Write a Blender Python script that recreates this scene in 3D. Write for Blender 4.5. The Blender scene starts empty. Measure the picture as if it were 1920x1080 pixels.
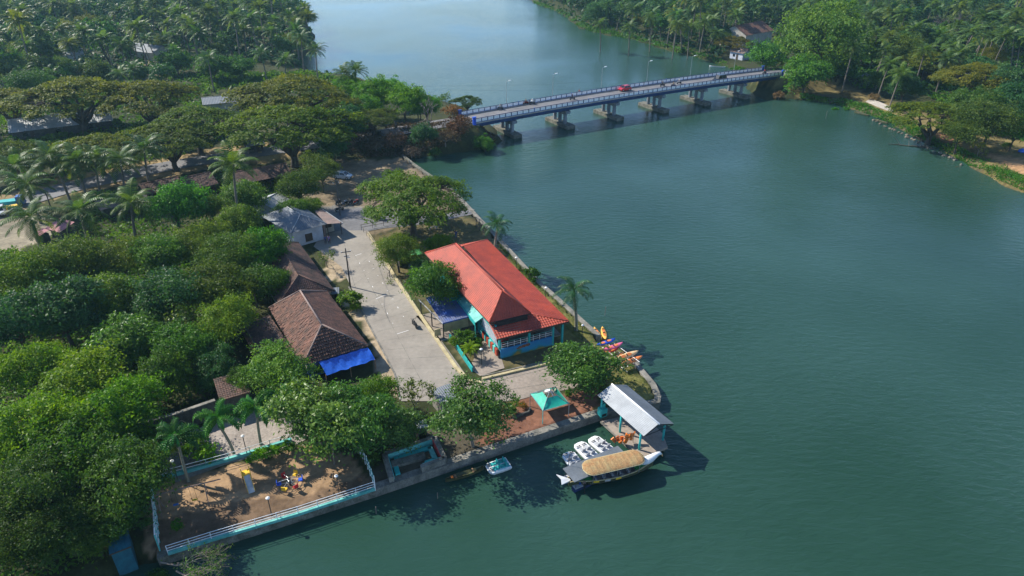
import bpy, bmesh, math, random
import numpy as np
from mathutils import Vector, Matrix
from mathutils.geometry import tessellate_polygon
import mathutils.noise as mnoise
PI = math.pi
R = math.radians
rnd = random.Random(7)
nrg = np.random.default_rng(7)
scene = bpy.context.scene
COL = scene.collection

# ------------------------------------------------------------------ camera, sky, sun, exposure
TILT, CAM_H, FOC = R(29.0), 52.0, 1280.0
cam_data = bpy.data.cameras.new('camera')
cam_data.lens, cam_data.sensor_width = 24.0, 36.0
cam_data.clip_start, cam_data.clip_end = 0.5, 8000
cam = bpy.data.objects.new('camera', cam_data)
cam.location = (0, 0, CAM_H)
cam.rotation_euler = (PI / 2 - TILT, 0, 0)
COL.objects.link(cam)
scene.camera = cam

SUN_EL, SUN_X, SUN_Y = R(40), -0.91, 0.415          # the sun stands to the left and a little ahead
world = bpy.data.worlds.new('World')
scene.world = world
world.use_nodes = True
wn = world.node_tree
sky = wn.nodes.new('ShaderNodeTexSky')
sky.sky_type = 'NISHITA'
sky.sun_disc = False
sky.sun_elevation = SUN_EL
sky.sun_rotation = math.atan2(SUN_X, SUN_Y)
sky.air_density, sky.dust_density, sky.ozone_density = 0.75, 0.0, 3.0
bg = wn.nodes['Background']
bg.inputs['Strength'].default_value = 0.12
wn.links.new(sky.outputs[0], bg.inputs['Color'])
sun_data = bpy.data.lights.new('sun', 'SUN')
sun_data.energy, sun_data.angle, sun_data.color = 4.2, R(0.5), (1.0, 0.93, 0.82)
sun = bpy.data.objects.new('sun', sun_data)
sun.location = (-200, 100, 200)
sun.rotation_euler = Vector((-SUN_X * math.cos(SUN_EL), -SUN_Y * math.cos(SUN_EL), -math.sin(SUN_EL))).to_track_quat('-Z', 'Y').to_euler()
COL.objects.link(sun)
vs = scene.view_settings
vs.view_transform, vs.look, vs.exposure, vs.gamma = 'Standard', 'None', 0.95, 1.0
vs.use_curve_mapping = False
scene.cycles.max_bounces = 6
scene.cycles.transparent_max_bounces = 6
scene.cycles.volume_bounces = 0
scene.cycles.volume_step_rate = 5

# ------------------------------------------------------------------ helpers
ct, st = math.cos(TILT), math.sin(TILT)
def G(px, py, z=1.0):
    """the point at height z that the photograph shows at pixel (px, py)"""
    x, y = (px - 960) / FOC, (540 - py) / FOC
    d = (x, ct + y * st, -st + y * ct)
    t = (z - CAM_H) / d[2]
    return Vector((d[0] * t, d[1] * t, z))
def depth(x, y, z):
    return y * ct - (z - CAM_H) * st
def PIX(x, y, z):
    f = y * ct - (z - CAM_H) * st
    u = y * st + (z - CAM_H) * ct
    return 960 + FOC * x / f, 540 - FOC * u / f

def tag(o, label=None, cat=None, group=None, kind=None):
    if label: o['label'] = label
    if cat: o['category'] = cat
    if group: o['group'] = group
    if kind: o['kind'] = kind
    return o
def thing(name, label, cat, loc=(0, 0, 0), rz=0, group=None):
    o = bpy.data.objects.new(name, None)
    o.empty_display_size = 0.3
    COL.objects.link(o)
    o.location = loc
    o.rotation_euler = (0, 0, rz)
    return tag(o, label, cat, group)
def link(name, me, parent=None, loc=None, rot=None, scale=None, color=None):
    o = bpy.data.objects.new(name, me)
    COL.objects.link(o)
    if parent: o.parent = parent
    if loc is not None: o.location = loc
    if rot is not None: o.rotation_euler = rot
    if scale is not None: o.scale = scale if hasattr(scale, '__len__') else (scale,) * 3
    if color is not None: o.color = tuple(color) + (1,)
    return o
KIDS = {}
def copy_tree(o, loc=None, rz=None, label=None, scale=None):
    """a copy of a thing with copies of its parts and sub-parts (mesh data shared)"""
    c = o.copy()
    COL.objects.link(c)
    for ch in list(o.children):
        d = ch.copy(); COL.objects.link(d); d.parent = c
        for g in list(ch.children):
            e = g.copy(); COL.objects.link(e); e.parent = d
    if loc is not None: c.location = loc
    if rz is not None: c.rotation_euler = (c.rotation_euler[0], c.rotation_euler[1], rz)
    if scale is not None: c.scale = (scale,) * 3
    if label: c['label'] = label
    return c

class MB:
    """collects shapes and links them as ONE mesh object"""
    def __init__(s): s.v, s.f = [], []
    def add(s, vs_, fs_):
        o = len(s.v)
        s.v += [tuple(p) for p in vs_]
        s.f += [tuple(o + i for i in f) for f in fs_]
        return s
    def box(s, x0, x1, y0, y1, z0, z1):
        return s.add([(x, y, z) for z in (z0, z1) for x, y in ((x0, y0), (x1, y0), (x1, y1), (x0, y1))],
                     [(0, 3, 2, 1), (4, 5, 6, 7), (0, 1, 5, 4), (1, 2, 6, 5), (2, 3, 7, 6), (3, 0, 4, 7)])
    def hexa(s, bot, top):
        n = len(bot)
        return s.add(list(bot) + list(top), [tuple(range(n))[::-1], tuple(range(n, 2 * n))] + [(i, (i + 1) % n, n + (i + 1) % n, n + i) for i in range(n)])
    def prism(s, poly, z0, z1):
        return s.hexa([(x, y, z0) for x, y in poly], [(x, y, z1) for x, y in poly])
    def bar(s, a, b, w, h=None, up=(0, 0, 1)):
        h = h or w
        a, b = Vector(a), Vector(b)
        d = (b - a).normalized()
        u = Vector(up)
        if abs(d.dot(u)) > 0.98: u = Vector((1, 0, 0))
        l = d.cross(u).normalized() * (w / 2)
        q = l.cross(d).normalized() * (h / 2)
        return s.hexa([a - l - q, a + l - q, a + l + q, a - l + q], [b - l - q, b + l - q, b + l + q, b - l + q])
    def tube(s, pts, rad, n=6, cap=True):
        pts = [Vector(p) for p in pts]
        rad = rad if hasattr(rad, '__len__') else [rad] * len(pts)
        vs_, fs_ = [], []
        ref = Vector((0.31, 0.87, 0.38))
        for i, p in enumerate(pts):
            d = (pts[min(i + 1, len(pts) - 1)] - pts[max(i - 1, 0)]).normalized()
            u = d.cross(ref).normalized(); w = d.cross(u)
            for k in range(n):
                a = 2 * PI * k / n
                vs_.append(p + (u * math.cos(a) + w * math.sin(a)) * rad[i])
        for i in range(len(pts) - 1):
            for k in range(n):
                fs_.append((i * n + k, i * n + (k + 1) % n, (i + 1) * n + (k + 1) % n, (i + 1) * n + k))
        if cap:
            fs_.append(tuple(range(n))[::-1]); fs_.append(tuple(range((len(pts) - 1) * n, len(pts) * n)))
        return s.add(vs_, fs_)
    def lathe(s, prof, n=10, c=(0, 0, 0), axis='z'):
        vs_, fs_ = [], []
        for r, z in prof:
            for k in range(n):
                a = 2 * PI * k / n
                p = (r * math.cos(a), r * math.sin(a), z)
                if axis == 'y': p = (p[0], p[2], p[1])
                if axis == 'x': p = (p[2], p[0], p[1])
                vs_.append((p[0] + c[0], p[1] + c[1], p[2] + c[2]))
        m = len(prof)
        for i in range(m - 1):
            for k in range(n):
                fs_.append((i * n + k, i * n + (k + 1) % n, (i + 1) * n + (k + 1) % n, (i + 1) * n + k))
        fs_.append(tuple(range(n))[::-1]); fs_.append(tuple(range((m - 1) * n, m * n)))
        return s.add(vs_, fs_)
    def ball(s, c, r, n=8, m=6):
        r = r if hasattr(r, '__len__') else (r, r, r)
        prof = [(max(1e-3, math.sin(PI * i / m)), -math.cos(PI * i / m)) for i in range(m + 1)]
        o = len(s.v)
        s.lathe(prof, n)
        for i in range(o, len(s.v)):
            x, y, z = s.v[i]
            s.v[i] = (c[0] + x * r[0], c[1] + y * r[1], c[2] + z * r[2])
        return s
    def mesh(s, name, m, smooth=False, fix=True):
        me = bpy.data.meshes.new(name)
        me.from_pydata(s.v, [], s.f)
        if fix:
            b = bmesh.new(); b.from_mesh(me)
            bmesh.ops.recalc_face_normals(b, faces=b.faces)
            b.to_mesh(me); b.free()
        if smooth:
            me.polygons.foreach_set('use_smooth', [True] * len(me.polygons))
        me.materials.append(m)
        return me
    def build(s, name, m, parent=None, smooth=False, loc=None, rot=None, fix=True):
        return link(name, s.mesh(name, m, smooth, fix), parent, loc, rot)

# ------------------------------------------------------------------ materials
def _nt(name):
    m = bpy.data.materials.new(name)
    m.use_nodes = True
    return m, m.node_tree, m.node_tree.nodes['Principled BSDF']
def mat(name, c, rough=0.7, var=0.25, scale=2.0, c2=None, bump=0.0, metal=0.0, spec=0.4, fine=0.0, coords='Object'):
    """a plain surface: two noise octaves of grain and wear over the base colour"""
    m, nt, p = _nt(name)
    N, L = nt.nodes, nt.links
    tc = N.new('ShaderNodeTexCoord')
    n1 = N.new('ShaderNodeTexNoise'); n1.inputs['Scale'].default_value = scale; n1.inputs['Detail'].default_value = 6; n1.inputs['Roughness'].default_value = 0.65
    L.new(tc.outputs[coords], n1.inputs['Vector'])
    cr = N.new('ShaderNodeValToRGB')
    c = tuple(c)
    d = tuple(c2) if c2 else tuple(x * (1 - var) for x in c)
    b = c if c2 else tuple(min(1, x * (1 + var * 0.6)) for x in c)
    cr.color_ramp.elements[0].position = 0.35; cr.color_ramp.elements[0].color = d + (1,)
    cr.color_ramp.elements[1].position = 0.65; cr.color_ramp.elements[1].color = b + (1,)
    L.new(n1.outputs['Fac'], cr.inputs[0])
    out = cr.outputs[0]
    if fine:
        n2 = N.new('ShaderNodeTexNoise'); n2.inputs['Scale'].default_value = scale * 9; n2.inputs['Detail'].default_value = 3
        L.new(tc.outputs[coords], n2.inputs['Vector'])
        mr = N.new('ShaderNodeMapRange'); mr.inputs[1].default_value = 0.3; mr.inputs[2].default_value = 0.7; mr.inputs[3].default_value = 1 - fine; mr.inputs[4].default_value = 1 + fine
        L.new(n2.outputs['Fac'], mr.inputs[0])
        mx = N.new('ShaderNodeMix'); mx.data_type = 'RGBA'; mx.blend_type = 'MULTIPLY'; mx.inputs[0].default_value = 1
        L.new(out, mx.inputs[6]); L.new(mr.outputs[0], mx.inputs[7])
        out = mx.outputs[2]
    L.new(out, p.inputs['Base Color'])
    p.inputs['Roughness'].default_value = rough
    p.inputs['Metallic'].default_value = metal
    p.inputs['Specular IOR Level'].default_value = spec
    if bump:
        bn = N.new('ShaderNodeBump'); bn.inputs['Strength'].default_value = bump; bn.inputs['Distance'].default_value = 0.05
        L.new(n1.outputs['Fac'], bn.inputs['Height']); L.new(bn.outputs[0], p.inputs['Normal'])
    return m
def leafmat(name, c1, c2, gloss=0.35, trans=0.3, rough=0.42):
    """leaf: face attribute 'tint' runs c1 -> c2, the object's own colour tints the tree, part of the light passes through"""
    m, nt, p = _nt(name)
    N, L = nt.nodes, nt.links
    at = N.new('ShaderNodeAttribute'); at.attribute_name = 'tint'
    mx = N.new('ShaderNodeMix'); mx.data_type = 'RGBA'
    mx.inputs[6].default_value = tuple(c1) + (1,); mx.inputs[7].default_value = tuple(c2) + (1,)
    L.new(at.outputs['Fac'], mx.inputs[0])
    oi = N.new('ShaderNodeObjectInfo')
    mu = N.new('ShaderNodeMix'); mu.data_type = 'RGBA'; mu.blend_type = 'MULTIPLY'; mu.inputs[0].default_value = 1
    L.new(mx.outputs[2], mu.inputs[6]); L.new(oi.outputs['Color'], mu.inputs[7])
    hs = N.new('ShaderNodeHueSaturation')
    mr = N.new('ShaderNodeMapRange'); mr.inputs[3].default_value = 0.488; mr.inputs[4].default_value = 0.512
    L.new(oi.outputs['Random'], mr.inputs[0]); L.new(mr.outputs[0], hs.inputs['Hue'])
    L.new(mu.outputs[2], hs.inputs['Color'])
    L.new(hs.outputs[0], p.inputs['Base Color'])
    p.inputs['Roughness'].default_value = rough
    p.inputs['Specular IOR Level'].default_value = gloss
    tr = N.new('ShaderNodeBsdfTranslucent')
    t2 = N.new('ShaderNodeMix'); t2.data_type = 'RGBA'; t2.blend_type = 'MULTIPLY'; t2.inputs[0].default_value = 1
    t2.inputs[7].default_value = (1.5, 1.45, 0.6, 1)
    L.new(hs.outputs[0], t2.inputs[6]); L.new(t2.outputs[2], tr.inputs['Color'])
    ms = N.new('ShaderNodeMixShader'); ms.inputs[0].default_value = trans
    L.new(p.outputs[0], ms.inputs[1]); L.new(tr.outputs[0], ms.inputs[2])
    L.new(ms.outputs[0], N['Material Output'].inputs['Surface'])
    return m

M = {
    'concrete': mat('concrete', (.36, .33, .29), .85, .3, .5, bump=.3, fine=.18),
    'old_concrete': mat('old_concrete', (.25, .235, .2), .9, .5, .7, c2=(.10, .10, .085), bump=.5, fine=.25),
    'mossy_concrete': mat('mossy_concrete', (.20, .19, .16), .9, .5, 1.1, c2=(.06, .065, .045), bump=.6, fine=.3),
    'road_concrete': mat('road_concrete', (.285, .26, .22), .85, .25, .22, c2=(.215, .195, .165), fine=.07),
    'plaza_concrete': mat('plaza_concrete', (.30, .25, .205), .85, .25, .3, c2=(.19, .165, .138), fine=.14),
    'pier_concrete': mat('pier_concrete', (.24, .26, .29), .85, .4, .6, c2=(.13, .145, .165), bump=.4, fine=.25),
    'asphalt': mat('asphalt', (.16, .16, .165), .8, .3, .25, c2=(.10, .10, .105), fine=.15),
    'deck_asphalt': mat('deck_asphalt', (.17, .17, .175), .8, .3, .3, c2=(.12, .12, .125), fine=.1),
    'white_paint': mat('white_paint', (.80, .81, .81), .5, .12, 3),
    'grey_paint': mat('grey_paint', (.40, .41, .42), .5, .2, 3),
    'teal_paint': mat('teal_paint', (.03, .42, .40), .5, .25, 1.5, c2=(.02, .30, .30), fine=.1),
    'pale_teal': mat('pale_teal', (.16, .50, .46), .6, .35, 1.2, c2=(.07, .33, .30), fine=.15),
    'green_paint': mat('green_paint', (.035, .25, .06), .5, .3, 2),
    'girder_blue': mat('girder_blue', (.014, .050, .18), .7, .4, .6, c2=(.010, .030, .10), fine=.2),
    'blue_paint': mat('blue_paint', (.025, .075, .30), .55, .3, 1.0, fine=.12),
    'shaded_teal': mat('shaded_teal', (.015, .13, .17), .7, .4, .8, c2=(.01, .075, .11), fine=.15),  # teal wall paint with the shade over the toilet block put in
    'deep_blue': mat('deep_blue', (.012, .03, .10), .7, .4, .6, fine=.15),
    'bright_blue': mat('bright_blue', (.02, .09, .55), .4, .2, 2),
    'yellow_paint': mat('yellow_paint', (.75, .48, .03), .45, .2, 3),
    'cream_paint': mat('cream_paint', (.50, .43, .25), .75, .3, 1.0, c2=(.33, .28, .16), fine=.12),
    'red_paint': mat('red_paint', (.42, .025, .03), .4, .2, 3),
    'faded_pink': mat('faded_pink', (.42, .17, .18), .7, .3, 1.5),
    'pink_paint': mat('pink_paint', (.62, .12, .25), .4, .2, 3),
    'orange_paint': mat('orange_paint', (.72, .19, .03), .45, .25, 3),
    'white_wall': mat('white_wall', (.52, .56, .63), .85, .2, .6, c2=(.38, .41, .46), fine=.08),
    'plaster': mat('plaster', (.55, .52, .45), .85, .3, .6, c2=(.33, .31, .27), fine=.1),
    'dark_stone': mat('dark_stone', (.10, .095, .085), .95, .5, 1.6, c2=(.045, .045, .04), bump=.7, fine=.35),
    'dark_wood': mat('dark_wood', (.07, .045, .03), .7, .4, 3),
    'wood': mat('wood', (.24, .15, .08), .75, .4, 3),
    'red_roof': mat('red_roof', (.41, .062, .030), .6, .22, .6, c2=(.27, .043, .026), fine=.16),
    'clay_tile': mat('clay_tile', (.185, .088, .060), .85, .5, .9, c2=(.070, .044, .034), fine=.5),
    'old_tile': mat('old_tile', (.145, .08, .060), .9, .5, .8, c2=(.055, .040, .033), fine=.5),
    'zinc': mat('zinc', (.15, .172, .195), .6, .22, .5, c2=(.105, .125, .145), metal=.1, fine=.1),
    'pale_sheet': mat('pale_sheet', (.36, .385, .40), .55, .15, .6, c2=(.26, .28, .295), fine=.06),
    'rust_sheet': mat('rust_sheet', (.26, .18, .15), .8, .5, .9, c2=(.15, .12, .11), fine=.2),
    'blue_sheet': mat('blue_sheet', (.022, .085, .36), .45, .4, .55, c2=(.12, .135, .19), fine=.15),
    'tarp': mat('tarp', (.025, .13, .62), .24, .25, 2.2, bump=1.0, spec=.8),
    'tent_cloth': mat('tent_cloth', (.01, .36, .26), .6, .18, 1.5, bump=.2),
    'black': mat('black', (.012, .012, .014), .45, .3, 3),
    'rubber': mat('rubber', (.018, .018, .018), .85, .3, 3),
    'dark_metal': mat('dark_metal', (.05, .052, .055), .5, .3, 3, metal=.4),
    'steel': mat('steel', (.45, .47, .48), .35, .2, 3, metal=.7),
    'window': mat('window', (.012, .016, .02), .08, .2, 1, spec=.6),
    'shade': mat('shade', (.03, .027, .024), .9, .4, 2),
    'car_red': mat('car_red', (.42, .012, .02), .22, .05, 2, spec=.6),
    'car_silver': mat('car_silver', (.50, .56, .62), .25, .05, 2, spec=.6, metal=.3),
    'car_dark': mat('car_dark', (.02, .025, .03), .25, .1, 2, spec=.6),
    'car_white': mat('car_white', (.42, .44, .47), .3, .05, 2, spec=.6),
    'light_lens': mat('light_lens', (.3, .3, .29), .15, .05, 3),
    'red_lens': mat('red_lens', (.35, .01, .01), .2, .1, 3),
    'globe': mat('globe', (.82, .82, .80), .3, .05, 3),
    'boat_white': mat('boat_white', (.72, .74, .75), .32, .1, 1.5, spec=.5, fine=.05),
    'boat_grey': mat('boat_grey', (.42, .44, .46), .5, .2, 2),
    'kayak_yellow': mat('kayak_yellow', (.72, .40, .06), .35, .15, 2, spec=.5),
    'kayak_orange': mat('kayak_orange', (.66, .20, .05), .35, .2, 2, spec=.5),
    'kayak_cream': mat('kayak_cream', (.70, .55, .30), .35, .2, 2, c2=(.62, .26, .09), spec=.5),
    'thatch': mat('thatch', (.29, .22, .105), .9, .3, .9, c2=(.29, .155, .065), bump=.5, fine=.3),
    'hull_dark': mat('hull_dark', (.075, .08, .035), .5, .4, 2, fine=.2),
    'hull_blue': mat('hull_blue', (.04, .13, .38), .45, .2, 2),
    'bark': mat('bark', (.085, .068, .05), .9, .4, 3, c2=(.045, .038, .03), bump=.6, coords='Object'),
    'pale_bark': mat('pale_bark', (.22, .19, .15), .9, .4, 3, c2=(.12, .10, .08), bump=.5),
    'palm_bark': mat('palm_bark', (.19, .165, .135), .9, .4, 4, c2=(.10, .088, .07), bump=.5),
    'royal_bark': mat('royal_bark', (.26, .25, .20), .8, .3, 3, c2=(.14, .15, .10)),
    'dead_wood': mat('dead_wood', (.26, .22, .185), .9, .3, 3, c2=(.15, .125, .10)),
    'skin': mat('skin', (.22, .11, .065), .6, .1, 6),
    'hair': mat('hair', (.012, .01, .009), .6, .2, 8),
    'rock': mat('rock', (.22, .19, .15), .95, .5, 1.5, c2=(.10, .085, .07), bump=.6, fine=.25),
    'soil': mat('soil', (.20, .13, .08), .95, .4, 1.2, c2=(.10, .075, .05), bump=.6, fine=.3),
    'paver': mat('paver', (.33, .29, .25), .9, .3, .5, c2=(.22, .19, .165), fine=.2),
}
LM = {
    'mango': leafmat('mango_leaf', (.030, .096, .012), (.115, .220, .018), .2, .40, .5),
    'airy': leafmat('feathery_leaf', (.052, .112, .012), (.155, .220, .020), .15, .40, .5),
    'bright': leafmat('bright_leaf', (.040, .140, .008), (.130, .260, .010), .18, .42, .5),
    'almond': leafmat('almond_leaf', (.034, .100, .020), (.120, .215, .036), .3, .36, .42),
    'rain': leafmat('rain_tree_leaf', (.044, .090, .011), (.130, .172, .016), .12, .42, .55),
    'blue': leafmat('bluish_leaf', (.024, .082, .026), (.076, .172, .042), .2, .36, .5),
    'dry': leafmat('dry_leaf', (.085, .062, .038), (.165, .125, .070), .06, .15, .6),
    'palm': leafmat('palm_leaf', (.024, .070, .016), (.125, .195, .038), .22, .36, .46),
    'royal': leafmat('royal_palm_leaf', (.016, .070, .022), (.038, .110, .026), .25, .28, .45),
    'grass': leafmat('grass_blade', (.046, .115, .014), (.120, .175, .026), .2, .35),
}

# ------------------------------------------------------------------ land, water, roads
def Gz(pts, z): return [tuple(G(x, y, z)[:2]) for x, y in pts]
W_, N_ = 1, 0
left_shore = [  # photo pixel of the water line, and whether the edge to the next point is walled
    (150, 1125, N_), (250, 1082, N_), (300, 1062, W_), (705, 932, W_), (1128, 788, W_), (1200, 775, W_), (1236, 768, W_), (1238, 755, W_),
    (1228, 732, W_), (1207, 707, W_), (1192, 688, N_), (1178, 668, N_), (1150, 645, N_), (1126, 640, W_), (1106, 622, W_), (1060, 580, W_),
    (1010, 535, W_), (960, 480, W_), (928, 445, W_), (903, 420, W_), (876, 390, W_), (850, 362, W_), (800, 330, W_), (775, 312, W_),
    (757, 297, N_), (800, 293, N_), (850, 286, N_), (925, 276, N_), (947, 264, N_), (938, 252, N_), (920, 236, N_), (893, 212, N_), (868, 200, N_), (840, 191, N_), (810, 181, N_),
    (760, 166, N_), (700, 152, N_), (650, 141, N_), (610, 137, N_), (578, 131, N_), (566, 112, N_), (592, 88, N_), (590, 62, N_),
    (560, 25, N_), (548, 0, N_), (535, -30, N_), (520, -60, N_), (480, -100, N_)]
right_shore = [
    (940, -60, N_), (965, -20, N_), (985, -3, N_), (1005, 8, N_), (1040, 20, N_), (1065, 35, N_), (1085, 52, N_), (1110, 60, N_), (1150, 68, N_), (1190, 75, N_),
    (1240, 92, N_), (1280, 102, N_), (1330, 115, N_), (1375, 133, N_), (1397, 146, N_), (1402, 166, N_), (1412, 182, N_), (1440, 188, N_), (1480, 186, N_), (1520, 189, N_), (1560, 195, N_),
    (1600, 205, N_), (1640, 220, N_), (1670, 232, N_), (1700, 250, N_), (1740, 268, N_), (1765, 282, N_), (1800, 303, N_), (1840, 324, N_),
    (1880, 346, N_), (1925, 364, N_), (2000, 400, N_), (2200, 480, N_)]
left_poly = [tuple(G(x, y, 0)[:2]) + (f,) for x, y, f in left_shore] + [(-420, 1700, 0), (-3000, 1700, 0), (-3000, -200, 0), (-55, -200, 0), (-50, 10, 0)]
right_poly = [tuple(G(x, y, 0)[:2]) + (f,) for x, y, f in right_shore] + [(420, 60, 0), (3000, 60, 0), (3000, 1700, 0), (200, 1700, 0)]

def sdist(X, Y, poly):
    """signed distance (positive inside) to a polygon and the flag of its nearest edge"""
    best = np.full(X.shape, 1e18); flag = np.zeros(X.shape, int); ins = np.zeros(X.shape, bool)
    n = len(poly)
    for i in range(n):
        x0, y0, f = poly[i]; x1, y1, _ = poly[(i + 1) % n]
        dx, dy = x1 - x0, y1 - y0
        t = np.clip(((X - x0) * dx + (Y - y0) * dy) / (dx * dx + dy * dy), 0, 1)
        d = (X - x0 - t * dx) ** 2 + (Y - y0 - t * dy) ** 2
        m = d < best
        best = np.where(m, d, best); flag = np.where(m, f, flag)
        c = ((y0 > Y) != (y1 > Y)) & (X < dx * (Y - y0) / (dy if abs(dy) > 1e-12 else 1e-12) + x0)
        ins ^= c
    return np.sqrt(best) * np.where(ins, 1, -1), flag
def fbm(X, Y, s, seed=0):
    """cheap smooth pseudo-noise from summed sines"""
    v = np.zeros_like(X); a = 1.0; r = np.random.default_rng(seed)
    for k in range(6):
        th = r.uniform(0, 2 * PI, 2); ph = r.uniform(0, 2 * PI, 2)
        v += a * np.sin((X * math.cos(th[0]) + Y * math.sin(th[0])) * s * 1.7 ** k + ph[0]) * np.sin((X * math.cos(th[1]) + Y * math.sin(th[1])) * s * 1.7 ** k + ph[1])
        a *= 0.62
    return v

# the bridge's axis: t metres along D from C0
BC = Vector((13.0, 187.2, 0)); BD = Vector((math.cos(R(30.2)), math.sin(R(30.2)), 0)); BN = Vector((BD.y, -BD.x, 0))
def deck_z(t): return 5.22 + 0.85 * (1 - ((t - 30) / 58) ** 2)
T0, T1 = -28.0, 83.0
road_px = [(-260, 470, 1), (-40, 402, 1), (60, 371, 1), (130, 349, 1), (250, 325, 1), (330, 307, 1.1), (420, 295, 1.4), (520, 280, 1.9), (640, 263, 2.8), (730, 248, 3.6), (810, 234, 4.4)]
main_road = [G(x, y, z + .15) for x, y, z in road_px] + [BC + BD * (T0 + 0.3) + Vector((0, 0, deck_z(T0)))]
end = BC + BD * (T1 - 0.3); end.z = deck_z(T1)
right_road = [end, end + BD * 14 + Vector((2, -2, -0.6)), end + BD * 32 + Vector((8, -9, -2.2)), end + BD * 60 + Vector((12, -16, -3.6)), end + BD * 120 + Vector((20, -30, -3.9))]
def embank(X, Y, Z, line, half=4.3):
    for a, b in zip(line[:-1], line[1:]):
        dx, dy = b.x - a.x, b.y - a.y
        t = np.clip(((X - a.x) * dx + (Y - a.y) * dy) / (dx * dx + dy * dy), 0, 1)
        e = np.sqrt((X - a.x - t * dx) ** 2 + (Y - a.y - t * dy) ** 2)
        zr = a.z + t * (b.z - a.z) - 0.14
        Z = np.maximum(Z, np.where(e < half, zr, zr - (e - half) * 0.62))
    return Z
def height(X, Y):
    X = np.asarray(X, float); Y = np.asarray(Y, float)
    dl, fl = sdist(X, Y, left_poly); dr, fr = sdist(X, Y, right_poly)
    m = dl > dr
    d = np.where(m, dl, dr); f = np.where(m, fl, fr)
    dn = d + np.where(f == 1, 0, 0.7 * fbm(X, Y, 0.35, 3))
    zn = np.clip(-0.15 + 0.5 * dn, -1.2, 1.0)
    zw = np.where(d > 0.55, 1.0, -1.2)
    Z = np.where(f == 1, zw, zn)
    E = embank(X, Y, np.full(X.shape, -9.0), main_road)
    E = embank(X, Y, E, right_road)
    # the land ends under the bridge in a slope at the abutments
    tt = (X - BC.x) * BD.x + (Y - BC.y) * BD.y
    E = np.where((tt > T0) & (tt < 40), E - (tt - T0) * 0.75, E)
    E = np.where((tt < T1) & (tt >= 40), E - (T1 - tt) * 0.75, E)
    Z = np.where(d > 0.2, np.maximum(Z, E), Z)
    far = np.clip((np.sqrt(X * X + Y * Y) - 300) / 900, 0, 1)
    Z = Z + np.where(d > 6, far * 14 * (0.6 + 0.4 * fbm(X, Y, 0.01, 5)), 0)
    return Z
def gz(x, y): return float(height(np.array([x]), np.array([y]))[0])

def inpoly(PX, PY, poly):
    ins = np.zeros(PX.shape, bool); n = len(poly)
    for i in range(n):
        x0, y0 = poly[i]; x1, y1 = poly[(i + 1) % n]
        ins ^= ((y0 > PY) != (y1 > PY)) & (PX < (x1 - x0) * (PY - y0) / ((y1 - y0) or 1e-9) + x0)
    return ins

ys = [8.0, 14, 20, 26, 31]
while ys[-1] < 1500: ys.append(ys[-1] + (0.0095 * ys[-1] if ys[-1] < 330 else 0.03 * ys[-1]))
ss = np.linspace(-1.35, 1.35, 400)
Yg, Sg = np.meshgrid(np.array(ys), ss, indexing='ij')
Xg = Sg * (Yg + 15)
Zg = height(Xg, Yg)
zones = [  # colour of the bare ground, some with tree shade mixed in, by where it lies (photo pixels of its outline)
    ((.17, .135, .055), [(1380, 130), (1560, 150), (1700, 200), (2300, 330), (2300, 520), (1900, 380), (1600, 220)]),
    ((.11, .095, .048), [(1500, 170), (1620, 190), (1700, 230), (1760, 270), (1850, 300), (1840, 330), (1640, 225), (1500, 192)]),  # overgrown stony bank, the dark shadow under its trees put into the colour
    ((.40, .235, .115), [(1846, 287), (1925, 300), (2050, 340), (2050, 372), (1915, 327), (1880, 309)]),
    ((.33, .17, .095), [(1752, 246), (1782, 252), (1792, 266), (1756, 268)]),
    ((.18, .14, .088), [(560, 330), (610, 300), (700, 300), (760, 296), (830, 345), (880, 390), (700, 440), (600, 420), (575, 390)]),  # sandy parking lot, darkened to carry the shadow of the trees
    ((.18, .175, .16), [(575, 390), (640, 385), (760, 395), (720, 425), (600, 450)]),
    ((.115, .098, .045), [(690, 445), (860, 400), (905, 420), (975, 480), (1110, 610), (1200, 690), (1230, 735), (1200, 740), (1090, 690), (940, 690), (870, 690), (780, 560)]),
    ((.175, .165, .05), [(930, 455), (1110, 615), (1180, 670), (1100, 690), (1040, 620)]),
    ((.19, .18, .055), [(1130, 690), (1200, 690), (1236, 735), (1230, 770), (1150, 760)]),
    ((.36, .285, .19), [(600, 460), (650, 470), (650, 525), (615, 525)]),
    ((.36, .285, .19), [(655, 565), (690, 580), (745, 690), (745, 740), (715, 740), (690, 640)]),
    ((.185, .088, .055), [(880, 830), (950, 750), (1000, 745), (1120, 735), (1130, 780), (1000, 820), (950, 850)]),
    ((.16, .14, .05), [(1085, 790), (1120, 765), (1135, 782), (960, 845), (900, 862), (900, 850), (1000, 815)]),
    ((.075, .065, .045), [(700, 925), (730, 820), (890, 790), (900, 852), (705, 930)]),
    ((.30, .20, .115), [(270, 960), (300, 905), (520, 850), (560, 838), (660, 850), (705, 900), (705, 930), (300, 1045), (270, 1030)]),  # playground sand, toned down to carry some tree shade
    ((.15, .10, .062), [(280, 985), (420, 940), (560, 925), (700, 890), (705, 930), (300, 1045)]),  # dark soil, with the playground trees' shade put into its brown
    ((.24, .21, .15), [(-40, 410), (60, 380), (110, 440), (40, 470), (-60, 480)]),
    ((.30, .22, .11), [(-60, 380), (130, 330), (420, 276), (560, 262), (560, 300), (420, 312), (130, 364), (-60, 420)]),
    ((.24, .20, .13), [(260, 120), (310, 105), (310, 150), (270, 152)]),
]
base_a, base_b = np.array((.026, .034, .013)), np.array((.055, .062, .022))
nz = fbm(Xg, Yg, 0.16, 11); nz2 = fbm(Xg, Yg, 0.9, 12)
mixv = np.clip(0.5 + 0.35 * nz + 0.2 * nz2, 0, 1)[..., None]
colg = base_a * (1 - mixv) + base_b * mixv
PXg, PYg = PIX(Xg, Yg, np.maximum(Zg, 0.3))
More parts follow.
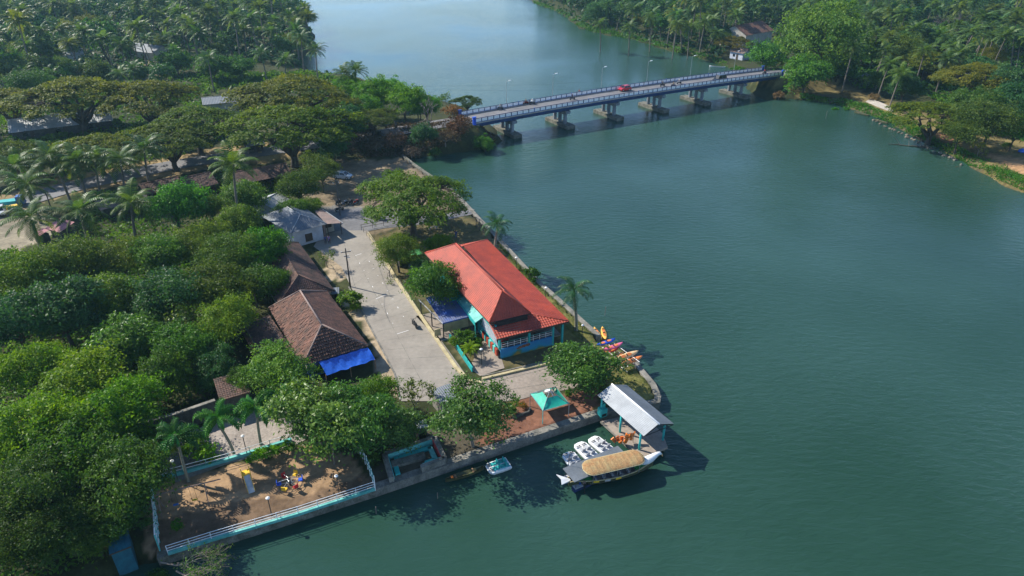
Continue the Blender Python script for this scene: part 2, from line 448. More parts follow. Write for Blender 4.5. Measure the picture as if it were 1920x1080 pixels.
jx = PXg + (6 * nz2 + 4 * nz) * 60 / (Yg + 10) * 1.6; jy = PYg + (4 * fbm(Xg, Yg, .8, 13)) * 60 / (Yg + 10) * 1.4
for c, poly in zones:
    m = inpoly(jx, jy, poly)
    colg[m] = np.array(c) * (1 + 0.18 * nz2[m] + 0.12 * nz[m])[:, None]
wet = (Zg < 0.28)
colg[wet] *= 0.55
ny, nx = Xg.shape
me = bpy.data.meshes.new('ground')
idx = np.arange(ny * nx).reshape(ny, nx)
quads = np.stack([idx[:-1, :-1], idx[:-1, 1:], idx[1:, 1:], idx[1:, :-1]], -1).reshape(-1, 4)
keep = (np.maximum.reduce([Zg.ravel()[quads[:, k]] for k in range(4)]) > -1.15)
quads = quads[keep]
def npmesh(me, verts, faces):
    """fast mesh from arrays; faces is (n, k)"""
    n, k = faces.shape
    me.vertices.add(len(verts)); me.vertices.foreach_set('co', np.ascontiguousarray(verts, np.float32).ravel())
    me.loops.add(n * k); me.loops.foreach_set('vertex_index', np.ascontiguousarray(faces, np.int32).ravel())
    me.polygons.add(n); me.polygons.foreach_set('loop_start', np.arange(0, n * k, k, dtype=np.int32))
    me.update(calc_edges=True)
    return me
npmesh(me, np.stack([Xg, Yg, Zg], -1).reshape(-1, 3), quads)
ca = me.color_attributes.new('cover', 'FLOAT_COLOR', 'POINT')
ca.data.foreach_set('color', np.concatenate([np.clip(colg, 0.005, 1), np.ones((ny, nx, 1))], -1).reshape(-1).astype(np.float32))
me.polygons.foreach_set('use_smooth', [True] * len(me.polygons))
gm, gnt, gp = _nt('ground_cover')
a = gnt.nodes.new('ShaderNodeAttribute'); a.attribute_name = 'cover'
tc = gnt.nodes.new('ShaderNodeTexCoord')
nn = gnt.nodes.new('ShaderNodeTexNoise'); nn.inputs['Scale'].default_value = 1.3; nn.inputs['Detail'].default_value = 8; nn.inputs['Roughness'].default_value = .7
gnt.links.new(tc.outputs['Object'], nn.inputs['Vector'])
mr = gnt.nodes.new('ShaderNodeMapRange'); mr.inputs[1].default_value = .3; mr.inputs[2].default_value = .7; mr.inputs[3].default_value = .62; mr.inputs[4].default_value = 1.3
gnt.links.new(nn.outputs['Fac'], mr.inputs[0])
mx = gnt.nodes.new('ShaderNodeMix'); mx.data_type = 'RGBA'; mx.blend_type = 'MULTIPLY'; mx.inputs[0].default_value = 1
gnt.links.new(a.outputs['Color'], mx.inputs[6]); gnt.links.new(mr.outputs[0], mx.inputs[7])
gnt.links.new(mx.outputs[2], gp.inputs['Base Color'])
gp.inputs['Roughness'].default_value = .95; gp.inputs['Specular IOR Level'].default_value = .15
bn = gnt.nodes.new('ShaderNodeBump'); bn.inputs['Strength'].default_value = .5; bn.inputs['Distance'].default_value = .15
gnt.links.new(nn.outputs['Fac'], bn.inputs['Height']); gnt.links.new(bn.outputs[0], gp.inputs['Normal'])
me.materials.append(gm)
tag(link('ground', me), kind='structure')

# water: murky green body under a rippled surface
wm, wnt, wp = _nt('river_water')
N, L = wnt.nodes, wnt.links
tc = N.new('ShaderNodeTexCoord')
mp = N.new('ShaderNodeMapping'); mp.inputs['Rotation'].default_value = (0, 0, R(35)); mp.inputs['Scale'].default_value = (1, 2.6, 1)
L.new(tc.outputs['Object'], mp.inputs['Vector'])
w1 = N.new('ShaderNodeTexNoise'); w1.inputs['Scale'].default_value = .55; w1.inputs['Detail'].default_value = 5; w1.inputs['Roughness'].default_value = .62; w1.inputs['Distortion'].default_value = .4
L.new(mp.outputs[0], w1.inputs['Vector'])
w2 = N.new('ShaderNodeTexNoise'); w2.inputs['Scale'].default_value = .016; w2.inputs['Detail'].default_value = 4
L.new(tc.outputs['Object'], w2.inputs['Vector'])
pat = N.new('ShaderNodeMapRange'); pat.inputs[1].default_value = .35; pat.inputs[2].default_value = .65; pat.inputs[3].default_value = .12; pat.inputs[4].default_value = .50
L.new(w2.outputs['Fac'], pat.inputs[0])
bn = N.new('ShaderNodeBump'); bn.inputs['Distance'].default_value = .5
L.new(w1.outputs['Fac'], bn.inputs['Height']); L.new(pat.outputs[0], bn.inputs['Strength'])
L.new(bn.outputs[0], wp.inputs['Normal'])
cr = N.new('ShaderNodeValToRGB')
cr.color_ramp.elements[0].position = .35; cr.color_ramp.elements[0].color = (.014, .046, .029, 1)
cr.color_ramp.elements[1].position = .68; cr.color_ramp.elements[1].color = (.024, .066, .050, 1)
w3 = N.new('ShaderNodeTexNoise'); w3.inputs['Scale'].default_value = .03; w3.inputs['Detail'].default_value = 5
L.new(tc.outputs['Object'], w3.inputs['Vector']); L.new(w3.outputs['Fac'], cr.inputs[0])
L.new(cr.outputs[0], wp.inputs['Base Color'])
wp.inputs['Roughness'].default_value = .14; wp.inputs['IOR'].default_value = 1.333; wp.inputs['Specular IOR Level'].default_value = .5
me = bpy.data.meshes.new('river_water')
me.from_pydata([(-2300, -150, 0), (2300, -150, 0), (2300, 1650, 0), (-2300, 1650, 0)], [], [(0, 1, 2, 3)])
me.materials.append(wm)
tag(link('river_water', me), kind='structure')

# the afternoon haze over the river, one closed box of thin air around everything
hm = bpy.data.materials.new('haze')
hm.use_nodes = True
hm.node_tree.nodes.remove(hm.node_tree.nodes['Principled BSDF'])
pv = hm.node_tree.nodes.new('ShaderNodeVolumePrincipled')
pv.inputs['Color'].default_value = (.42, .78, 1.0, 1); pv.inputs['Density'].default_value = .00013; pv.inputs['Anisotropy'].default_value = .25
hm.node_tree.links.new(pv.outputs[0], hm.node_tree.nodes['Material Output'].inputs['Volume'])
tag(MB().box(-2400, 2400, -250, 1750, -4, 54).build('haze', hm), kind='stuff')

def sheet(name, m, pts, z, kind='structure', **kw):
    """a flat sheet over a world outline"""
    vs_ = [Vector((p[0], p[1], z)) for p in pts]
    me = bpy.data.meshes.new(name)
    tri = tessellate_polygon([vs_])
    me.from_pydata([tuple(v) for v in vs_], [], [tuple(t) for t in tri])
    b = bmesh.new(); b.from_mesh(me)
    for f in b.faces:
        f.normal_update()
        if f.normal.z < 0: f.normal_flip()
    b.to_mesh(me); b.free()
    me.materials.append(m)
    return tag(link(name, me), kind=kind, **kw)
def ribbon(name, m, line, half, dz=0.0, step=2.0):
    """a road along a 3-D line"""
    pts = []
    for a, b in zip(line[:-1], line[1:]):
        n = max(1, int((b - a).length / step))
        pts += [a.lerp(b, i / n) for i in range(n)]
    pts.append(line[-1])
    for _ in range(8):
        pts = [pts[0]] + [(pts[i - 1] + pts[i] * 2 + pts[i + 1]) / 4 for i in range(1, len(pts) - 1)] + [pts[-1]]
    v, f = [], []
    for i, p in enumerate(pts):
        d = pts[min(i + 1, len(pts) - 1)] - pts[max(0, i - 1)]
        n = Vector((d.y, -d.x, 0)).normalized()
        v += [p + n * half + Vector((0, 0, dz)), p - n * half + Vector((0, 0, dz))]
        if i: f.append((2 * i - 2, 2 * i, 2 * i + 1, 2 * i - 1))
    return MB().add(v, f).build(name, m), pts
ro, main_pts = ribbon('road', M['asphalt'], main_road, 3.6); tag(ro, kind='structure')
ro, right_pts = ribbon('road', M['asphalt'], right_road, 3.6); tag(ro, kind='structure')
lane = [(588, 462), (602, 440), (640, 432), (690, 432), (702, 452), (742, 514), (792, 590), (843, 660), (876, 706), (862, 742), (815, 752), (752, 752), (741, 700), (722, 664), (700, 622), (676, 572), (657, 536), (640, 500)]
sheet('road', M['road_concrete'], Gz(lane, 1.06), 1.06)
plaza = [(878, 712), (900, 713), (1005, 690), (1048, 678), (1085, 688), (1100, 715), (1075, 728), (1000, 742), (965, 752), (935, 752), (905, 760), (850, 760), (815, 756), (862, 744)]
sheet('pavement', M['plaza_concrete'], Gz(plaza, 1.05), 1.05)
sheet('pavement', M['paver'], Gz([(300, 880), (330, 905), (420, 872), (560, 832), (610, 800), (560, 755), (500, 760), (420, 785), (300, 830)], 1.05), 1.05)
sheet('pavement', M['plaza_concrete'], Gz([(905, 640), (925, 620), (946, 690), (900, 705), (880, 690)], 1.045), 1.045)
sheet('road', M['asphalt'], Gz([(604, 436), (640, 392), (690, 390), (800, 405), (890, 392), (884, 402), (800, 420), (720, 428), (690, 433), (650, 438)], 1.04), 1.04)

# joints between the cast slabs of the lane and the forecourt
jb = MB()
def joint(a, b, w=.05):
    a, b = G(*a, 1.0), G(*b, 1.0)
    d = (b - a).normalized() * (w / 2); n = Vector((-d.y, d.x, 0))
    jb.add([Vector((p.x, p.y, 1.0655)) for p in (a - n, b - n, b + n, a + n)], [(0, 1, 2, 3)])
for k in range(11):
    f = (k + .5) / 11
    l0 = (645 + f * 100, 510 + f * 190) ; r0 = (703 + f * 165, 456 + f * 246)
    joint((l0[0] + 4, l0[1]), (r0[0] - 3, r0[1]))
joint((660, 470), (806, 745)); joint((756, 700), (862, 742)); joint((905, 722), (1040, 688)); joint((900, 740), (1075, 712)); joint((940, 706), (962, 750)); joint((1000, 694), (1030, 736))
tag(jb.build('slab_joints', M['old_concrete']), kind='structure')

# white court lines on the lane, built as thin sheets
mk = MB()
def dash(a, b, w=0.07):
    a, b = G(*a, 1.0), G(*b, 1.0)
    d = (b - a).normalized() * (w / 2); n = Vector((-d.y, d.x, 0))
    mk.add([Vector((p.x, p.y, 1.066)) for p in (a - n, b - n, b + n, a + n)], [(0, 1, 2, 3)])
dash((705, 561), (724, 553)); dash((744, 627), (766, 620)); dash((666, 480), (678, 476))
for c0, c1, n in (((690, 487), (764, 606), 8), ((672, 490), (744, 620), 8)):
    a, b = G(*c0, 1), G(*c1, 1)
    for k in range(n):
        p = a.lerp(b, (k + .3) / n); d = (b - a).normalized() * (.10 if k % 3 else .22); n_ = Vector((-d.y, d.x, 0)).normalized() * .035
        if k % 4 == 1: d, n_ = n_ * 4, d * .25
        mk.add([Vector((q.x, q.y, 1.067)) for q in (p - d - n_, p + d - n_, p + d + n_, p - d + n_)], [(0, 1, 2, 3)])
tag(mk.build('road_markings', M['white_paint']), kind='structure')

# walls and kerbs that hold the banks
def wall_run(name, m, pts, w, z0, z1, label, cat, inset=0.0, group=None, top=None):
    """a wall of one straight block per stretch, mitred at the corners, on the left hand side of the line"""
    P2 = [Vector((p[0], p[1])) for p in pts]
    inn = []
    for i, p in enumerate(P2):
        d0 = (P2[i] - P2[i - 1]).normalized() if i else None
        d1 = (P2[i + 1] - P2[i]).normalized() if i < len(P2) - 1 else None
        n0 = Vector((-d0.y, d0.x)) if d0 else None; n1 = Vector((-d1.y, d1.x)) if d1 else None
        n = ((n0 or n1) + (n1 or n0))
        n = n / max(.3, n.length_squared) * 2
        inn.append(p + n * w)
    o = thing(name, label, cat, (P2[0].x, P2[0].y, 0), group=group)
    org = P2[0]
    for i in range(len(P2) - 1):
        ln = (P2[i + 1] - P2[i]).length
        k = max(1, round(ln / 4.2))
        for j in range(k):
            a, b = P2[i].lerp(P2[i + 1], j / k), P2[i].lerp(P2[i + 1], (j + 1) / k)
            c, d = inn[i].lerp(inn[i + 1], (j + 1) / k), inn[i].lerp(inn[i + 1], j / k)
            zz = z1 + rnd.uniform(-.015, .015)
            q = [(p.x - org.x, p.y - org.y) for p in (a, b, c, d)]
            MB().prism(q, z0, zz).build('wall_block', m, o)
            if top:
                MB().prism(q, zz + .002, zz + .08).build('coping', top, o)
    return o
wp_ = lambda i0, i1: [G(x, y, 0)[:2] for x, y, _ in left_shore[i0:i1]]
wall_run('retaining_wall', M['mossy_concrete'], wp_(2, 4), .8, -1.2, 1.02, 'dark river wall under the white railing of the playground', 'wall')
wall_run('retaining_wall', M['old_concrete'], wp_(3, 5), .9, -1.2, 1.06, 'long weathered concrete river wall between playground railing and boat jetty', 'wall')
wall_run('retaining_wall', M['old_concrete'], wp_(4, 11), .75, -1.2, 1.1, 'curved concrete river wall wrapping the grass beside the white boat shed', 'wall')
wall_run('retaining_wall', M['mossy_concrete'], wp_(21, 25), .75, -1.2, 1.06, 'stained river wall around the dirt parking lot below the bridge road', 'wall')
wall_run('retaining_wall', M['old_concrete'], wp_(13, 22), .75, -1.2, 1.08, 'long concrete river wall running behind the red roofed building', 'wall')
kerb = [(905, 418 + 300), (880, 713), (858, 690), (800, 606), (745, 524), (706, 458), (692, 438)]
wall_run('kerb', M['cream_paint'], [G(x, y, 1)[:2] for x, y in kerb][::-1], -.42, .9, 1.30, 'pale yellow kerb wall along the lane beside the blue roofed shelter', 'kerb')
wall_run('kerb', M['cream_paint'], [G(x, y, 1)[:2] for x, y in ((1044, 681), (905, 714))][::-1], .38, .9, 1.28, 'pale yellow kerb wall in front of the red roofed building', 'kerb')
wall_run('kerb', M['old_concrete'], [G(x, y, 1)[:2] for x, y in ((1046, 675), (905, 707))][::-1], .2, .9, 1.18, 'thin dark drain kerb below the painted balcony wall', 'kerb')
wall_run('kerb', M['old_concrete'], [G(x, y, 1)[:2] for x, y in ((655, 538), (700, 622), (741, 700), (752, 750))], -.2, .9, 1.12, 'low grey kerb on the tile house side of the lane', 'kerb')

# ------------------------------------------------------------------ the bridge
br = thing('road_bridge', 'blue and white concrete road bridge on six piers crossing the river', 'bridge', (BC.x, BC.y, 0), R(30.2))
HW = 4.2
ts = [T0 + (T1 - T0) * i / 30 for i in range(31)]
def along(mb, y0, y1, h0, h1, t_list=ts):
    for a, b in zip(t_list[:-1], t_list[1:]):
        za, zb = deck_z(a), deck_z(b)
        mb.hexa([(a, y0, za + h0), (b, y0, zb + h0), (b, y1, zb + h0), (a, y1, za + h0)], [(a, y0, za + h1), (b, y0, zb + h1), (b, y1, zb + h1), (a, y1, za + h1)])
    return mb
# local y: +y is the far side, -y the near side
along(MB(), -HW + .55, HW - .55, -.16, 0.0).build('carriageway', M['deck_asphalt'], br)
for s in (-1, 1):
    along(MB(), *sorted((s * (HW - .548), s * HW)), -.2, .14).build('footway_kerb', M['concrete'], br)
along(MB(), -HW - .004, HW + .004, -.46, -.204).build('deck_slab', M['girder_blue'], br)
for y in (-2.9, -1.0, 1.0, 2.9):
    along(MB(), y - .28, y + .28, -1.35, -.464).build('girder', M['girder_blue'], br)
for s in (-1, 1):
    y = s * (HW - .14)
    along(MB(), y - .09, y + .09, 1.00, 1.13).build('hand_rail', M['deep_blue'], br)
    along(MB(), y - .10, y + .10, .142, .24).build('rail_plinth', M['blue_paint'], br)
    npan = 64
    dtp = (T1 - T0) / npan
    for k in range(npan + 1):
        t = T0 + dtp * k; z = deck_z(t)
        MB().box(t - .09, t + .09, y - .11, y + .11, z + .242, z + 1.0 if k % 10 else z + 1.22).build('rail_post', M['deep_blue'] if k % 10 else M['blue_paint'], br)
        if k < npan:
            za, zb = deck_z(t + .1), deck_z(t + dtp - .1)
            a, b = t + .095, t + dtp - .095
            MB().hexa([(a, y - .045, za + .245), (b, y - .045, zb + .245), (b, y + .045, zb + .245), (a, y + .045, za + .245)],
                      [(a, y - .045, za + .92), (b, y - .045, zb + .92), (b, y + .045, zb + .92), (a, y + .045, za + .92)]).build('rail_panel', M['white_paint'], br)
    for t in (T0 - .3, T1 + .3):
        z = deck_z(t)
        MB().box(t - .4, t + .4, y - .22, y + .22, z - .6, z + 1.45).box(t - .5, t + .5, y - .32, y + .32, z + 1.45, z + 1.58).build('end_pillar', M['bright_blue'] if s < 0 else M['blue_paint'], br)
for k in range(6):
    t = -16.5 + 16.75 * k; zc = deck_z(t) - 1.37
    MB().box(t - .75, t + .75, -3.9, 3.9, zc - .75, zc).hexa([(t - .75, -3.0, zc - 1.05), (t + .75, -3.0, zc - 1.05), (t + .75, 3.0, zc - 1.05), (t - .75, 3.0, zc - 1.05)], [(t - .748, -3.9, zc - .752), (t + .748, -3.9, zc - .752), (t + .748, 3.9, zc - .752), (t - .748, 3.9, zc - .752)]).build('pier_cap', M['pier_concrete'], br)
    for y in (-2.5, 0, 2.5):
        MB().lathe([(.52, .9), (.50, zc - 1.05)], 12, (t, y, 0)).build('pier_column', M['pier_concrete'], br)
    MB().box(t - 1.25, t + 1.25, -5.6, 5.6, -1.0, .92).build('pier_footing', M['mossy_concrete'], br)
for t in (T0 + .4, T1 - .4):
    z = deck_z(t) - .47
    MB().box(t - .6, t + .6, -HW, HW, z - 3.6, z).build('abutment', M['old_concrete'], br)
# lamp posts along the far rail
lamp_bits = None
for k, (t, lab) in enumerate(((-14.3, 'street lamp on the bridge nearest its left end'), (.4, 'second street lamp from the left end of the bridge'), (17.1, 'street lamp on the bridge just left of the red car'),
                              (33.9, 'street lamp on the bridge between the red car and the dark van'), (51.2, 'street lamp on the bridge behind the dark van'), (70, 'street lamp nearest the right end of the bridge'))):
    p = BC + BD * t - BN * (HW + .06)
    o = thing('street_lamp', lab, 'street lamp', (p.x, p.y, deck_z(t) - .3), R(30.2), 'street lamps on the bridge')
    if lamp_bits is None:
        a = MB().tube([(0, 0, 0), (0, 0, 3), (0, 0, 6.9)], [.07, .055, .04], 8).mesh('pole', M['steel'])
        b = MB().tube([(0, 0, 6.85), (.12, 0, 7.1), (.9, 0, 7.25)], .04, 6).mesh('arm', M['steel'])
        c = MB().hexa([(.7, -.12, 7.2), (1.5, -.12, 7.24), (1.5, .12, 7.24), (.7, .12, 7.2)], [(.75, -.1, 7.34), (1.45, -.08, 7.36), (1.45, .08, 7.36), (.75, .1, 7.34)]).mesh('lamp_head', M['white_paint'])
        d = MB().box(-.16, .16, -.13, .13, .02, .5).mesh('base', M['deep_blue'])
        lamp_bits = (('pole', a), ('arm', b), ('lamp_head', c), ('base', d))
    for n, m_ in lamp_bits: link(n, m_, o)

# ------------------------------------------------------------------ roofs
def roof_slope(A, B, C, D, pitch=.25, amp=.03, row=.36, step=.02, jit=0.0):
    """a profiled roof slope: A-B the eave, D-C the ridge; ribs run up the slope, courses step across it"""
    A, B, C, D = map(Vector, (A, B, C, D))
    e = B - A; Ln = e.length; e = e / Ln
    s1, s2 = (D - A).dot(e), (C - A).dot(e)
    v = (D - A) - e * s1
    n = e.cross(v).normalized()
    if n.z < 0: n = -n
    S = v.length
    rows = max(1, round(S / row))
    cols = max(1, round(Ln / pitch)); pt = Ln / cols
    prof = ((0, 0), (.25, .8), (.5, 1), (.75, .8))
    sv = [(pt * (c + f), h * amp, c) for c in range(cols) for f, h in prof] + [(Ln, 0, cols)]
    def tm(s):
        t = 1.0
        if s1 > 1e-3 and s < s1: t = min(t, s / s1)
        if Ln - s2 > 1e-3 and s > s2: t = min(t, (Ln - s) / (Ln - s2))
        return max(0, t)
    V, F = [], []
    for j in range(rows):
        t0, t1 = j / rows, (j + 1) / rows
        jj = [rnd.uniform(-jit, jit) for _ in range(cols + 1)]
        prev = None
        for s, h, c in sv:
            m_ = tm(s)
            if m_ <= t0 + 1e-4: prev = None if prev is None else None; continue
            ta, tb = t0, min(t1, m_)
            # slide the rib along the skewed end where the slope leans over
            o = len(V)
            V.append(A + e * s + v * ta + n * (h + step + jj[c])); V.append(A + e * s + v * tb + n * (h + jj[c] * .5))
            if prev is not None: F.append((prev, o, o + 1, prev + 1))
            prev = o
    return MB().add(V, F)
def cap(mb, a, b, r=.13):
    return mb.tube([Vector(a) + Vector((0, 0, .03)), (Vector(a) + Vector(b)) / 2 + Vector((0, 0, .03)), Vector(b) + Vector((0, 0, .03))], r, 6)
def fascia(mb, a, b, h=.18):
    a, b = Vector(a), Vector(b)
    return mb.bar(a - Vector((0, 0, h * .6)), b - Vector((0, 0, h * .6)), .05, h)

# ---- the red roofed building
rb = thing('restaurant', 'turquoise building with a big two tier red tiled roof beside the river', 'building', (-1.69, 72.3, 1.0), R(24.5))
rbi = Matrix.Rotation(-R(24.5), 3, 'Z')
def rbl(px, py, z):
    v = rbi @ (G(px, py, z + 1.0) - Vector((-1.69, 72.3, 1.0)))
    return (v.x, v.y, z)
NL, NR, FL_ = rbl(918, 605, 4.95), rbl(995, 587, 4.95), rbl(797, 475, 4.95)
R0, R1 = rbl(942, 545, 8.0), rbl(855, 457, 8.0)
FR_ = (FL_[0] + NR[0] - NL[0], FL_[1] + .1, 4.95)
for q in ((NL, NR, R0, R0), (NR, FR_, R1, R0), (FR_, FL_, R1, R1), (FL_, NL, R0, R1)):
    roof_slope(*q, pitch=.36, amp=.055, row=.42, step=.035).build('roof_slope', M['red_roof'], rb, fix=False)
for a, b in ((R0, R1), (NL, R0), (NR, R0), (FL_, R1), (FR_, R1)): cap(MB(), a, b, .12).build('ridge_cap', M['red_roof'], rb, True)
for a, b in ((NL, NR), (NR, FR_), (FL_, NL), (FR_, FL_)): fascia(MB(), a, b).build('fascia', M['dark_wood'], rb)
LA, LB, LC, LD = (-.25, 0, 3.55), (10.15, 0, 3.55), (4.9, 3.0, 4.6), (-.4, 3.0, 4.6)
FA, FB, FC, FD = (10.15, 28, 3.55), (-.6, 28, 3.55), (-1.0, 25.2, 4.6), (4.8, 25.2, 4.6)
roof_slope(LA, LB, LC, LD, .36, .055, .42, .035).build('veranda_roof', M['red_roof'], rb, fix=False)
roof_slope(LB, FA, FD, LC, .36, .055, .42, .035).build('veranda_roof', M['red_roof'], rb, fix=False)
roof_slope(FA, FB, FC, FD, .36, .055, .42, .035).build('veranda_roof', M['red_roof'], rb, fix=False)
for a, b in ((LB, LC), (FA, FD)): cap(MB(), a, b, .1).build('ridge_cap', M['red_roof'], rb, True)
for a, b in ((LA, LB), (LB, FA), (FA, FB)): fascia(MB(), a, b).build('fascia', M['dark_wood'], rb)
MB().box(.3, .5, 1.8, 25, 0, 4.4).build('side_wall', M['teal_paint'], rb)
MB().box(4.5, 4.7, 3.3, 24, 1.32, 4.4).build('inner_wall', M['teal_paint'], rb)
MB().box(.502, 4.698, 3.3, 3.5, 1.32, 4.4).build('inner_wall', M['teal_paint'], rb)
MB().box(.3, 9.5, 24.9, 25.1, 0, 3.4).build('rear_wall', M['teal_paint'], rb)
MB().box(.502, 4.9, 1.75, 1.9, 4.05, 4.9).build('gable_wall', M['shade'], rb)  # fills the dark gap below the upper roof, shade put into its colour
MB().box(.502, 9.4, .75, 24.8, 1.1, 1.3).build('terrace_floor', M['old_concrete'], rb)
mur, mnt, mp_ = _nt('mural_paint')
tcn = mnt.nodes.new('ShaderNodeTexCoord'); n1 = mnt.nodes.new('ShaderNodeTexNoise'); n1.inputs['Scale'].default_value = .55; n1.inputs['Detail'].default_value = 3
mnt.links.new(tcn.outputs['Object'], n1.inputs['Vector'])
sx = mnt.nodes.new('ShaderNodeSeparateXYZ'); mnt.links.new(tcn.outputs['Object'], sx.inputs[0])
ma = mnt.nodes.new('ShaderNodeMath'); ma.operation = 'MULTIPLY_ADD'; ma.inputs[1].default_value = -.42; mnt.links.new(sx.outputs['Z'], ma.inputs[0]); mnt.links.new(n1.outputs['Fac'], ma.inputs[2])
cr_ = mnt.nodes.new('ShaderNodeValToRGB'); el = cr_.color_ramp.elements
el[0].position = .0; el[0].color = (.02, .19, .42, 1); el[1].position = .60; el[1].color = (.45, .25, .04, 1)
for p_, c_ in ((.30, (.02, .25, .44)), (.42, (.05, .20, .14)), (.50, (.30, .22, .05))):
    x = el.new(p_); x.color = c_ + (1,)
mnt.links.new(ma.outputs[0], cr_.inputs[0]); mnt.links.new(cr_.outputs[0], mp_.inputs['Base Color']); mp_.inputs['Roughness'].default_value = .7
MB().box(.502, 8.0, .55, .75, 0, 1.45).build('mural_wall', mur, rb)
# the painted reddish shape in the middle of the wall
q = MB()
for cx, cz, rx, rz in ((3.3, 1.05, .34, .20), (3.8, 1.12, .36, .24), (4.35, 1.16, .40, .22), (2.95, .98, .22, .12)):
    q.prism([(cx + rx * math.cos(a * .5236), cz + rz * math.sin(a * .5236)) for a in range(12)], .0, .006 + .002 * len(q.v) / 24)
for i, (x, y, z) in enumerate(q.v): q.v[i] = (x, .548 - z, y)
q.build('painted_motif', mat('motif_paint', (.36, .13, .07), .7, .6, 5, c2=(.05, .03, .02)), rb)
for u0, z0_ in ((.62, 1.302),):
    pass
for k in range(9):
    u = .62 + .92 * k
    MB().box(u - .025, u + .025, .62, .67, 1.455, 2.35).build('railing_post', M['white_paint'], rb)
for z in (1.75, 2.05, 2.35): MB().box(.6, 8.0, .625, .665, z, z + .045).build('railing_bar', M['pale_teal'] if z > 2.2 else M['white_paint'], rb)
for u in (.42, 4.6, 8.1, 9.5): MB().box(u - .13, u + .13, .5, .76, 1.46 if u < 8.05 else 0, 3.55).build('column', M['teal_paint'], rb)
for v in (6, 11, 16, 21): MB().box(9.35, 9.6, v - .13, v + .13, 0, 3.5).build('column', M['teal_paint'], rb)
MB().box(.52, 4.6, 3.1, 3.29, 2.1, 2.75).build('sign_band', M['pale_teal'], rb)
MB().box(5.2, 7.8, 3.2, 3.28, 1.32, 3.4).build('dark_opening', M['shade'], rb)
# left flank: stair screen, sloping sunshade, red windows
lat = MB()
for k in range(30):
    v0 = .5 + k * .16
    lat.bar((.18, v0, 1.9), (.18, v0 + 1.4, 3.6), .035, .03).bar((.22, v0 + 1.4, 1.9), (.22, v0, 3.6), .035, .03)
lat.build('lattice_screen', M['white_paint'], rb)
MB().box(.14, .26, .45, 6.8, 1.8, 1.88).build('lattice_rail', M['teal_paint'], rb)
MB().box(.14, .26, .45, 6.8, 3.6, 3.68).build('lattice_rail', M['teal_paint'], rb)
for k in range(8):
    MB().box(.05, .298, .9 + k * .72, 1.45 + k * .72, .35, 1.35 - .04 * (k % 2)).build('wall_panel', M['pale_teal'] if k % 2 else M['red_roof'], rb)
MB().hexa([(-1.0, 5.6, 2.95), (.28, 5.6, 3.6), (.28, 12.2, 3.6), (-1.0, 12.2, 2.95)], [(-1.0, 5.6, 3.05), (.28, 5.6, 3.7), (.28, 12.2, 3.7), (-1.0, 12.2, 3.05)]).build('sunshade', M['pale_teal'], rb)
MB().box(-1.05, -.95, 5.55, 12.25, 2.6, 3.1).build('sunshade_valance', M['teal_paint'], rb)
for v in (5.7, 12.0): MB().box(-.98, -.86, v - .06, v + .06, 0, 2.6).build('sunshade_post', M['teal_paint'], rb)
MB().box(-1.7, .298, 12.6, 23, .0, 3.0).build('annex_wall', M['teal_paint'], rb)
ca_ = Vector((-1.69, 72.3, 1.0))
for u, v, m_, lab in ((1.2, 1.5, 'red_paint', 'red plastic chair on the terrace nearest its left corner'), (2.0, 2.2, 'red_paint', 'red plastic chair behind the railing beside the corner chair'), (5.9, 1.6, 'dark_wood', 'brown chair behind the terrace railing')):
    c = math.cos(R(24.5)); s = math.sin(R(24.5))
    o = thing('chair', lab, 'chair', (-1.69 + u * c - v * s, 72.3 + u * s + v * c, 2.302), R(24.5 + 20), 'chairs on the terrace')
    MB().box(-.22, .22, -.22, .22, .40, .45).build('seat', M[m_], o)
    MB().box(-.22, .22, .18, .23, .452, .88).build('backrest', M[m_], o)
    for sx_ in (-.2, .2):
        for sy in (-.2, .2): MB().box(sx_ - .02, sx_ + .02, sy - .02, sy + .02, 0, .398).build('leg', M[m_], o)

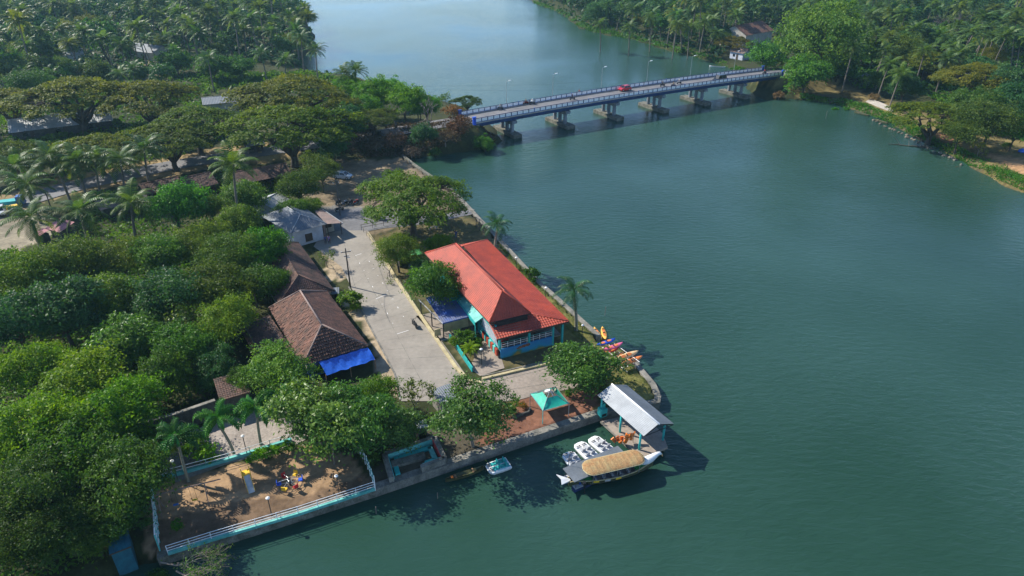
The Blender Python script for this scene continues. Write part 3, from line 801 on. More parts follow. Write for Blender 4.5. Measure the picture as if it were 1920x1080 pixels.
# ---- generic houses: front eave from pixel a to pixel b at height z
def frame(a, b, z):
    p, q = G(*a, z), G(*b, z)
    ang = math.atan2(q.y - p.y, q.x - p.x)
    return p, (q - p).length, ang
def house(name, label, cat, a, b, ze, dep, rise, roof='clay_tile', wall='plaster', kind='gable', pitch=.26, row=.34, amp=.035, step=.03, jit=.012, over=.5, doors=1, openfront=False, hip=.3, eave_drop=0.0, base=None):
    p, Ln, ang = frame(a, b, ze)
    z0 = gz(p.x, p.y) if base is None else base
    t = thing(name, label, cat, (p.x, p.y, z0), ang)
    h = ze - z0
    if kind == 'gable':
        A, B, C, D = (0, 0, h), (Ln, 0, h), (Ln, dep / 2, h + rise), (0, dep / 2, h + rise)
        E, F_ = (Ln, dep, h), (0, dep, h)
        roof_slope(A, B, C, D, pitch, amp, row, step, jit).build('roof_slope', M[roof], t, fix=False)
        roof_slope(E, F_, D, C, pitch, amp, row, step, jit).build('roof_slope', M[roof], t, fix=False)
        cap(MB(), D, C, .1).build('ridge_cap', M[roof], t, True)
        w = over
        g = MB()
        for x in (w, Ln - w - .15):
            g.hexa([(x, w, h - .05), (x + .15, w, h - .05), (x + .15, dep - w, h - .05), (x, dep - w, h - .05)], [(x, dep / 2 - .05, h + rise - .15), (x + .15, dep / 2 - .05, h + rise - .15), (x + .15, dep / 2 + .05, h + rise - .15), (x, dep / 2 + .05, h + rise - .15)])
        g.build('gable_wall', M[wall], t)
    elif kind == 'hip':
        k = hip * dep
        A, B, E, F_ = (0, 0, h), (Ln, 0, h), (Ln, dep, h), (0, dep, h)
        C, D = (Ln - k, dep / 2, h + rise), (k, dep / 2, h + rise)
        for q in ((A, B, C, D), (E, F_, D, C), (B, E, C, C), (F_, A, D, D)): roof_slope(*q, pitch, amp, row, step, jit).build('roof_slope', M[roof], t, fix=False)
        for q in ((D, C), (A, D), (B, C), (E, C), (F_, D)): cap(MB(), *q, .1).build('ridge_cap', M[roof], t, True)
    else:
        roof_slope((0, 0, h), (Ln, 0, h), (Ln, dep, h + rise), (0, dep, h + rise), pitch, amp, row, step, jit).build('roof_slope', M[roof], t, fix=False)
        fascia(MB(), (0, 0, h), (Ln, 0, h), .12).build('fascia', M['dark_wood'], t)
    o = over
    if not openfront: MB().box(o, Ln - o, o, o + .18, -.4, h - .06).build('front_wall', M[wall], t)
    else:
        for i in range(int(Ln // 3) + 1): MB().box(o + i * 3 - .07, o + i * 3 + .07, o - .07, o + .07, -.4, h - .06).build('post', M['dark_wood'], t)
    MB().box(o, Ln - o, dep - o - .18, dep - o, -.4, h - .06).build('back_wall', M[wall], t)
    for x in (o, Ln - o - .18): MB().box(x, x + .18, o + .182, dep - o - .182, -.4, h - .06).build('side_wall', M[wall], t)
    for i in range(doors):
        x = Ln * (i + .6) / (doors + .2)
        if x < Ln - o - 1.2 and not openfront:
            d = MB().box(x, x + .9, o - .04, o - .002, -.2, min(2.1, h - .3)).build('door', M['dark_wood'], t)
            MB().box(x + .75, x + .8, o - .09, o - .042, .9, 1.0).build('handle', M['steel'], d)
            if x - 1.6 > o:
                wnd = MB().box(x - 1.6, x - .6, o - .03, o - .002, .9, min(1.9, h - .3)).build('window', M['window'], t)
                MB().box(x - 1.65, x - .55, o - .05, o - .032, .84, .9).build('sill', M['concrete'], wnd)
    return t

# ---- tile house by the lane
th = thing('tile_house', 'old house with brown hipped tile roof and blue tarpaulin awning beside the lane', 'house', (-25.41, 67.98, 1.0), R(31.4))
A, B, C_, D_ = (0, 0, 2.5), (8.35, 0, 2.5), (8.35, 16.6, 2.5), (0, 16.2, 2.5)
P0, P1 = (3.75, 3.1, 5.5), (3.95, 13.2, 5.5)
for q in ((A, B, P0, P0), (B, C_, P1, P0), (C_, D_, P1, P1), (D_, A, P0, P1)):
    roof_slope(*q, pitch=.30, amp=.05, row=.42, step=.13 if q[1] == B else .05, jit=.03).build('roof_slope', M['clay_tile'], th, fix=False)
for q in ((P0, P1), (A, P0), (B, P0), (C_, P1), (D_, P1)): cap(MB(), *q, .13).build('ridge_cap', M['rust_sheet'], th, True)
MB().box(.6, 7.8, .7, .9, 0, 2.45).build('front_wall', M['blue_paint'], th)
for x in (.6, 7.6): MB().box(x, x + .2, .902, 15.5, 0, 2.45).build('side_wall', M['plaster'], th)
MB().box(.6, 7.8, 15.502, 15.7, 0, 2.45).build('back_wall', M['plaster'], th)
for v in (3, 6.5, 10): 
    w_ = MB().box(7.802, 7.84, v, v + 1.0, .8, 1.8).build('window', M['window'], th)
    MB().box(7.802, 7.9, v - .1, v + 1.1, .72, .795).build('sill', M['concrete'], w_)
for x0, x1, y_, z_ in ((1.9, 8.2, -.15, 2.42),):
    V, F = [], []
    for i in range(22):
        for j in range(9):
            f, g = i / 21, j / 8
            V.append((x0 + (x1 - x0) * f + .3 * g, y_ - 1.7 * g - .1 * math.sin(f * 19) * g, z_ - 1.0 * g ** 1.3 - .22 * math.sin(PI * f) * math.sin(PI * g) + .05 * math.sin(f * 31 + g * 5)))
            if i and j: F.append(((i - 1) * 9 + j - 1, i * 9 + j - 1, i * 9 + j, (i - 1) * 9 + j))
    MB().add(V, F).build('tarpaulin_awning', M['tarp'], th, True)
for x in (2.1, 5.2, 8.4): MB().tube([(x, -1.85, -.1), (x, -1.85, 1.5)], .05, 6).build('awning_post', M['wood'], th)
MB().add([(2.0, .2, 2.62), (2.7, .2, 2.62), (2.7, .75, 3.12), (2.0, .75, 3.12)], [(0, 1, 2, 3)]).build('patch_sheet', M['pale_sheet'], th)
house('tile_house', 'darker old tiled roof house behind the tile house, half covered by trees', 'house', (628, 546), (560, 455), 3.2, 8.2, 2.5, 'old_tile', 'plaster', 'hip', hip=.36, doors=0)
house('lean_to', 'low brown tiled lean to roof on the left of the tile house', 'shed', (562, 676), (505, 590), 3.0, 4.2, -.7, 'old_tile', 'dark_stone', 'mono', doors=0)
sh = house('sheet_porch', 'small grey sheet porch roof between the two tile houses at the lane', 'porch', (615, 553), (636, 551), 2.6, 1.6, .25, 'zinc', 'dark_stone', 'mono', pitch=.2, row=3, doors=0, openfront=True, over=.1)

# ---- white house with the metal roof
mh = thing('white_house', 'whitewashed house with a grey metal hip roof at the top of the lane', 'house', (-37.49, 105.6, 1.0), R(38))
A, B, C_, D_ = (0, 0, 3), (6.6, 0, 3), (6.6, 10.6, 3), (-1.2, 10.6, 3)
P0, P1 = (3.4, 3.4, 4.5), (2.9, 8.2, 4.5)
for q in ((A, B, P0, P0), (B, C_, P1, P0), (C_, D_, P1, P1), (D_, A, P0, P1)): roof_slope(*q, pitch=.30, amp=.03, row=20, step=.0).build('roof_slope', M['zinc'], mh, fix=False)
for q in ((P0, P1), (A, P0), (B, P0)): cap(MB(), *q, .08).build('ridge_cap', M['pale_sheet'], mh, True)
roof_slope((6.7, .6, 2.75), (9.6, .2, 2.3), (9.4, 9.2, 2.3), (6.5, 9.6, 2.75), pitch=.30, amp=.025, row=20, step=0).build('porch_roof', M['rust_sheet'], mh, fix=False)
MB().bar((9.6, .2, 2.32), (9.4, 9.2, 2.32), .12, .1).build('porch_edge', M['pale_sheet'], mh)
MB().box(.5, 5.9, .6, .8, 0, 2.95).build('front_wall', M['white_wall'], mh)
MB().box(.5, .7, .802, 10, 0, 2.95).build('side_wall', M['white_wall'], mh)
MB().box(5.7, 5.9, .802, 10, 0, 2.95).build('side_wall', M['white_wall'], mh)
MB().box(.5, 5.9, 10.002, 10.2, 0, 2.95).build('back_wall', M['white_wall'], mh)
MB().box(6.6, 8.9, 2.8, 3.0, 0, 2.4).build('shop_front', M['plaster'], mh)
MB().box(7.3, 8.5, 2.76, 2.798, 1.0, 1.7).build('shop_window', M['shade'], mh)
MB().box(6.1, 6.5, .7, 2.4, 0, 2.6).build('wooden_shutter', M['rust_sheet'], mh)
w_ = MB().box(2.6, 3.9, .56, .598, .5, 1.9).build('window', M['dark_wood'], mh); MB().box(2.5, 4.0, .5, .598, .42, .495).build('sill', M['concrete'], w_)
for x in (6.8, 9.3): MB().box(x - .06, x + .06, .5, .62, 0, 2.5).build('porch_post', M['dark_wood'], mh)
house('metal_shed', 'pale metal gable roof shed behind the white house', 'shed', (512, 392), (545, 374), 3.6, 5.5, 1.0, 'pale_sheet', 'white_wall', 'gable', pitch=.3, row=20, step=0, jit=0, doors=0)

# ---- market row, long roofs, far houses
house('market_shed', 'long market shed with a reddish tiled roof right of the lone coconut palm', 'shed', (446, 346), (548, 327), 3.4, 6.5, 1.6, 'old_tile', 'dark_stone', 'gable', doors=0, openfront=True)
house('market_shed', 'broken tiled market shed with pale ridge strips left of the lone coconut palm', 'shed', (352, 358), (410, 344), 3.2, 6.5, 1.7, 'old_tile', 'dark_stone', 'gable', doors=0, openfront=True, jit=.06)
house('market_shed', 'collapsed looking tiled market shed between the palms and the round bright tree', 'shed', (272, 366), (345, 350), 3.0, 6, 1.4, 'old_tile', 'dark_stone', 'gable', doors=0, openfront=True, jit=.08)
house('market_shed', 'small rusty roof among the roadside palms', 'shed', (188, 395), (250, 380), 2.9, 5, 1.0, 'rust_sheet', 'dark_stone', 'gable', doors=0)
house('long_shed', 'long white sheet roof seen through the olive rain trees', 'shed', (16, 250), (212, 226), 3.4, 13, 1.8, 'pale_sheet', 'dark_stone', 'gable', pitch=.5, row=30, step=0, jit=0, doors=3)
house('roadside_building', 'building with a pale blue sheet roof among the rain trees', 'building', (380, 197), (455, 190), 5.0, 9, 1.0, 'zinc', 'plaster', 'gable', pitch=.4, row=30, step=0, jit=0, doors=1)
house('roadside_shed', 'small dark roofed shed beside the trunk of the biggest umbrella tree', 'shed', (462, 276), (498, 270), 3.6, 5, .8, 'zinc', 'dark_stone', 'gable', pitch=.4, row=30, step=0, jit=0)
house('far_house', 'white house with pale blue roof among the far left trees', 'house', (114, 104), (156, 101), 4.5, 9, 1.4, 'pale_sheet', 'white_wall', 'gable', pitch=.5, row=20, step=0, jit=0, doors=1)
house('far_house', 'long grey house with a pale ridge in front of the far left palms', 'house', (218, 92), (286, 100), 4.0, 10, 2.0, 'zinc', 'plaster', 'gable', pitch=.5, row=20, step=0, jit=0, doors=2)
house('riverside_house', 'brown tiled roof house among the trees beyond the right end of the bridge', 'house', (1400, 67), (1452, 57), 6.5, 13, 3.2, 'clay_tile', 'plaster', 'gable', pitch=.4, row=.5, doors=2)
house('riverside_house', 'small white walled house with a ragged roof at the water beyond the bridge', 'house', (1366, 96), (1394, 101), 3.6, 6, 1.2, 'rust_sheet', 'white_wall', 'gable', pitch=.4, row=.5, doors=1)
house('far_hut', 'small red roofed hut among the upper right palms', 'house', (1858, 56), (1880, 57), 4, 6, 1.2, 'red_roof', 'white_wall', 'gable', pitch=.4, row=.5, doors=1)
house('sheet_shack', 'shack with a faded pink sheet roof beside the dirt yard', 'shed', (84, 428), (112, 436), 2.8, 3.0, .8, 'faded_pink', 'dark_stone', 'mono', pitch=.25, row=20, step=0, jit=0, doors=0)
house('sheet_shack', 'tiny pink roofed stall behind the large coconut palm trunk', 'shed', (60, 440), (72, 444), 2.4, 2.0, .5, 'faded_pink', 'dark_stone', 'mono', pitch=.25, row=20, step=0, jit=0, doors=0, over=.15)
house('grey_hut', 'small flat grey roofed hut at the end of the lane under the almond tree', 'hut', (824, 757), (862, 743), 3.0, 2.6, .15, 'zinc', 'old_concrete', 'mono', pitch=.25, row=20, step=0, jit=0, doors=1, over=.2)
house('white_canopy', 'little white sheet roof above the sunken tank', 'canopy', (782, 806), (803, 800), 2.6, 1.1, .2, 'pale_sheet', 'dark_stone', 'mono', pitch=.2, row=20, step=0, jit=0, doors=0, openfront=True, over=.08)
house('toilet_block', 'teal blue toilet block with a dark doorway under the trees by the playground', 'hut', (205, 1040), (246, 1024), 3.0, 2.6, .1, 'shaded_teal', 'shaded_teal', 'mono', pitch=.4, row=20, step=0, jit=0, doors=1, over=.1)
house('stone_hut', 'dark stone hut with a flat old roof at the end of the stone wall', 'hut', (412, 752), (470, 735), 3.6, 4.0, .5, 'old_tile', 'dark_stone', 'mono', doors=0, over=.2)
wall_run('stone_wall', M['dark_stone'], [G(x, y, 1)[:2] for x, y in ((270, 828), (345, 806), (412, 782))], .45, .6, 3.3, 'tall dark stone wall with a pale top behind the playground terrace', 'wall', top=M['old_concrete'])

# ---- blue roofed shelter
A, B, C_ = G(830, 606, 3.7), G(887, 593, 3.7), G(785, 561, 3.7)
cpt = thing('vehicle_shelter', 'open shelter with a faded blue sheet roof and cream half wall beside the lane', 'shelter', (A.x, A.y, 1.0), math.atan2(B.y - A.y, B.x - A.x))
inv = Matrix.Rotation(-cpt.rotation_euler[2], 3, 'Z')
b_, c_ = inv @ (B - A), inv @ (C_ - A)
b_.x += .8
h = 2.7
roof_slope((0, 0, h), (b_.x, 0, h + .15), (b_.x + c_.x, c_.y, h + .15), (c_.x, c_.y, h), pitch=.3, amp=.03, row=20, step=0).build('roof_sheet', M['blue_sheet'], cpt, fix=False)
MB().bar((0, 0, h - .08), (c_.x, c_.y, h - .08), .06, .14).build('fascia', M['grey_paint'], cpt)
MB().bar((0, 0, h - .08), (b_.x, 0, h + .07), .06, .14).build('fascia', M['blue_paint'], cpt)
for f in (.02, .5, .97):
    MB().box(c_.x * f + .1, c_.x * f + .24, c_.y * f + .1, c_.y * f + .24, -.05, h - .1).build('post', M['dark_metal'], cpt)
    MB().box(c_.x * f + b_.x - .24, c_.x * f + b_.x - .1, c_.y * f + .1, c_.y * f + .24, -.05, h - .05).build('post', M['dark_metal'], cpt)
MB().box(.3, b_.x - .3, .55, .7, .9, 2.35).build('half_wall', M['cream_paint'], cpt)
MB().prism([(-.6, -.2), (b_.x, -.2), (b_.x + c_.x, c_.y), (c_.x - .6, c_.y)], -.3, .06).build('floor_slab', M['plaza_concrete'], cpt)
p = G(821, 634, 1)
o = thing('notice_board', 'olive yellow board standing at the corner of the blue shelter', 'board', (p.x, p.y, 1.3), R(26))
MB().box(-.45, .45, -.05, .05, .1, 1.15).build('board', M['cream_paint'], o)
for x in (-.4, .4): MB().box(x - .03, x + .03, .052, .1, -.1, 1.1).build('leg', M['dark_wood'], o)
p = G(808, 515, 3.4)
house('sheet_awning', 'small pale sheet awning behind the dark tree by the garden', 'awning', (775, 512), (806, 505), 3.0, 2.4, .3, 'zinc', 'dark_stone', 'mono', pitch=.2, row=20, step=0, jit=0, doors=0, openfront=True, over=.1)
house('garden_canopy', 'long low dark green canopy in the garden behind the red roof', 'canopy', (748, 486), (792, 476), 2.6, 1.5, .3, 'green_paint', 'dark_stone', 'mono', pitch=.3, row=20, step=0, jit=0, doors=0, openfront=True, over=.1)

# ---- planted bed wall
wall_run('planter_wall', M['teal_paint'], [G(x, y, 1)[:2] for x, y in ((885, 698), (856, 655), (842, 634))], -.16, .9, 1.75, 'low turquoise planter wall along the planted bed beside the lane', 'wall')
wall_run('planter_wall', M['dark_stone'], [G(x, y, 1)[:2] for x, y in ((962, 786), (992, 776), (996, 768))], .2, .9, 1.35, 'low dark kerb wall of the flower planter beside the green tent', 'wall')

# ---- boat shed and jetty
zE = 3.55
A, B, C_ = G(1207, 818, zE), G(1264, 795, zE), G(1120, 741, zE)
bs = thing('boat_shed', 'open boat shed with a white sheet gable roof on turquoise posts over the jetty', 'shed', (A.x, A.y, .9), math.atan2(B.y - A.y, B.x - A.x))
inv = Matrix.Rotation(-bs.rotation_euler[2], 3, 'Z')
w, (cx, cy, _) = (B - A).length, inv @ (C_ - A)
h = zE - .9
P0, P1 = (w / 2 - .1, -.05, h + .85), (w / 2 - .1 + cx, cy, h + .85)
roof_slope((cx, cy, h), (0, 0, h), P0, P1, pitch=.22, amp=.02, row=20, step=0).build('roof_slope', M['pale_sheet'], bs, fix=False)
roof_slope((w, 0, h), (w + cx, cy, h), P1, P0, pitch=.22, amp=.02, row=20, step=0).build('roof_slope', M['zinc'], bs, fix=False)  # slope turned from the sun: its dimmer light is put into a darker colour
cap(MB(), P0, P1, .11).build('ridge_cap', M['white_paint'], bs, True)
for k in range(5):
    f = k / 4
    o = Vector((cx * f, cy * f, 0))
    MB().bar(o + Vector((.05, .05, h - .1)), o + Vector((w / 2 - .1, .05, h + .72)), .06, .1).bar(o + Vector((w - .05, .05, h - .1)), o + Vector((w / 2 - .1, .05, h + .72)), .06, .1).bar(o + Vector((.1, .06, h - .12)), o + Vector((w - .1, .06, h - .12)), .05, .08).build('truss', M['dark_metal'], bs)
for f in (.09, .5, .93):
    for x in (.35, w - .5):
        MB().lathe([(.13, -.6), (.12, h - .14)], 10, (cx * f + x, cy * f + .1, 0)).build('post', M['teal_paint'], bs, True)
deck = [(1128, 789), (1186, 847), (1203, 858), (1252, 838), (1242, 812), (1212, 783), (1180, 778)]
q = [G(x, y, .9) for x, y in deck]
jt = thing('jetty', 'brown concrete boat jetty beneath the white roofed boat shed', 'jetty', (q[0].x, q[0].y, 0))
MB().prism([(v.x - q[0].x, v.y - q[0].y) for v in q], .62, .9).build('deck', M['plaza_concrete'], jt)
for k in (1, 2, 3, 4): MB().lathe([(.16, -1.2), (.16, .618)], 8, ((q[k].x - q[0].x) * .93 + .2, (q[k].y - q[0].y) * .93 + .1, 0)).build('pile', M['mossy_concrete'], jt)
d0, d1 = q[0] - q[0], q[2] - q[0]
MB().bar((d0.x - .12, d0.y - .1, .8), (d1.x - .12, d1.y - .1, .8), .12, .2).build('edge_beam', M['old_concrete'], jt)
p = G(1129, 778, 1)
o = thing('kiosk', 'small turquoise ticket booth post at the entrance of the jetty', 'kiosk', (p.x, p.y, 1.0), R(28))
MB().box(-.4, .4, -.4, .4, 0, 1.0).build('counter', M['teal_paint'], o); MB().box(-.1, .35, 0, .35, 1.002, 1.5).build('cabinet', M['teal_paint'], o); MB().box(-.3, .3, -.42, -.402, .1, .45).build('dark_opening', M['black'], o)

# ---- green tent
A, B, C_ = G(1018, 770, 2.9), G(1067, 756, 2.9), G(993, 738, 2.9)
tn = thing('garden_tent', 'green cloth pavilion with a torn peak on the red soil', 'tent', (A.x, A.y, 1.0), math.atan2(B.y - A.y, B.x - A.x))
w = (B - A).length; d = (C_ - A).length; h = 1.9
cen = Vector((w / 2, d / 2, 0)); cs = [Vector((0, 0, h)), Vector((w, 0, h)), Vector((w, d, h)), Vector((0, d, h))]
ap = Vector((w / 2, d / 2, h + 1.15))
for i in range(4):
    a, b = cs[i], cs[(i + 1) % 4]
    V, F = [], []
    top_ = .62 if i != 2 else .5
    for j in range(11):
        for k in range(7):
            f, g = j / 10, k / 6
            base = a.lerp(b, f)
            p = base.lerp(ap, g * top_)
            p.z -= .10 * math.sin(PI * f) * (1 - g) + .10 * math.sin(PI * g) - .02 * math.sin(j * 2.1 + k)
            if k == 6: p += (ap - base).normalized() * .07 * math.sin(j * 2.7 + i)
            V.append(p)
            if j and k: F.append(((j - 1) * 7 + k - 1, j * 7 + k - 1, j * 7 + k, (j - 1) * 7 + k))
    MB().add(V, F).build('cloth_panel', M['tent_cloth'], tn, True)
    MB().tube([a, ap], .035, 5).build('rafter', M['steel'], tn)
    MB().tube([(a.x, a.y, -.1), a], .05, 6).build('pole', M['pale_teal'] if i == 0 else M['steel'], tn)
    MB().bar(a - Vector((0, 0, .03)), b - Vector((0, 0, .03)), .05).build('eave_bar', M['steel'], tn)
q = MB()
for k in range(16):
    a = 2 * PI * k / 16
    q.tube([ap, ap + Vector((.62 * math.cos(a) * (1 + .2 * math.sin(3 * k)), .62 * math.sin(a), -.5))], .016, 4)
q.build('peak_ribs', M['steel'], tn)
MB().add([ap + Vector((-.55, .15, -.2)), ap + Vector((0, -.1, .03)), ap + Vector((.1, .2, .03)), ap + Vector((-.35, .55, -.25)), ap + Vector((.2, -.75, -.62)), ap + Vector((.34, -.7, -.66))], [(0, 1, 2, 3), (1, 4, 5, 2)]).build('torn_scrap', M['white_paint'], tn)

# ---- sunken concrete tank
pts = [(722, 860), (815, 828), (834, 868), (735, 905)]
tk = [G(x, y, 1.0) for x, y in pts]
t = thing('sunken_tank', 'roofless concrete tank with painted turquoise inner walls beside the river wall', 'tank', (tk[0].x, tk[0].y, 1.0))
loc = [v - tk[0] for v in tk]
for i, (a, b) in enumerate(zip(loc, loc[1:] + loc[:1])):
    if i == 2: 
        b = a.lerp(b, .45)
    n = (b - a).normalized(); nn_ = Vector((-n.y, n.x, 0))
    MB().bar(a + Vector((0, 0, .3)), b + Vector((0, 0, .3)), .5, .9).build('tank_wall', M['old_concrete'], t)
    MB().bar(a - nn_ * .30 + n * .3 + Vector((0, 0, .32)), b - nn_ * .30 - n * .3 + Vector((0, 0, .32)), .08, .8).build('painted_lining', M['pale_teal'] if i != 1 else M['red_paint'], t)
    MB().bar(a - nn_ * .8 + n * .8 + Vector((0, 0, .1)), b - nn_ * .8 - n * .8 + Vector((0, 0, .1)), .5, .3).build('painted_step', M['teal_paint'] if i != 1 else M['pale_teal'], t)
cc = sum(loc, Vector()) / 4
MB().prism([(cc.x - 2.2, cc.y - 1.2), (cc.x + 1.2, cc.y + .2), (cc.x + .9, cc.y + 1.1), (cc.x - 2.4, cc.y - .3)], -.2, .35).build('plinth', M['mossy_concrete'], t)

# landing slope on the right bank
q = [G(x, y, 0.7) for x, y in ((1611, 196), (1632, 189), (1676, 208), (1664, 216))]
ls = thing('landing_slope', 'sloping pale concrete landing on the right bank', 'landing', (q[0].x, q[0].y, 0))
l = [v - q[0] for v in q]
MB().hexa([(l[0].x, l[0].y, 0), (l[3].x, l[3].y, 0), (l[2].x, l[2].y, 0), (l[1].x, l[1].y, 0)], [(l[0].x, l[0].y, .45), (l[3].x, l[3].y, .45), (l[2].x, l[2].y, 1.5), (l[1].x, l[1].y, 1.5)]).build('slab', M['concrete'], ls)
MB().bar((l[0].x, l[0].y, .55), (l[3].x, l[3].y, .55), .35, .3).build('edge', M['plaster'], ls)

# ------------------------------------------------------------------ vegetation
def unit(a): return a / np.maximum(1e-9, np.linalg.norm(a, axis=-1, keepdims=True))
def leaves(name, C, Nn, size, tint, m, aspect=.5, droop=.25, rg=nrg):
    """one quad per leaf (or leaf cluster)"""
    n = len(C)
    t = unit(np.cross(Nn, rg.normal(size=(n, 3)))); b = np.cross(Nn, t)
    s = size[:, None]
    P = np.empty((n, 4, 3))
    P[:, 0] = C - t * s; P[:, 1] = C + b * s * aspect - Nn * s * droop * .4
    P[:, 2] = C + t * s - Nn * s * droop; P[:, 3] = C - b * s * aspect - Nn * s * droop * .4
    me = bpy.data.meshes.new(name)
    npmesh(me, P.reshape(-1, 3), np.arange(n * 4).reshape(n, 4))
    at = me.attributes.new('tint', 'FLOAT', 'FACE')
    at.data.foreach_set('value', np.clip(tint, 0, 1).astype(np.float32))
    me.materials.append(m)
    return me
def sphere_dirs(n, rg, zmin=-.35):
    d = unit(rg.normal(size=(n * 4, 3)))
    return d[d[:, 2] > zmin][:n]
SPEC = {}
def limb(mb, a, b, r0, r1, rg, sag=.1, n=5, k=4):
    a, b = Vector(a), Vector(b)
    pts = [a.lerp(b, i / k) + Vector((rg.normal() * .05, rg.normal() * .05, math.sin(PI * i / k) * sag)) * (b - a).length for i in range(k + 1)]
    pts[0], pts[-1] = a, b
    mb.tube(pts, [r0 + (r1 - r0) * i / k for i in range(k + 1)], n, cap=False)
def mk_broad(key, seed, Rr, hc, leaf, nl=9, ncl=130, per=45, flat=.8, lm='mango', bark='bark', tall=1.0, openness=0.0, cl=.175):
    rg = np.random.default_rng(seed)
    lob = [(np.array((0, 0, .18 * Rr * tall)), .62 * Rr)]
    for i in range(nl):
        a = 2 * PI * i / nl * 1.618 * 1.0 + rg.uniform(-.4, .4); rr = rg.uniform(.38, .66) * Rr
        lob.append((np.array((rr * math.cos(a), rr * math.sin(a), rg.uniform(-.36, .50) * Rr * flat * tall)), rg.uniform(.22, .46) * Rr))
    wgt = np.array([r * r for _, r in lob]); wgt /= wgt.sum()
    Cs, Ns, Ts, Ss = [], [], [], []
    for k in range(ncl):
        c, r = lob[rg.choice(len(lob), p=wgt)]
        d = sphere_dirs(3, rg)[0]
        p = c + d * r * (rg.uniform(.62, 1.08) if rg.uniform() < .86 else rg.uniform(1.08, 1.42)) * np.array((1, 1, flat))
        n = int(per * rg.uniform(.6, 1.3))
        rc = cl * Rr * rg.uniform(.7, 1.3)
        off = rg.normal(size=(n, 3)) * rc * np.array((.62, .62, .28))
        off[:, 2] -= (off[:, 0] ** 2 + off[:, 1] ** 2) / rc * .35
        Cs.append(p + off)
        out = unit(p / Rr + np.array((0, 0, .55)))
        Ns.append(unit(out * .8 + rg.normal(size=(n, 3)) * .62))
        Ts.append(np.clip(.5 + .26 * rg.normal() + .22 * rg.normal(size=n), 0, 1))
        Ss.append(leaf * rg.uniform(.65, 1.35, n))
    C = np.concatenate(Cs); C[:, 2] += hc
    me = leaves(key + '_crown', C, np.concatenate(Ns), np.concatenate(Ss), np.concatenate(Ts), LM[lm], rg=rg)
    mb = MB()
    lean = rg.normal(size=2) * .05 * hc
    fork = Vector((lean[0], lean[1], hc * .5))
    mb.tube([(0, 0, -.3), (lean[0] * .4, lean[1] * .4, hc * .25), fork, (lean[0] * 1.2, lean[1] * 1.2, hc * .9)], [.055 * Rr, .042 * Rr, .034 * Rr, .012 * Rr], 7, cap=False)
    for c, r in lob[1:]:
        limb(mb, fork * rg.uniform(.75, 1.1), Vector(c) * .95 + Vector((0, 0, hc)), .022 * Rr, .005 * Rr, rg, .06)
    SPEC.setdefault(key, []).append(dict(trunk=mb.mesh(key + '_trunk', M[bark], True, False), crown=me, R=Rr, hc=hc))
def mk_rain(seed, Rr=12.0, hc=6.6, dome=4.6, pads=250, per=62, leaf=.28, lm='rain', key='rain', gap=.17):
    rg = np.random.default_rng(seed)
    P = []
    while len(P) < pads:
        r = Rr * math.sqrt(rg.uniform(.01, 1)) * .93; a = rg.uniform(0, 2 * PI)
        x, y = r * math.cos(a), r * math.sin(a)
        if math.sin(x * .9 + seed) * math.sin(y * .8 + seed * 2) < -1 + gap * 2 - .35 * rg.uniform(): continue
        rim = Rr * (1 + .10 * math.sin(3 * a + seed) + .07 * math.sin(5 * a + 2 * seed))
        q = min(1, r / rim)
        P.append((x * rim / Rr, y * rim / Rr, hc + dome * (1 - q ** 2.0) + rg.uniform(-.4, .4) - .8 * rg.uniform() * (rg.uniform() < .2)))
    Cs, Ns, Ts, Ss = [], [], [], []
    for p in P:
        n = int(per * rg.uniform(.6, 1.35)); rp = rg.uniform(.08, .15) * Rr
        a = rg.uniform(0, 2 * PI, n); rr = rp * np.sqrt(rg.uniform(0, 1, n))
        off = np.stack([rr * np.cos(a), rr * np.sin(a), rg.normal(size=n) * .16 - (rr / rp) ** 2 * .35], -1)
        Cs.append(np.array(p) + off)
        slope = np.array((p[0], p[1], 0)) / Rr * .5
        Ns.append(unit(np.array((0, 0, 1.0)) + slope + rg.normal(size=(n, 3)) * .42))
        Ts.append(np.clip(.5 + .25 * rg.normal() + .2 * rg.normal(size=n), 0, 1))
        Ss.append(leaf * rg.uniform(.6, 1.35, n))
    me = leaves(key + '_crown', np.concatenate(Cs), np.concatenate(Ns), np.concatenate(Ss), np.concatenate(Ts), LM[lm], rg=rg)
    mb = MB()
    fz = hc * .34
    mb.tube([(0, 0, -.4), (.05, 0, .4), (0, .1, fz * .6), (0, 0, fz + .3)], [.085 * Rr, .062 * Rr, .05 * Rr, .05 * Rr], 9, cap=False)
    nb = 8
    mains = []
    for i in range(nb):
        a = 2 * PI * i / nb + rg.uniform(-.3, .3); rr = Rr * rg.uniform(.38, .55)
        e = Vector((rr * math.cos(a), rr * math.sin(a), hc + dome * .35))
        limb(mb, (math.cos(a) * .2, math.sin(a) * .2, fz), e, .034 * Rr, .014 * Rr, rg, .05, 6, 5)
        mains.append((Vector((0, 0, fz)).lerp(e, .62), e))
    for p in P[:int(len(P) * .75)]:
        q = Vector(p) - Vector((0, 0, .25))
        s = min((c for mn in mains for c in mn), key=lambda v: (v - q).length)
        limb(mb, s, q, .008 * Rr, .0025 * Rr, rg, .04, 4, 3)
    SPEC.setdefault(key, []).append(dict(trunk=mb.mesh(key + '_trunk', M['bark'], True, False), crown=me, R=Rr, hc=hc + dome * .45))
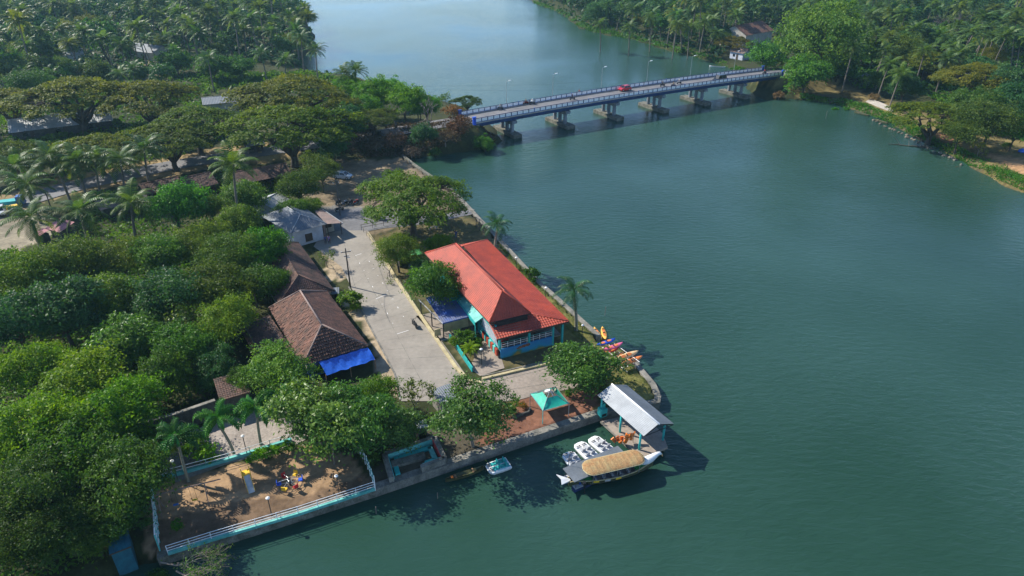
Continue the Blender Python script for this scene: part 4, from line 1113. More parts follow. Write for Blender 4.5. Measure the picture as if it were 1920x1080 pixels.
def mk_bare(key, seed, Rr=4.0, hc=4.5, m='dead_wood', depth_=4, leafy=0, lm='dry', spread=.62):
    rg = np.random.default_rng(seed)
    mb, tips, twigs = MB(), [], MB()
    def grow(p, d, ln, r, k):
        e = p + d * ln
        mid = p.lerp(e, .5) + Vector(rg.normal(size=3)) * ln * .06
        (mb if k > depth_ - 2 else twigs).tube([p, mid, e], [r, r * .8, r * .6], 5 if k > depth_ - 2 else 3, cap=False)
        if k == 0: tips.append(e); return
        for _ in range(3 if k > 1 else 4):
            nd = (d + Vector(rg.normal(size=3)) * spread + Vector((0, 0, .12))).normalized()
            grow(e, nd, ln * rg.uniform(.62, .85), r * .55, k - 1)
    grow(Vector((0, 0, -.2)), Vector((rg.normal() * .1, rg.normal() * .1, 1)).normalized(), hc * .38, .035 * Rr, depth_)
    T = np.array([tuple(t) for t in tips])
    if leafy:
        n = leafy; pick = T[rg.integers(0, len(T), n)] + rg.normal(size=(n, 3)) * Rr * .07
        me = leaves(key + '_crown', pick, unit(rg.normal(size=(n, 3)) + np.array((0, 0, .8))), .13 * Rr / 4 * rg.uniform(.7, 1.6, n) + .05, rg.uniform(0, 1, n), LM[lm], rg=rg)
        mb.v, off = mb.v + twigs.v, len(mb.v); mb.f += [tuple(i + off for i in f) for f in twigs.f]
    else:
        me = twigs.mesh(key + '_twigs', M[m], True, False)
    ext = max(np.abs(T[:, :2]).max(), .1)
    SPEC.setdefault(key, []).append(dict(trunk=mb.mesh(key + '_trunk', M[m], True, False), crown=me, R=ext, hc=float(T[:, 2].mean()), crown_name='crown' if leafy else 'twigs'))

for s in (1, 2, 3): mk_broad('mango', s, 5.0, 5.4, .175, 11, 250, 58, .78, 'mango')
for s in (4, 5, 6): mk_broad('airy', s, 5.0, 5.8, .145, 12, 250, 64, .72, 'airy', cl=.19)
for s in (7, 8): mk_broad('bright', s, 5.0, 5.6, .165, 14, 270, 58, .8, 'bright', cl=.165)
for s in (9, 10): mk_broad('almond', s, 4.6, 4.6, .195, 11, 190, 48, .8, 'almond', 'pale_bark', cl=.20)
for s in (11, 12): mk_broad('blue', s, 5.0, 5.6, .19, 11, 230, 54, .85, 'blue', tall=1.15)
for s in (31, 32): mk_broad('dome', s, 6.0, 4.6, .27, 16, 230, 40, .95, 'mango', cl=.17)
mk_broad('giant', 33, 11.0, 8.0, .30, 24, 460, 44, .95, 'airy', cl=.11)
for s in (13, 14): mk_broad('far', s, 5.0, 6.5, .40, 9, 90, 22, .85, 'blue', tall=1.1)
for s in (15, 16): mk_broad('shrub', s, 1.3, 1.1, .15, 6, 38, 24, .75, 'bright', cl=.26)
for s in (17, 18): mk_broad('bush', s, 2.2, 1.9, .19, 7, 60, 28, .8, 'mango', cl=.25)
for s in (19, 20): mk_broad('dry_bush', s, 2.6, 1.7, .17, 8, 70, 26, .7, 'dry', 'dead_wood', cl=.25)
for s in (21, 22, 23): mk_rain(s)
mk_rain(24, 8.5, 5.0, 1.9, 270, 84, .165, 'rain', 'parasol', .26)
mk_rain(25, 8.5, 4.8, 2.9, 170, 70, .22, 'rain', 'parasol', .30)
for s in (26, 27): mk_bare('bare', s)
mk_bare('sparse', 28, 3.5, 4.5, 'dead_wood', 4, 620, 'airy')
mk_bare('sparse', 29, 3.5, 4.5, 'pale_bark', 4, 520, 'almond')
mk_bare('mauve', 30, 5.0, 6.5, 'dead_wood', 5, 0, spread=.55)

def plant(key, px, py, rpx, label, cat='tree', name=None, group=None, tint=None, var=None, squash=1.0, ground=None):
    """a tree whose crown's middle shows at (px, py) with a half width of rpx photo pixels"""
    v = SPEC[key][rnd.randrange(len(SPEC[key])) if var is None else var % len(SPEC[key])]
    h = v['hc']
    for _ in range(5):
        p = G(px, py, 1 + h)
        s = rpx / FOC * depth(p.x, p.y, p.z) / v['R']
        h = v['hc'] * s * squash
    z = gz(p.x, p.y) if ground is None else ground
    name = name or {'rain': 'rain_tree', 'parasol': 'rain_tree', 'almond': 'almond_tree', 'shrub': 'shrub', 'bush': 'bush', 'dry_bush': 'dry_bush', 'bare': 'bare_tree', 'mauve': 'bare_tree', 'sparse': 'young_tree'}.get(key, 'broadleaf_tree')
    if name in ('shrub', 'bush', 'dry_bush') and cat == 'tree': cat = 'shrub'
    t = thing(name, label, cat, (p.x, p.y, z), rnd.uniform(0, 2 * PI), group)
    t.scale = (s * rnd.uniform(.88, 1.16), s * rnd.uniform(.88, 1.16), s * squash * rnd.uniform(.92, 1.1))
    link('trunk', v['trunk'], t)
    c = link(v.get('crown_name', 'crown'), v['crown'], t)
    k = rnd.uniform(.86, 1.14)
    tint = tint or (1, 1, 1)
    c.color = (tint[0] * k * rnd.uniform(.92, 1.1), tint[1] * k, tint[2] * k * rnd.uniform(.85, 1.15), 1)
    TAKEN.append((p.x, p.y, s * v['R'] * .75))
    return t
TAKEN = []

# ---- palms
def frond(key, elev, Ln=3.6, sag=1.15, st_=15, wid=.14, ll=.95, m='palm', bushy=False, rg=None):
    """a feather leaf growing from the origin towards +x: arched rachis with leaflets"""
    rg = rg or nrg
    pts, d, p = [], elev, np.array((0., 0., 0.))
    for i in range(st_ + 1):
        pts.append(p.copy())
        p = p + np.array((math.cos(d), 0, math.sin(d))) * Ln / st_
        d -= sag * (.4 + 1.1 * i / st_) / st_ * (1.3 if elev > .3 else 1)
    pts = np.array(pts)
    V, F, T = [], [], []
    for i in range(st_):
        a, b = pts[i], pts[i + 1]; w = .05 * (1 - i / st_) + .012
        o = len(V); V += [a + (0, w, 0), a - (0, w, 0), b - (0, w, 0), b + (0, w, 0)]; F.append((o, o + 1, o + 2, o + 3)); T.append(.95)
    dirs = ((1, -.35), (-1, -.35)) if not bushy else ((1, -.2), (-1, -.2), (.75, .75), (-.75, .75), (0, -1), (.5, -.9), (-.5, -.9))
    for i in range(1, st_ + 1):
        s = i / st_
        if s < .1: continue
        l = ll * (math.sin(PI * (.16 + .80 * s)) ** .7) * rg.uniform(.85, 1.1)
        tg = unit((pts[i] - pts[i - 1])[None])[0]
        for sy, sz in dirs:
            dr = unit((tg * .62 + np.array((0, sy, 0)) * 1.0 + np.array((0, 0, 1.0)) * (sz * rg.uniform(.7, 1.5)) * (.6 if not bushy else 1))[None])[0]
            a = pts[i] - tg * wid * .5; b = pts[i] + tg * wid * .5
            e = pts[i] + dr * l; e[2] -= .16 * l * (1 if not bushy else .6)
            mid = pts[i] + dr * l * .55
            o = len(V)
            V += [a, mid - tg * wid * .6, e, mid + tg * wid * .6, b]
            F += [(o, o + 1, o + 2, o + 3), (o, o + 3, o + 4, o)]
            T += [float(np.clip(rg.normal(.42, .2), 0, 1))] * 2
    F = [f for f in F]
    me = bpy.data.meshes.new(key)
    FF = []; TT = []
    for f, t in zip(F, T):
        if f[0] == f[-1]: f = f[:-1]
        FF.append(f); TT.append(t)
    me.from_pydata([tuple(v) for v in V], [], FF)
    at = me.attributes.new('tint', 'FLOAT', 'FACE'); at.data.foreach_set('value', TT)
    me.materials.append(LM[m])
    return me
ELEV = [1.25, .95, .62, .30, -.05, -.45]
FR = {'coco': [frond('frond', e, rg=np.random.default_rng(40 + i)) for i, e in enumerate(ELEV)],
      'royal': [frond('frond', e, 3.1, 1.7, 15, .11, .72, 'royal', rg=np.random.default_rng(50 + i)) for i, e in enumerate((1.3, .95, .6, .25, -.05))],
      'fox': [frond('frond', e, 3.0, 2.1, 14, .13, .58, 'royal', True, rg=np.random.default_rng(60 + i)) for i, e in enumerate((1.25, .9, .55, .2))],
      'date': [frond('frond', e, 1.5, 1.3, 12, .07, .36, 'bright', rg=np.random.default_rng(70 + i)) for i, e in enumerate((1.3, .95, .6, .25))]}
FL = [frond('frond', e, 3.7, 1.2, 8, .34, 1.0, rg=np.random.default_rng(80 + i)) for i, e in enumerate(ELEV)]
COUNT = [2, 4, 5, 5, 4, 3]
def frond_slots(kind, rg, counts):
    out = []
    ph = rg.uniform(0, 6.28)
    for lv, n in enumerate(counts):
        for k in range(n):
            out.append((lv, ph + 2 * PI * k / n + lv * .7 + rg.uniform(-.22, .22), rg.uniform(.86, 1.1), rg.uniform(-.12, .12)))
    return out
def palm_trunk(key, H, bend, r0=.19, r1=.12, m='palm_bark', seed=0):
    a = seed * 2.4
    pts = [(math.cos(a) * bend * (i / 7) ** 1.7, math.sin(a) * bend * (i / 7) ** 1.7, H * i / 7 - (.3 if i == 0 else 0)) for i in range(8)]
    mb = MB().tube(pts, [r0 * 1.35] + [r0 + (r1 - r0) * i / 7 for i in range(1, 8)], 7, cap=False)
    return mb.mesh(key, M[m], True, False), Vector(pts[-1])
def join_fronds(name, slots, meshes, top, extra=None, tints=None):
    V, F, T = [], [], []
    for lv, az, sc, tw in slots:
        me = meshes[lv]
        co = np.empty(len(me.vertices) * 3, np.float32); me.vertices.foreach_get('co', co); co = co.reshape(-1, 3) * sc
        c, s = math.cos(az), math.sin(az)
        co = co @ np.array(((c, s, 0), (-s, c, 0), (0, 0, 1)))
        o = len(V); V += [tuple(q) for q in co + np.array(top)]
        F += [tuple(o + i for i in p.vertices) for p in me.polygons]
        tt = np.empty(len(me.polygons), np.float32); me.attributes['tint'].data.foreach_get('value', tt)
        T += list(tt + (.25 if lv >= 4 else 0))
    me = bpy.data.meshes.new(name); me.from_pydata(V, [], F)
    at = me.attributes.new('tint', 'FLOAT', 'FACE'); at.data.foreach_set('value', np.clip(T, 0, 1))
    me.materials.append(meshes[0].materials[0])
    return me
FARP = []
for k in range(7):
    H = (8, 9.5, 11, 12.5, 14, 10, 13)[k]
    tr, top = palm_trunk('palm_trunk', H, (.4, 1.2, .8, 1.8, 1.0, 2.2, .3)[k], seed=k)
    rg = np.random.default_rng(90 + k)
    FARP.append(dict(trunk=tr, crown=join_fronds('palm_crown', frond_slots('coco', rg, COUNT), FL, top), H=H, top=top))
NUTS = MB()
for k in range(6): NUTS.ball((.24 * math.cos(k * 1.05), .24 * math.sin(k * 1.05), -.2 - .08 * (k % 2)), (.12, .12, .15), 6, 4)
NUTS_ME = NUTS.mesh('coconuts', M['kayak_orange'], True)
def palm_at(px, py, label, kind='coco', H=10, group=None, sc=1.0, tint=None, bend=.8, near=True, cat='palm tree'):
    p = G(px, py, 1 + H)
    z = gz(p.x, p.y)
    rg = np.random.default_rng(rnd.randrange(10 ** 6))
    nm = {'coco': 'coconut_palm', 'royal': 'royal_palm', 'fox': 'foxtail_palm', 'date': 'date_palm'}[kind]
    tr, top = palm_trunk(nm + '_trunk', (H + 1 - z) / sc, bend, *{'coco': (.2, .13, 'palm_bark'), 'royal': (.24, .2, 'royal_bark'), 'fox': (.16, .13, 'royal_bark'), 'date': (.18, .2, 'palm_bark')}[kind], seed=rnd.random() * 3)
    t = thing(nm, label, cat, (p.x - top.x * sc, p.y - top.y * sc, z), 0, group)
    t.scale = (sc,) * 3
    link('trunk', tr, t)
    if kind in ('royal', 'fox'):
        MB().tube([top - Vector((0, 0, .1)), top + Vector((0, 0, .5)), top + Vector((0, 0, 1.15))], [.15, .17, .07], 7).build('crownshaft', M['green_paint'], t, True)
        top = top + Vector((0, 0, 1.0))
    counts = {'coco': COUNT, 'royal': [2, 4, 4, 5, 3], 'fox': [2, 3, 4, 3], 'date': [3, 6, 7, 7]}[kind]
    for lv, az, s, tw in frond_slots(kind, rg, counts):
        c = link('frond', FR[kind][lv], t, top, (tw, 0, az), s)
        k = rg.uniform(.8, 1.2); tt = tint or (1, 1, 1)
        old = (2.0, 1.5, .9) if kind == 'coco' and lv == len(counts) - 1 and rg.uniform() < .45 else (1, 1, 1)
        c.color = (tt[0] * k * old[0], tt[1] * k * old[1], tt[2] * k * old[2], 1)
    TAKEN.append((p.x, p.y, 2.5))
    return t
def far_palm(x, y, label, group, k=None):
    v = FARP[rnd.randrange(7) if k is None else k]
    t = thing('coconut_palm', label, 'palm tree', (x, y, gz(x, y)), rnd.uniform(0, 6.28), group)
    t.rotation_euler = (rnd.gauss(0, .09), rnd.gauss(0, .09), rnd.uniform(0, 6.28))
    s = rnd.uniform(.95, 1.5); t.scale = (s, s, s * rnd.uniform(.75, 1.1))
    link('trunk', v['trunk'], t)
    c = link('crown', v['crown'], t)
    g = rnd.uniform(.75, 1.2); y_ = rnd.random() < .12
    c.color = (g * (1.5 if y_ else rnd.uniform(.8, 1.15)), g * (1.15 if y_ else 1), g * (.8 if y_ else rnd.uniform(.9, 1.5)), 1)
    return t

# ---- trees one can tell apart, by hand
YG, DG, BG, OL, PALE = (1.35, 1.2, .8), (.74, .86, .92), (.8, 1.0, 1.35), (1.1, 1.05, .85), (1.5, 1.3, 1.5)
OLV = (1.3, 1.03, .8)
for a in [
    # broad umbrella crowns behind the road
    ('rain', 540, 228, 122, 'huge umbrella rain tree nearest the bridge road, standing left of the riverside car park', OL),
    ('rain', 545, 168, 118, 'olive rain tree behind the biggest umbrella crown, reaching the far inlet', OLV),
    ('rain', 365, 232, 88, 'dark green rain tree with a thick upright trunk between road and blue roof', (.9, .95, 1.1)),
    ('rain', 275, 178, 100, 'olive rain tree spreading behind the right end of the long white roof', OLV),
    ('rain', 140, 178, 105, 'yellowish rain tree spreading over the middle of the long white roof', (1.4, 1.08, .75)),
    ('rain', 15, 190, 80, 'yellow olive rain tree at the left edge beside the long white roof', (1.35, 1.06, .9)),
    ('rain', 178, 270, 86, 'olive rain tree in front of the long white roof with coconut palms before it', OLV),
    ('rain', 315, 258, 90, 'rain tree with a leaning dark trunk beside the asphalt road', (.95, .95, 1.0)),
    ('rain', 20, 290, 70, 'half bare rain tree at the left edge in front of the long white roof', (.95, .9, .9)),
    ('parasol', 770, 366, 122, 'wide flat topped rain tree by the water above the parked auto rickshaw', (.75, 1.12, .8), 0),
    ('parasol', 700, 235, 52, 'bright green spreading tree on the embankment beside the bridge road', (.75, .8, .9)),
    ('parasol', 876, 188, 30, 'small flat topped tree at the far side of the bridge entrance', (.55, .65, 1.0)),
    ('blue', 625, 270, 34, 'dark bush like tree on the bank below the bridge road', DG),
    ('blue', 795, 252, 28, 'dark green round tree among dry shrubs on the bridge embankment', DG),
    ('bright', 908, 254, 21, 'green leafy tree under the near end of the bridge', (.6, .75, 1)),
    ('sparse', 843, 192, 26, 'thin half bare tree beside the bridge entrance', DG),
    ('bare', 800, 222, 34, 'bare grey thorn tree on the verge before the bridge', None),
    ('bare', 740, 222, 26, 'bare twiggy tree behind the embankment beside the mangrove clump', None),
    # mangrove clump on the point
    ('bright', 650, 163, 34, 'mangrove tree at the left end of the bright green clump by the inlet', (.8, .95, .9)),
    ('bright', 705, 178, 42, 'mangrove tree in the middle of the bright green clump behind the embankment', (1.0, 1.05, .9)),
    ('bright', 758, 186, 42, 'mangrove tree beside the twin utility poles', (.9, 1.0, .9)),
    ('bright', 800, 200, 30, 'mangrove tree at the right end of the bright green clump', (.8, .95, .9)),
    ('bright', 690, 205, 36, 'lower mangrove tree in front of the bright green clump', (.7, .85, .9)),
    ('bright', 735, 170, 30, 'mangrove tree at the back of the bright green clump along the water', (.9, 1.0, .9)),
    ('blue', 640, 208, 42, 'grey green tree between the olive rain trees and the mangrove clump', (.9, .85, .9)),
    # between road and lane
    ('airy', 560, 345, 44, 'grey green tree over the yard above the metal roofed white house', (.62, .72, 1.1)),
    ('airy', 600, 318, 40, 'pale feathery tree beside the parked silver car', (.75, .75, 1.0)),
    ('mango', 580, 385, 26, 'low bright bush tree behind the metal roofed white house', YG),
    ('mango', 330, 388, 54, 'round bright green tree before the broken market roofs', (1.0, 1.3, 1.5)),
    ('mango', 462, 372, 42, 'dull green tree beside the tall lone coconut palm', (1.1, 1.0, 1.3)),
    ('bush', 200, 372, 28, 'low green shrub tree among the palms beside the road', None),
    ('mango', 455, 415, 44, 'green tree at the foot of the tall lone coconut palm', (1.3, 1.1, 1.0)),
    ('bright', 492, 470, 54, 'bright green tree beside the wall of the metal roofed white house', (.75, .85, .9)),
    ('airy', 425, 470, 60, 'feathery tree left of the bright tree by the metal roofed house', (.9, .95, 1.2)),
    ('airy', 365, 455, 56, 'yellow green feathery tree in front of the round bright tree', (1.0, 1.0, 1.0)),
    ('mango', 300, 475, 60, 'dense green tree in the middle of the left grove below the palms', (1.2, 1.1, 1.1)),
    ('airy', 225, 478, 58, 'pale olive tree on the upper edge of the grove below the palms', (1.0, .95, 1.3)),
    ('airy', 140, 490, 62, 'thin pale tree on the upper left edge of the grove', (.9, .9, 1.2)),
    ('airy', 45, 515, 66, 'yellow green tree at the left edge of the grove beside the dirt yard', (.85, .95, .9)),
    ('mango', 500, 530, 40, 'deep green tree touching the old tiled roof behind the tile house', DG),
    ('airy', 395, 540, 62, 'mid green tree in the grove left of the old tiled roof', (.6, .7, .9)),
    ('blue', 310, 560, 66, 'dark blue green tree in the middle of the grove', DG),
    ('mango', 215, 560, 62, 'dark tree in the centre left of the grove', (.85, .9, 1.1)),
    ('blue', 110, 575, 82, 'big shadowy tree in the left of the grove', DG),
    ('blue', 25, 610, 72, 'dark blue green tree at the left edge of the grove', DG),
    ('airy', 415, 600, 62, 'tall yellow green feathery tree left of the tile house', (1.15, 1.25, .8)),
    ('almond', 245, 625, 62, 'glossy broad leaved tree in the middle of the grove', (1.1, 1.2, .9)),
    ('mango', 345, 650, 54, 'leafy tree beside the feathery tree and the stone hut', (.85, .95, 1)),
    ('bright', 60, 700, 72, 'bright green tree at the left edge in the lower grove', (1.35, 1.1, .8)),
    ('bright', 150, 715, 84, 'largest bright green crown of the lower grove', (1.35, 1.12, .8)),
    ('mango', 300, 705, 56, 'dark green tree right of the brightest crown', (.75, .85, 1)),
    ('blue', 405, 690, 42, 'shadowy tree behind the stone hut', DG),
    ('bright', 225, 770, 76, 'lush green tree above the old stone wall', (1.0, .95, .9)),
    ('bright', 60, 810, 92, 'tall yellow green tree at the left edge above the shaded grove', (1.25, 1.05, .8)),
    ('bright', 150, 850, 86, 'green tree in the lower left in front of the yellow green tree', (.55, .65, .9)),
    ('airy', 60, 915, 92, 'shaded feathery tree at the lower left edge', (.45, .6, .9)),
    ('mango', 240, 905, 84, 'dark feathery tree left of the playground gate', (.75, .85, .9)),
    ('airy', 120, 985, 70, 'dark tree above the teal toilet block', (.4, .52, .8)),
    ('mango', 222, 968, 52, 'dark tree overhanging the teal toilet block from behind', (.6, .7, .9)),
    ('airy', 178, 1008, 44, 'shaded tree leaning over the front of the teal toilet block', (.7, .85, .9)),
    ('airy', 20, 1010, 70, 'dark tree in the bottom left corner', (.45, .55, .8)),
    ('mango', 250, 830, 46, 'dark tree at the end of the old stone wall', DG),
    ('mango', 520, 690, 62, 'round green tree in front of the tile house', (1.3, 1.25, 1.7)),
    ('mango', 455, 718, 34, 'small dark tree beside the stone hut', DG),
    ('almond', 598, 792, 80, 'large glossy leaved tree over the corner of the playground', (1.15, 1.1, .9)),
    ('almond', 665, 790, 78, 'dark glossy tree above the sunken concrete tank', (.85, 1.0, .9)),
    ('bright', 700, 740, 46, 'bright drooping tree below the blue tarpaulin', (.75, .9, 1)),
    ('sparse', 570, 720, 34, 'thin pale leaved tree beside the blue tarpaulin', (.8, .9, 1.3)),
    ('almond', 735, 795, 52, 'shaded glossy tree left of the small white sheet roof', DG),
    ('sparse', 775, 735, 34, 'thin brownish tree between the lane and the small grey roof', (1.1, .75, .9)),
    ('almond', 885, 782, 72, 'big almond tree on the red soil left of the green tent', None),
    ('almond', 1088, 685, 70, 'big almond tree between the red roofed building and the white boat shed', (.85, 1.05, .9)),
    ('mango', 820, 535, 60, 'dense dark green tree overhanging the blue shelter roof', (.68, .95, 1.0)),
    ('airy', 745, 468, 42, 'bushy pale green tree inside the fenced garden', (.85, .9, 1.2)),
    ('sparse', 728, 500, 30, 'sparse young tree beside the lane fence', None),
    ('bright', 818, 460, 32, 'round lime green tree behind the red roof', (.95, .95, .8)),
    ('sparse', 612, 485, 26, 'small pale tree on the bare soil by the utility pole', (.8, .9, 1.5)),
    ('blue', 790, 500, 26, 'dark low tree between garden and blue shelter roof', DG),
    ('sparse', 615, 800, 58, 'twiggy tree with pale branches showing through the large glossy tree', (.8, 1.0, 1.1)),
    ('sparse', 690, 770, 44, 'twiggy tree behind the large glossy trees near the tarpaulin', (.8, .95, 1.0)),
    ('sparse', 470, 520, 40, 'thin pale branched tree in the grove near the old tiled roof', (1.0, 1.0, 1.1)),
    ('sparse', 265, 515, 42, 'thin branched tree standing out in the upper grove', (1.1, 1.0, 1.0)),
    ('sparse', 180, 650, 44, 'thin branched tree in the middle left of the grove', (1.1, 1.1, .9)),
    ('sparse', 330, 600, 40, 'half bare tree beside the tall feathery tree', (1.2, 1.0, .8)),
    ('bare', 170, 478, 34, 'leafless brown tree on the upper left edge of the grove', None),
    ('airy', 300, 835, 40, 'feathery tree reaching over the end of the playground terrace', (.8, .85, .9)),
    # right bank
    ('blue', 1700, 160, 34, 'dark green tree behind the pair of bank palms', DG),
    ('mango', 1655, 150, 26, 'dark bushy tree at the top of the landing slope', DG),
    ('airy', 1805, 240, 40, 'pale feathery tree between the forked rain tree and the path', (.8, .8, 1.1)),
    ('mango', 1830, 195, 44, 'mid green tree behind the forked rain tree', (.75, .8, 1.0)),
    ('blue', 1880, 160, 44, 'deep green tree right of the wide rain tree', DG),
    ('airy', 1700, 95, 40, 'olive feathery tree left of the olive rain tree', (.8, .75, .9)),
    ('dome', 1570, 140, 30, 'dark tree in the shade under the very large pale tree', DG),
    ('giant', 1540, 88, 90, 'very large pale green tree at the right end of the bridge', (.95, 1.0, 1.3)),
    ('dome', 1612, 95, 40, 'shaded tree on the right side of the very large pale tree', DG),
    ('dome', 1512, 142, 44, 'leafy tree hanging over the water right of the bridge end', (.8, 1.15, 1.2)),
    ('dome', 1440, 104, 36, 'bright leafy tree on the far side of the bridge end', (.8, 1.2, 1)),
    ('dome', 1478, 85, 34, 'deep green tree between the bridge end and the brown roofed house', DG),
    ('parasol', 1378, 76, 38, 'umbrella tree in front of the brown roofed house', (1.1, .78, .9)),
    ('mauve', 1795, 45, 38, 'leafless mauve grey tree among the palms on the right', None),
    ('rain', 1742, 110, 62, 'olive rain tree below the leafless mauve tree', (1.3, 1.0, .9)),
    ('rain', 1838, 142, 80, 'wide rain tree on the right behind the path', (1.2, .95, .9)),
    ('rain', 1758, 205, 82, 'flat topped rain tree with a forked trunk on the right bank', (1.0, 1.0, .9)),
    ('airy', 1862, 225, 56, 'grey green feathery tree right of the forked rain tree', (.65, .7, 1.1)),
    ('blue', 1905, 190, 50, 'dark green tree at the right edge', DG),
    ('mango', 1905, 245, 36, 'bright leafy tree at the right edge above the dirt path', (.7, 1.3, .9)),
    ('sparse', 1838, 277, 24, 'young tree with pale yellow leaves on the grassy right bank', (2.0, 1.5, 1.0)),
    ('bush', 1888, 273, 9, 'small yellow green bush beside the dirt path on the right', YG),
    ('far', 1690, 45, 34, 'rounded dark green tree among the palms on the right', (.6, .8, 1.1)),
    ('blue', 1115, 22, 24, 'blue green tree on the far right bank by the grassy point', (1.1, 1.1, 1.2)),
    # far left
    ('far', 195, 75, 38, 'dark rounded tree between the two houses in the far left palms', DG),
    ('far', 140, 78, 28, 'blue green tree behind the far white house', (.8, .9, 1.3)),
    ('far', 60, 60, 34, 'dark tree left of the far white house', DG),
    ('far', 305, 135, 26, 'dark shrubby tree at the foot of the dense left palms', DG),
    ('far', 250, 40, 30, 'dark tree behind the far grey roof', (.8, .9, 1.2)),
    ('airy', 60, 150, 40, 'mid green tree left of the low palms at far left', (.5, .7, 1.1)),
    ('dome', 20, 130, 40, 'dark rounded tree at the far left edge above the olive rain trees', DG),
    ('dome', 180, 142, 30, 'brownish dark bush tree behind the olive rain trees at left', (1.0, .75, .9)),
    ('dome', 120, 150, 30, 'green bushy tree behind the yellowish rain tree', (.8, .85, 1)),
    ('dome', 330, 118, 30, 'dark bushy tree at the edge of the dense left palms', DG),
    ('dome', 400, 128, 32, 'dark shrubby tree under the dense left palms behind the blue roof', DG),
    ('dome', 450, 128, 28, 'dark bushy tree behind the dark green rain tree', DG),
    ('dome', 262, 138, 20, 'dull round bush tree beside the small bare plot at far left', (.9, .9, .9)),
    ('rain', 95, 288, 56, 'olive rain tree over the road at the far left palms', OL),
    ('blue', 650, 245, 36, 'dark grey green tree right of the biggest umbrella tree', DG),
    ('mango', 545, 395, 30, 'green tree pressing against the metal shed', DG),
    ('airy', 395, 385, 34, 'feathery tree between the round bright tree and the lone palm', (.8, .9, 1)),
]:
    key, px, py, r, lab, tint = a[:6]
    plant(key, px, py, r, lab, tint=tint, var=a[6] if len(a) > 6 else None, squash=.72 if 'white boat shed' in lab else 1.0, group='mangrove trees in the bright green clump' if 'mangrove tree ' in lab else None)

# shrubs
for a in [
    ('bush', 870, 632, 22, 'leafy green shrub in the small planted bed beside the turquoise wall', None),
    ('bush', 852, 640, 13, 'yellow green shrub in the planted bed by the blue shelter', YG),
    ('shrub', 893, 640, 12, 'dark shrub at the back of the planted bed beside the turquoise wall', DG),
    ('bush', 655, 560, 26, 'wild green shrub between lane and tile house', (1.2, 1.1, 1)),
    ('shrub', 668, 575, 12, 'low ragged shrub at the lane edge', (1.2, 1.0, 1)),
    ('bush', 996, 514, 17, 'round dark shrub on the river wall behind the red roof', DG),
    ('bush', 958, 766, 15, 'flower bed shrub beside the almond tree on red soil', (1.1, 1, 1)),
    ('shrub', 980, 760, 9, 'reddish shrub in the planter beside the green tent', (2.2, .55, 1.4)),
    ('shrub', 968, 752, 8, 'yellow shrub in the planter beside the green tent', YG),
    ('shrub', 1065, 738, 9, 'small shrub between the green tent and the almond tree', None),
    ('shrub', 1120, 700, 9, 'little shrub under the almond tree beside the kayak rack', DG),
    ('bush', 360, 835, 34, 'lime green shrub between the foxtail palms', (1.5, 1.5, .8)),
    ('shrub', 385, 850, 22, 'low lime shrub at the terrace edge', (1.3, 1.4, .7)),
    ('shrub', 490, 852, 18, 'bright hedge shrub at the foot of the right foxtail palm', (1.0, 1.3, .6)),
    ('shrub', 515, 845, 17, 'yellow green hedge shrub right of the foxtail palm foot', (1.3, 1.3, .6)),
    ('shrub', 470, 862, 10, 'small lime shrub at the hedge end by the slide', (1.2, 1.3, .6)),
    ('shrub', 540, 838, 15, 'dull hedge shrub under the almond tree', None),
    ('dry_bush', 862, 252, 28, 'rust brown dry shrub just before the bridge', (1.0, .8, .8)),
    ('dry_bush', 835, 262, 26, 'brown dry shrub on the embankment slope', (.9, .8, .8)),
    ('dry_bush', 850, 232, 20, 'straw coloured dry shrub at the bridge corner', (1.5, 1.2, .8)),
    ('dry_bush', 740, 268, 24, 'reddish dry shrub below the spreading embankment tree', (1.1, .75, .8)),
    ('dry_bush', 705, 275, 20, 'dry brush at the foot of the embankment tree', (.8, .75, .8)),
    ('dry_bush', 770, 275, 22, 'grey brown brush above the water line', (.7, .7, .8)),
    ('dry_bush', 1462, 172, 13, 'dry grass shrub at the right bridge corner', (1.1, .95, .8)),
    ('dry_bush', 1585, 178, 12, 'straw shrub on the right bank by the leaning palm', (1.1, 1, .8)),
    ('dry_bush', 1640, 182, 12, 'tall straw shrub above the landing slope', (1.3, 1.15, .8)),
    ('dry_bush', 1800, 300, 9, 'low brown shrub at the right shore', (.8, .8, .8)),
    ('bush', 815, 275, 12, 'small green shrub above the bridge side water line', DG),
    ('shrub', 330, 985, 14, 'dark weedy shrub near the river railing', DG),
    ('bush', 286, 1058, 22, 'weedy shrub at the foot of the turquoise gate fence', (.7, .9, .9)),
    ('bush', 700, 860, 16, 'ragged shrub at the playground fence corner', (.9, .8, .9)),
    ('shrub', 770, 395, 10, 'low shrub at the foot of the flat topped rain tree', DG),
    ('bush', 600, 690, 14, 'broad leaved plant at the corner of the blue tarpaulin', (.8, 1.1, 1.3)),
    ('bush', 1568, 192, 8, 'deep green reed clump at the right water edge', (.6, 1.2, 1.2)),
    ('bush', 1590, 193, 7, 'small green reed clump beside the leaning palm', (.7, 1.2, 1)),
]:
    plant(*a[:5], tint=a[5])

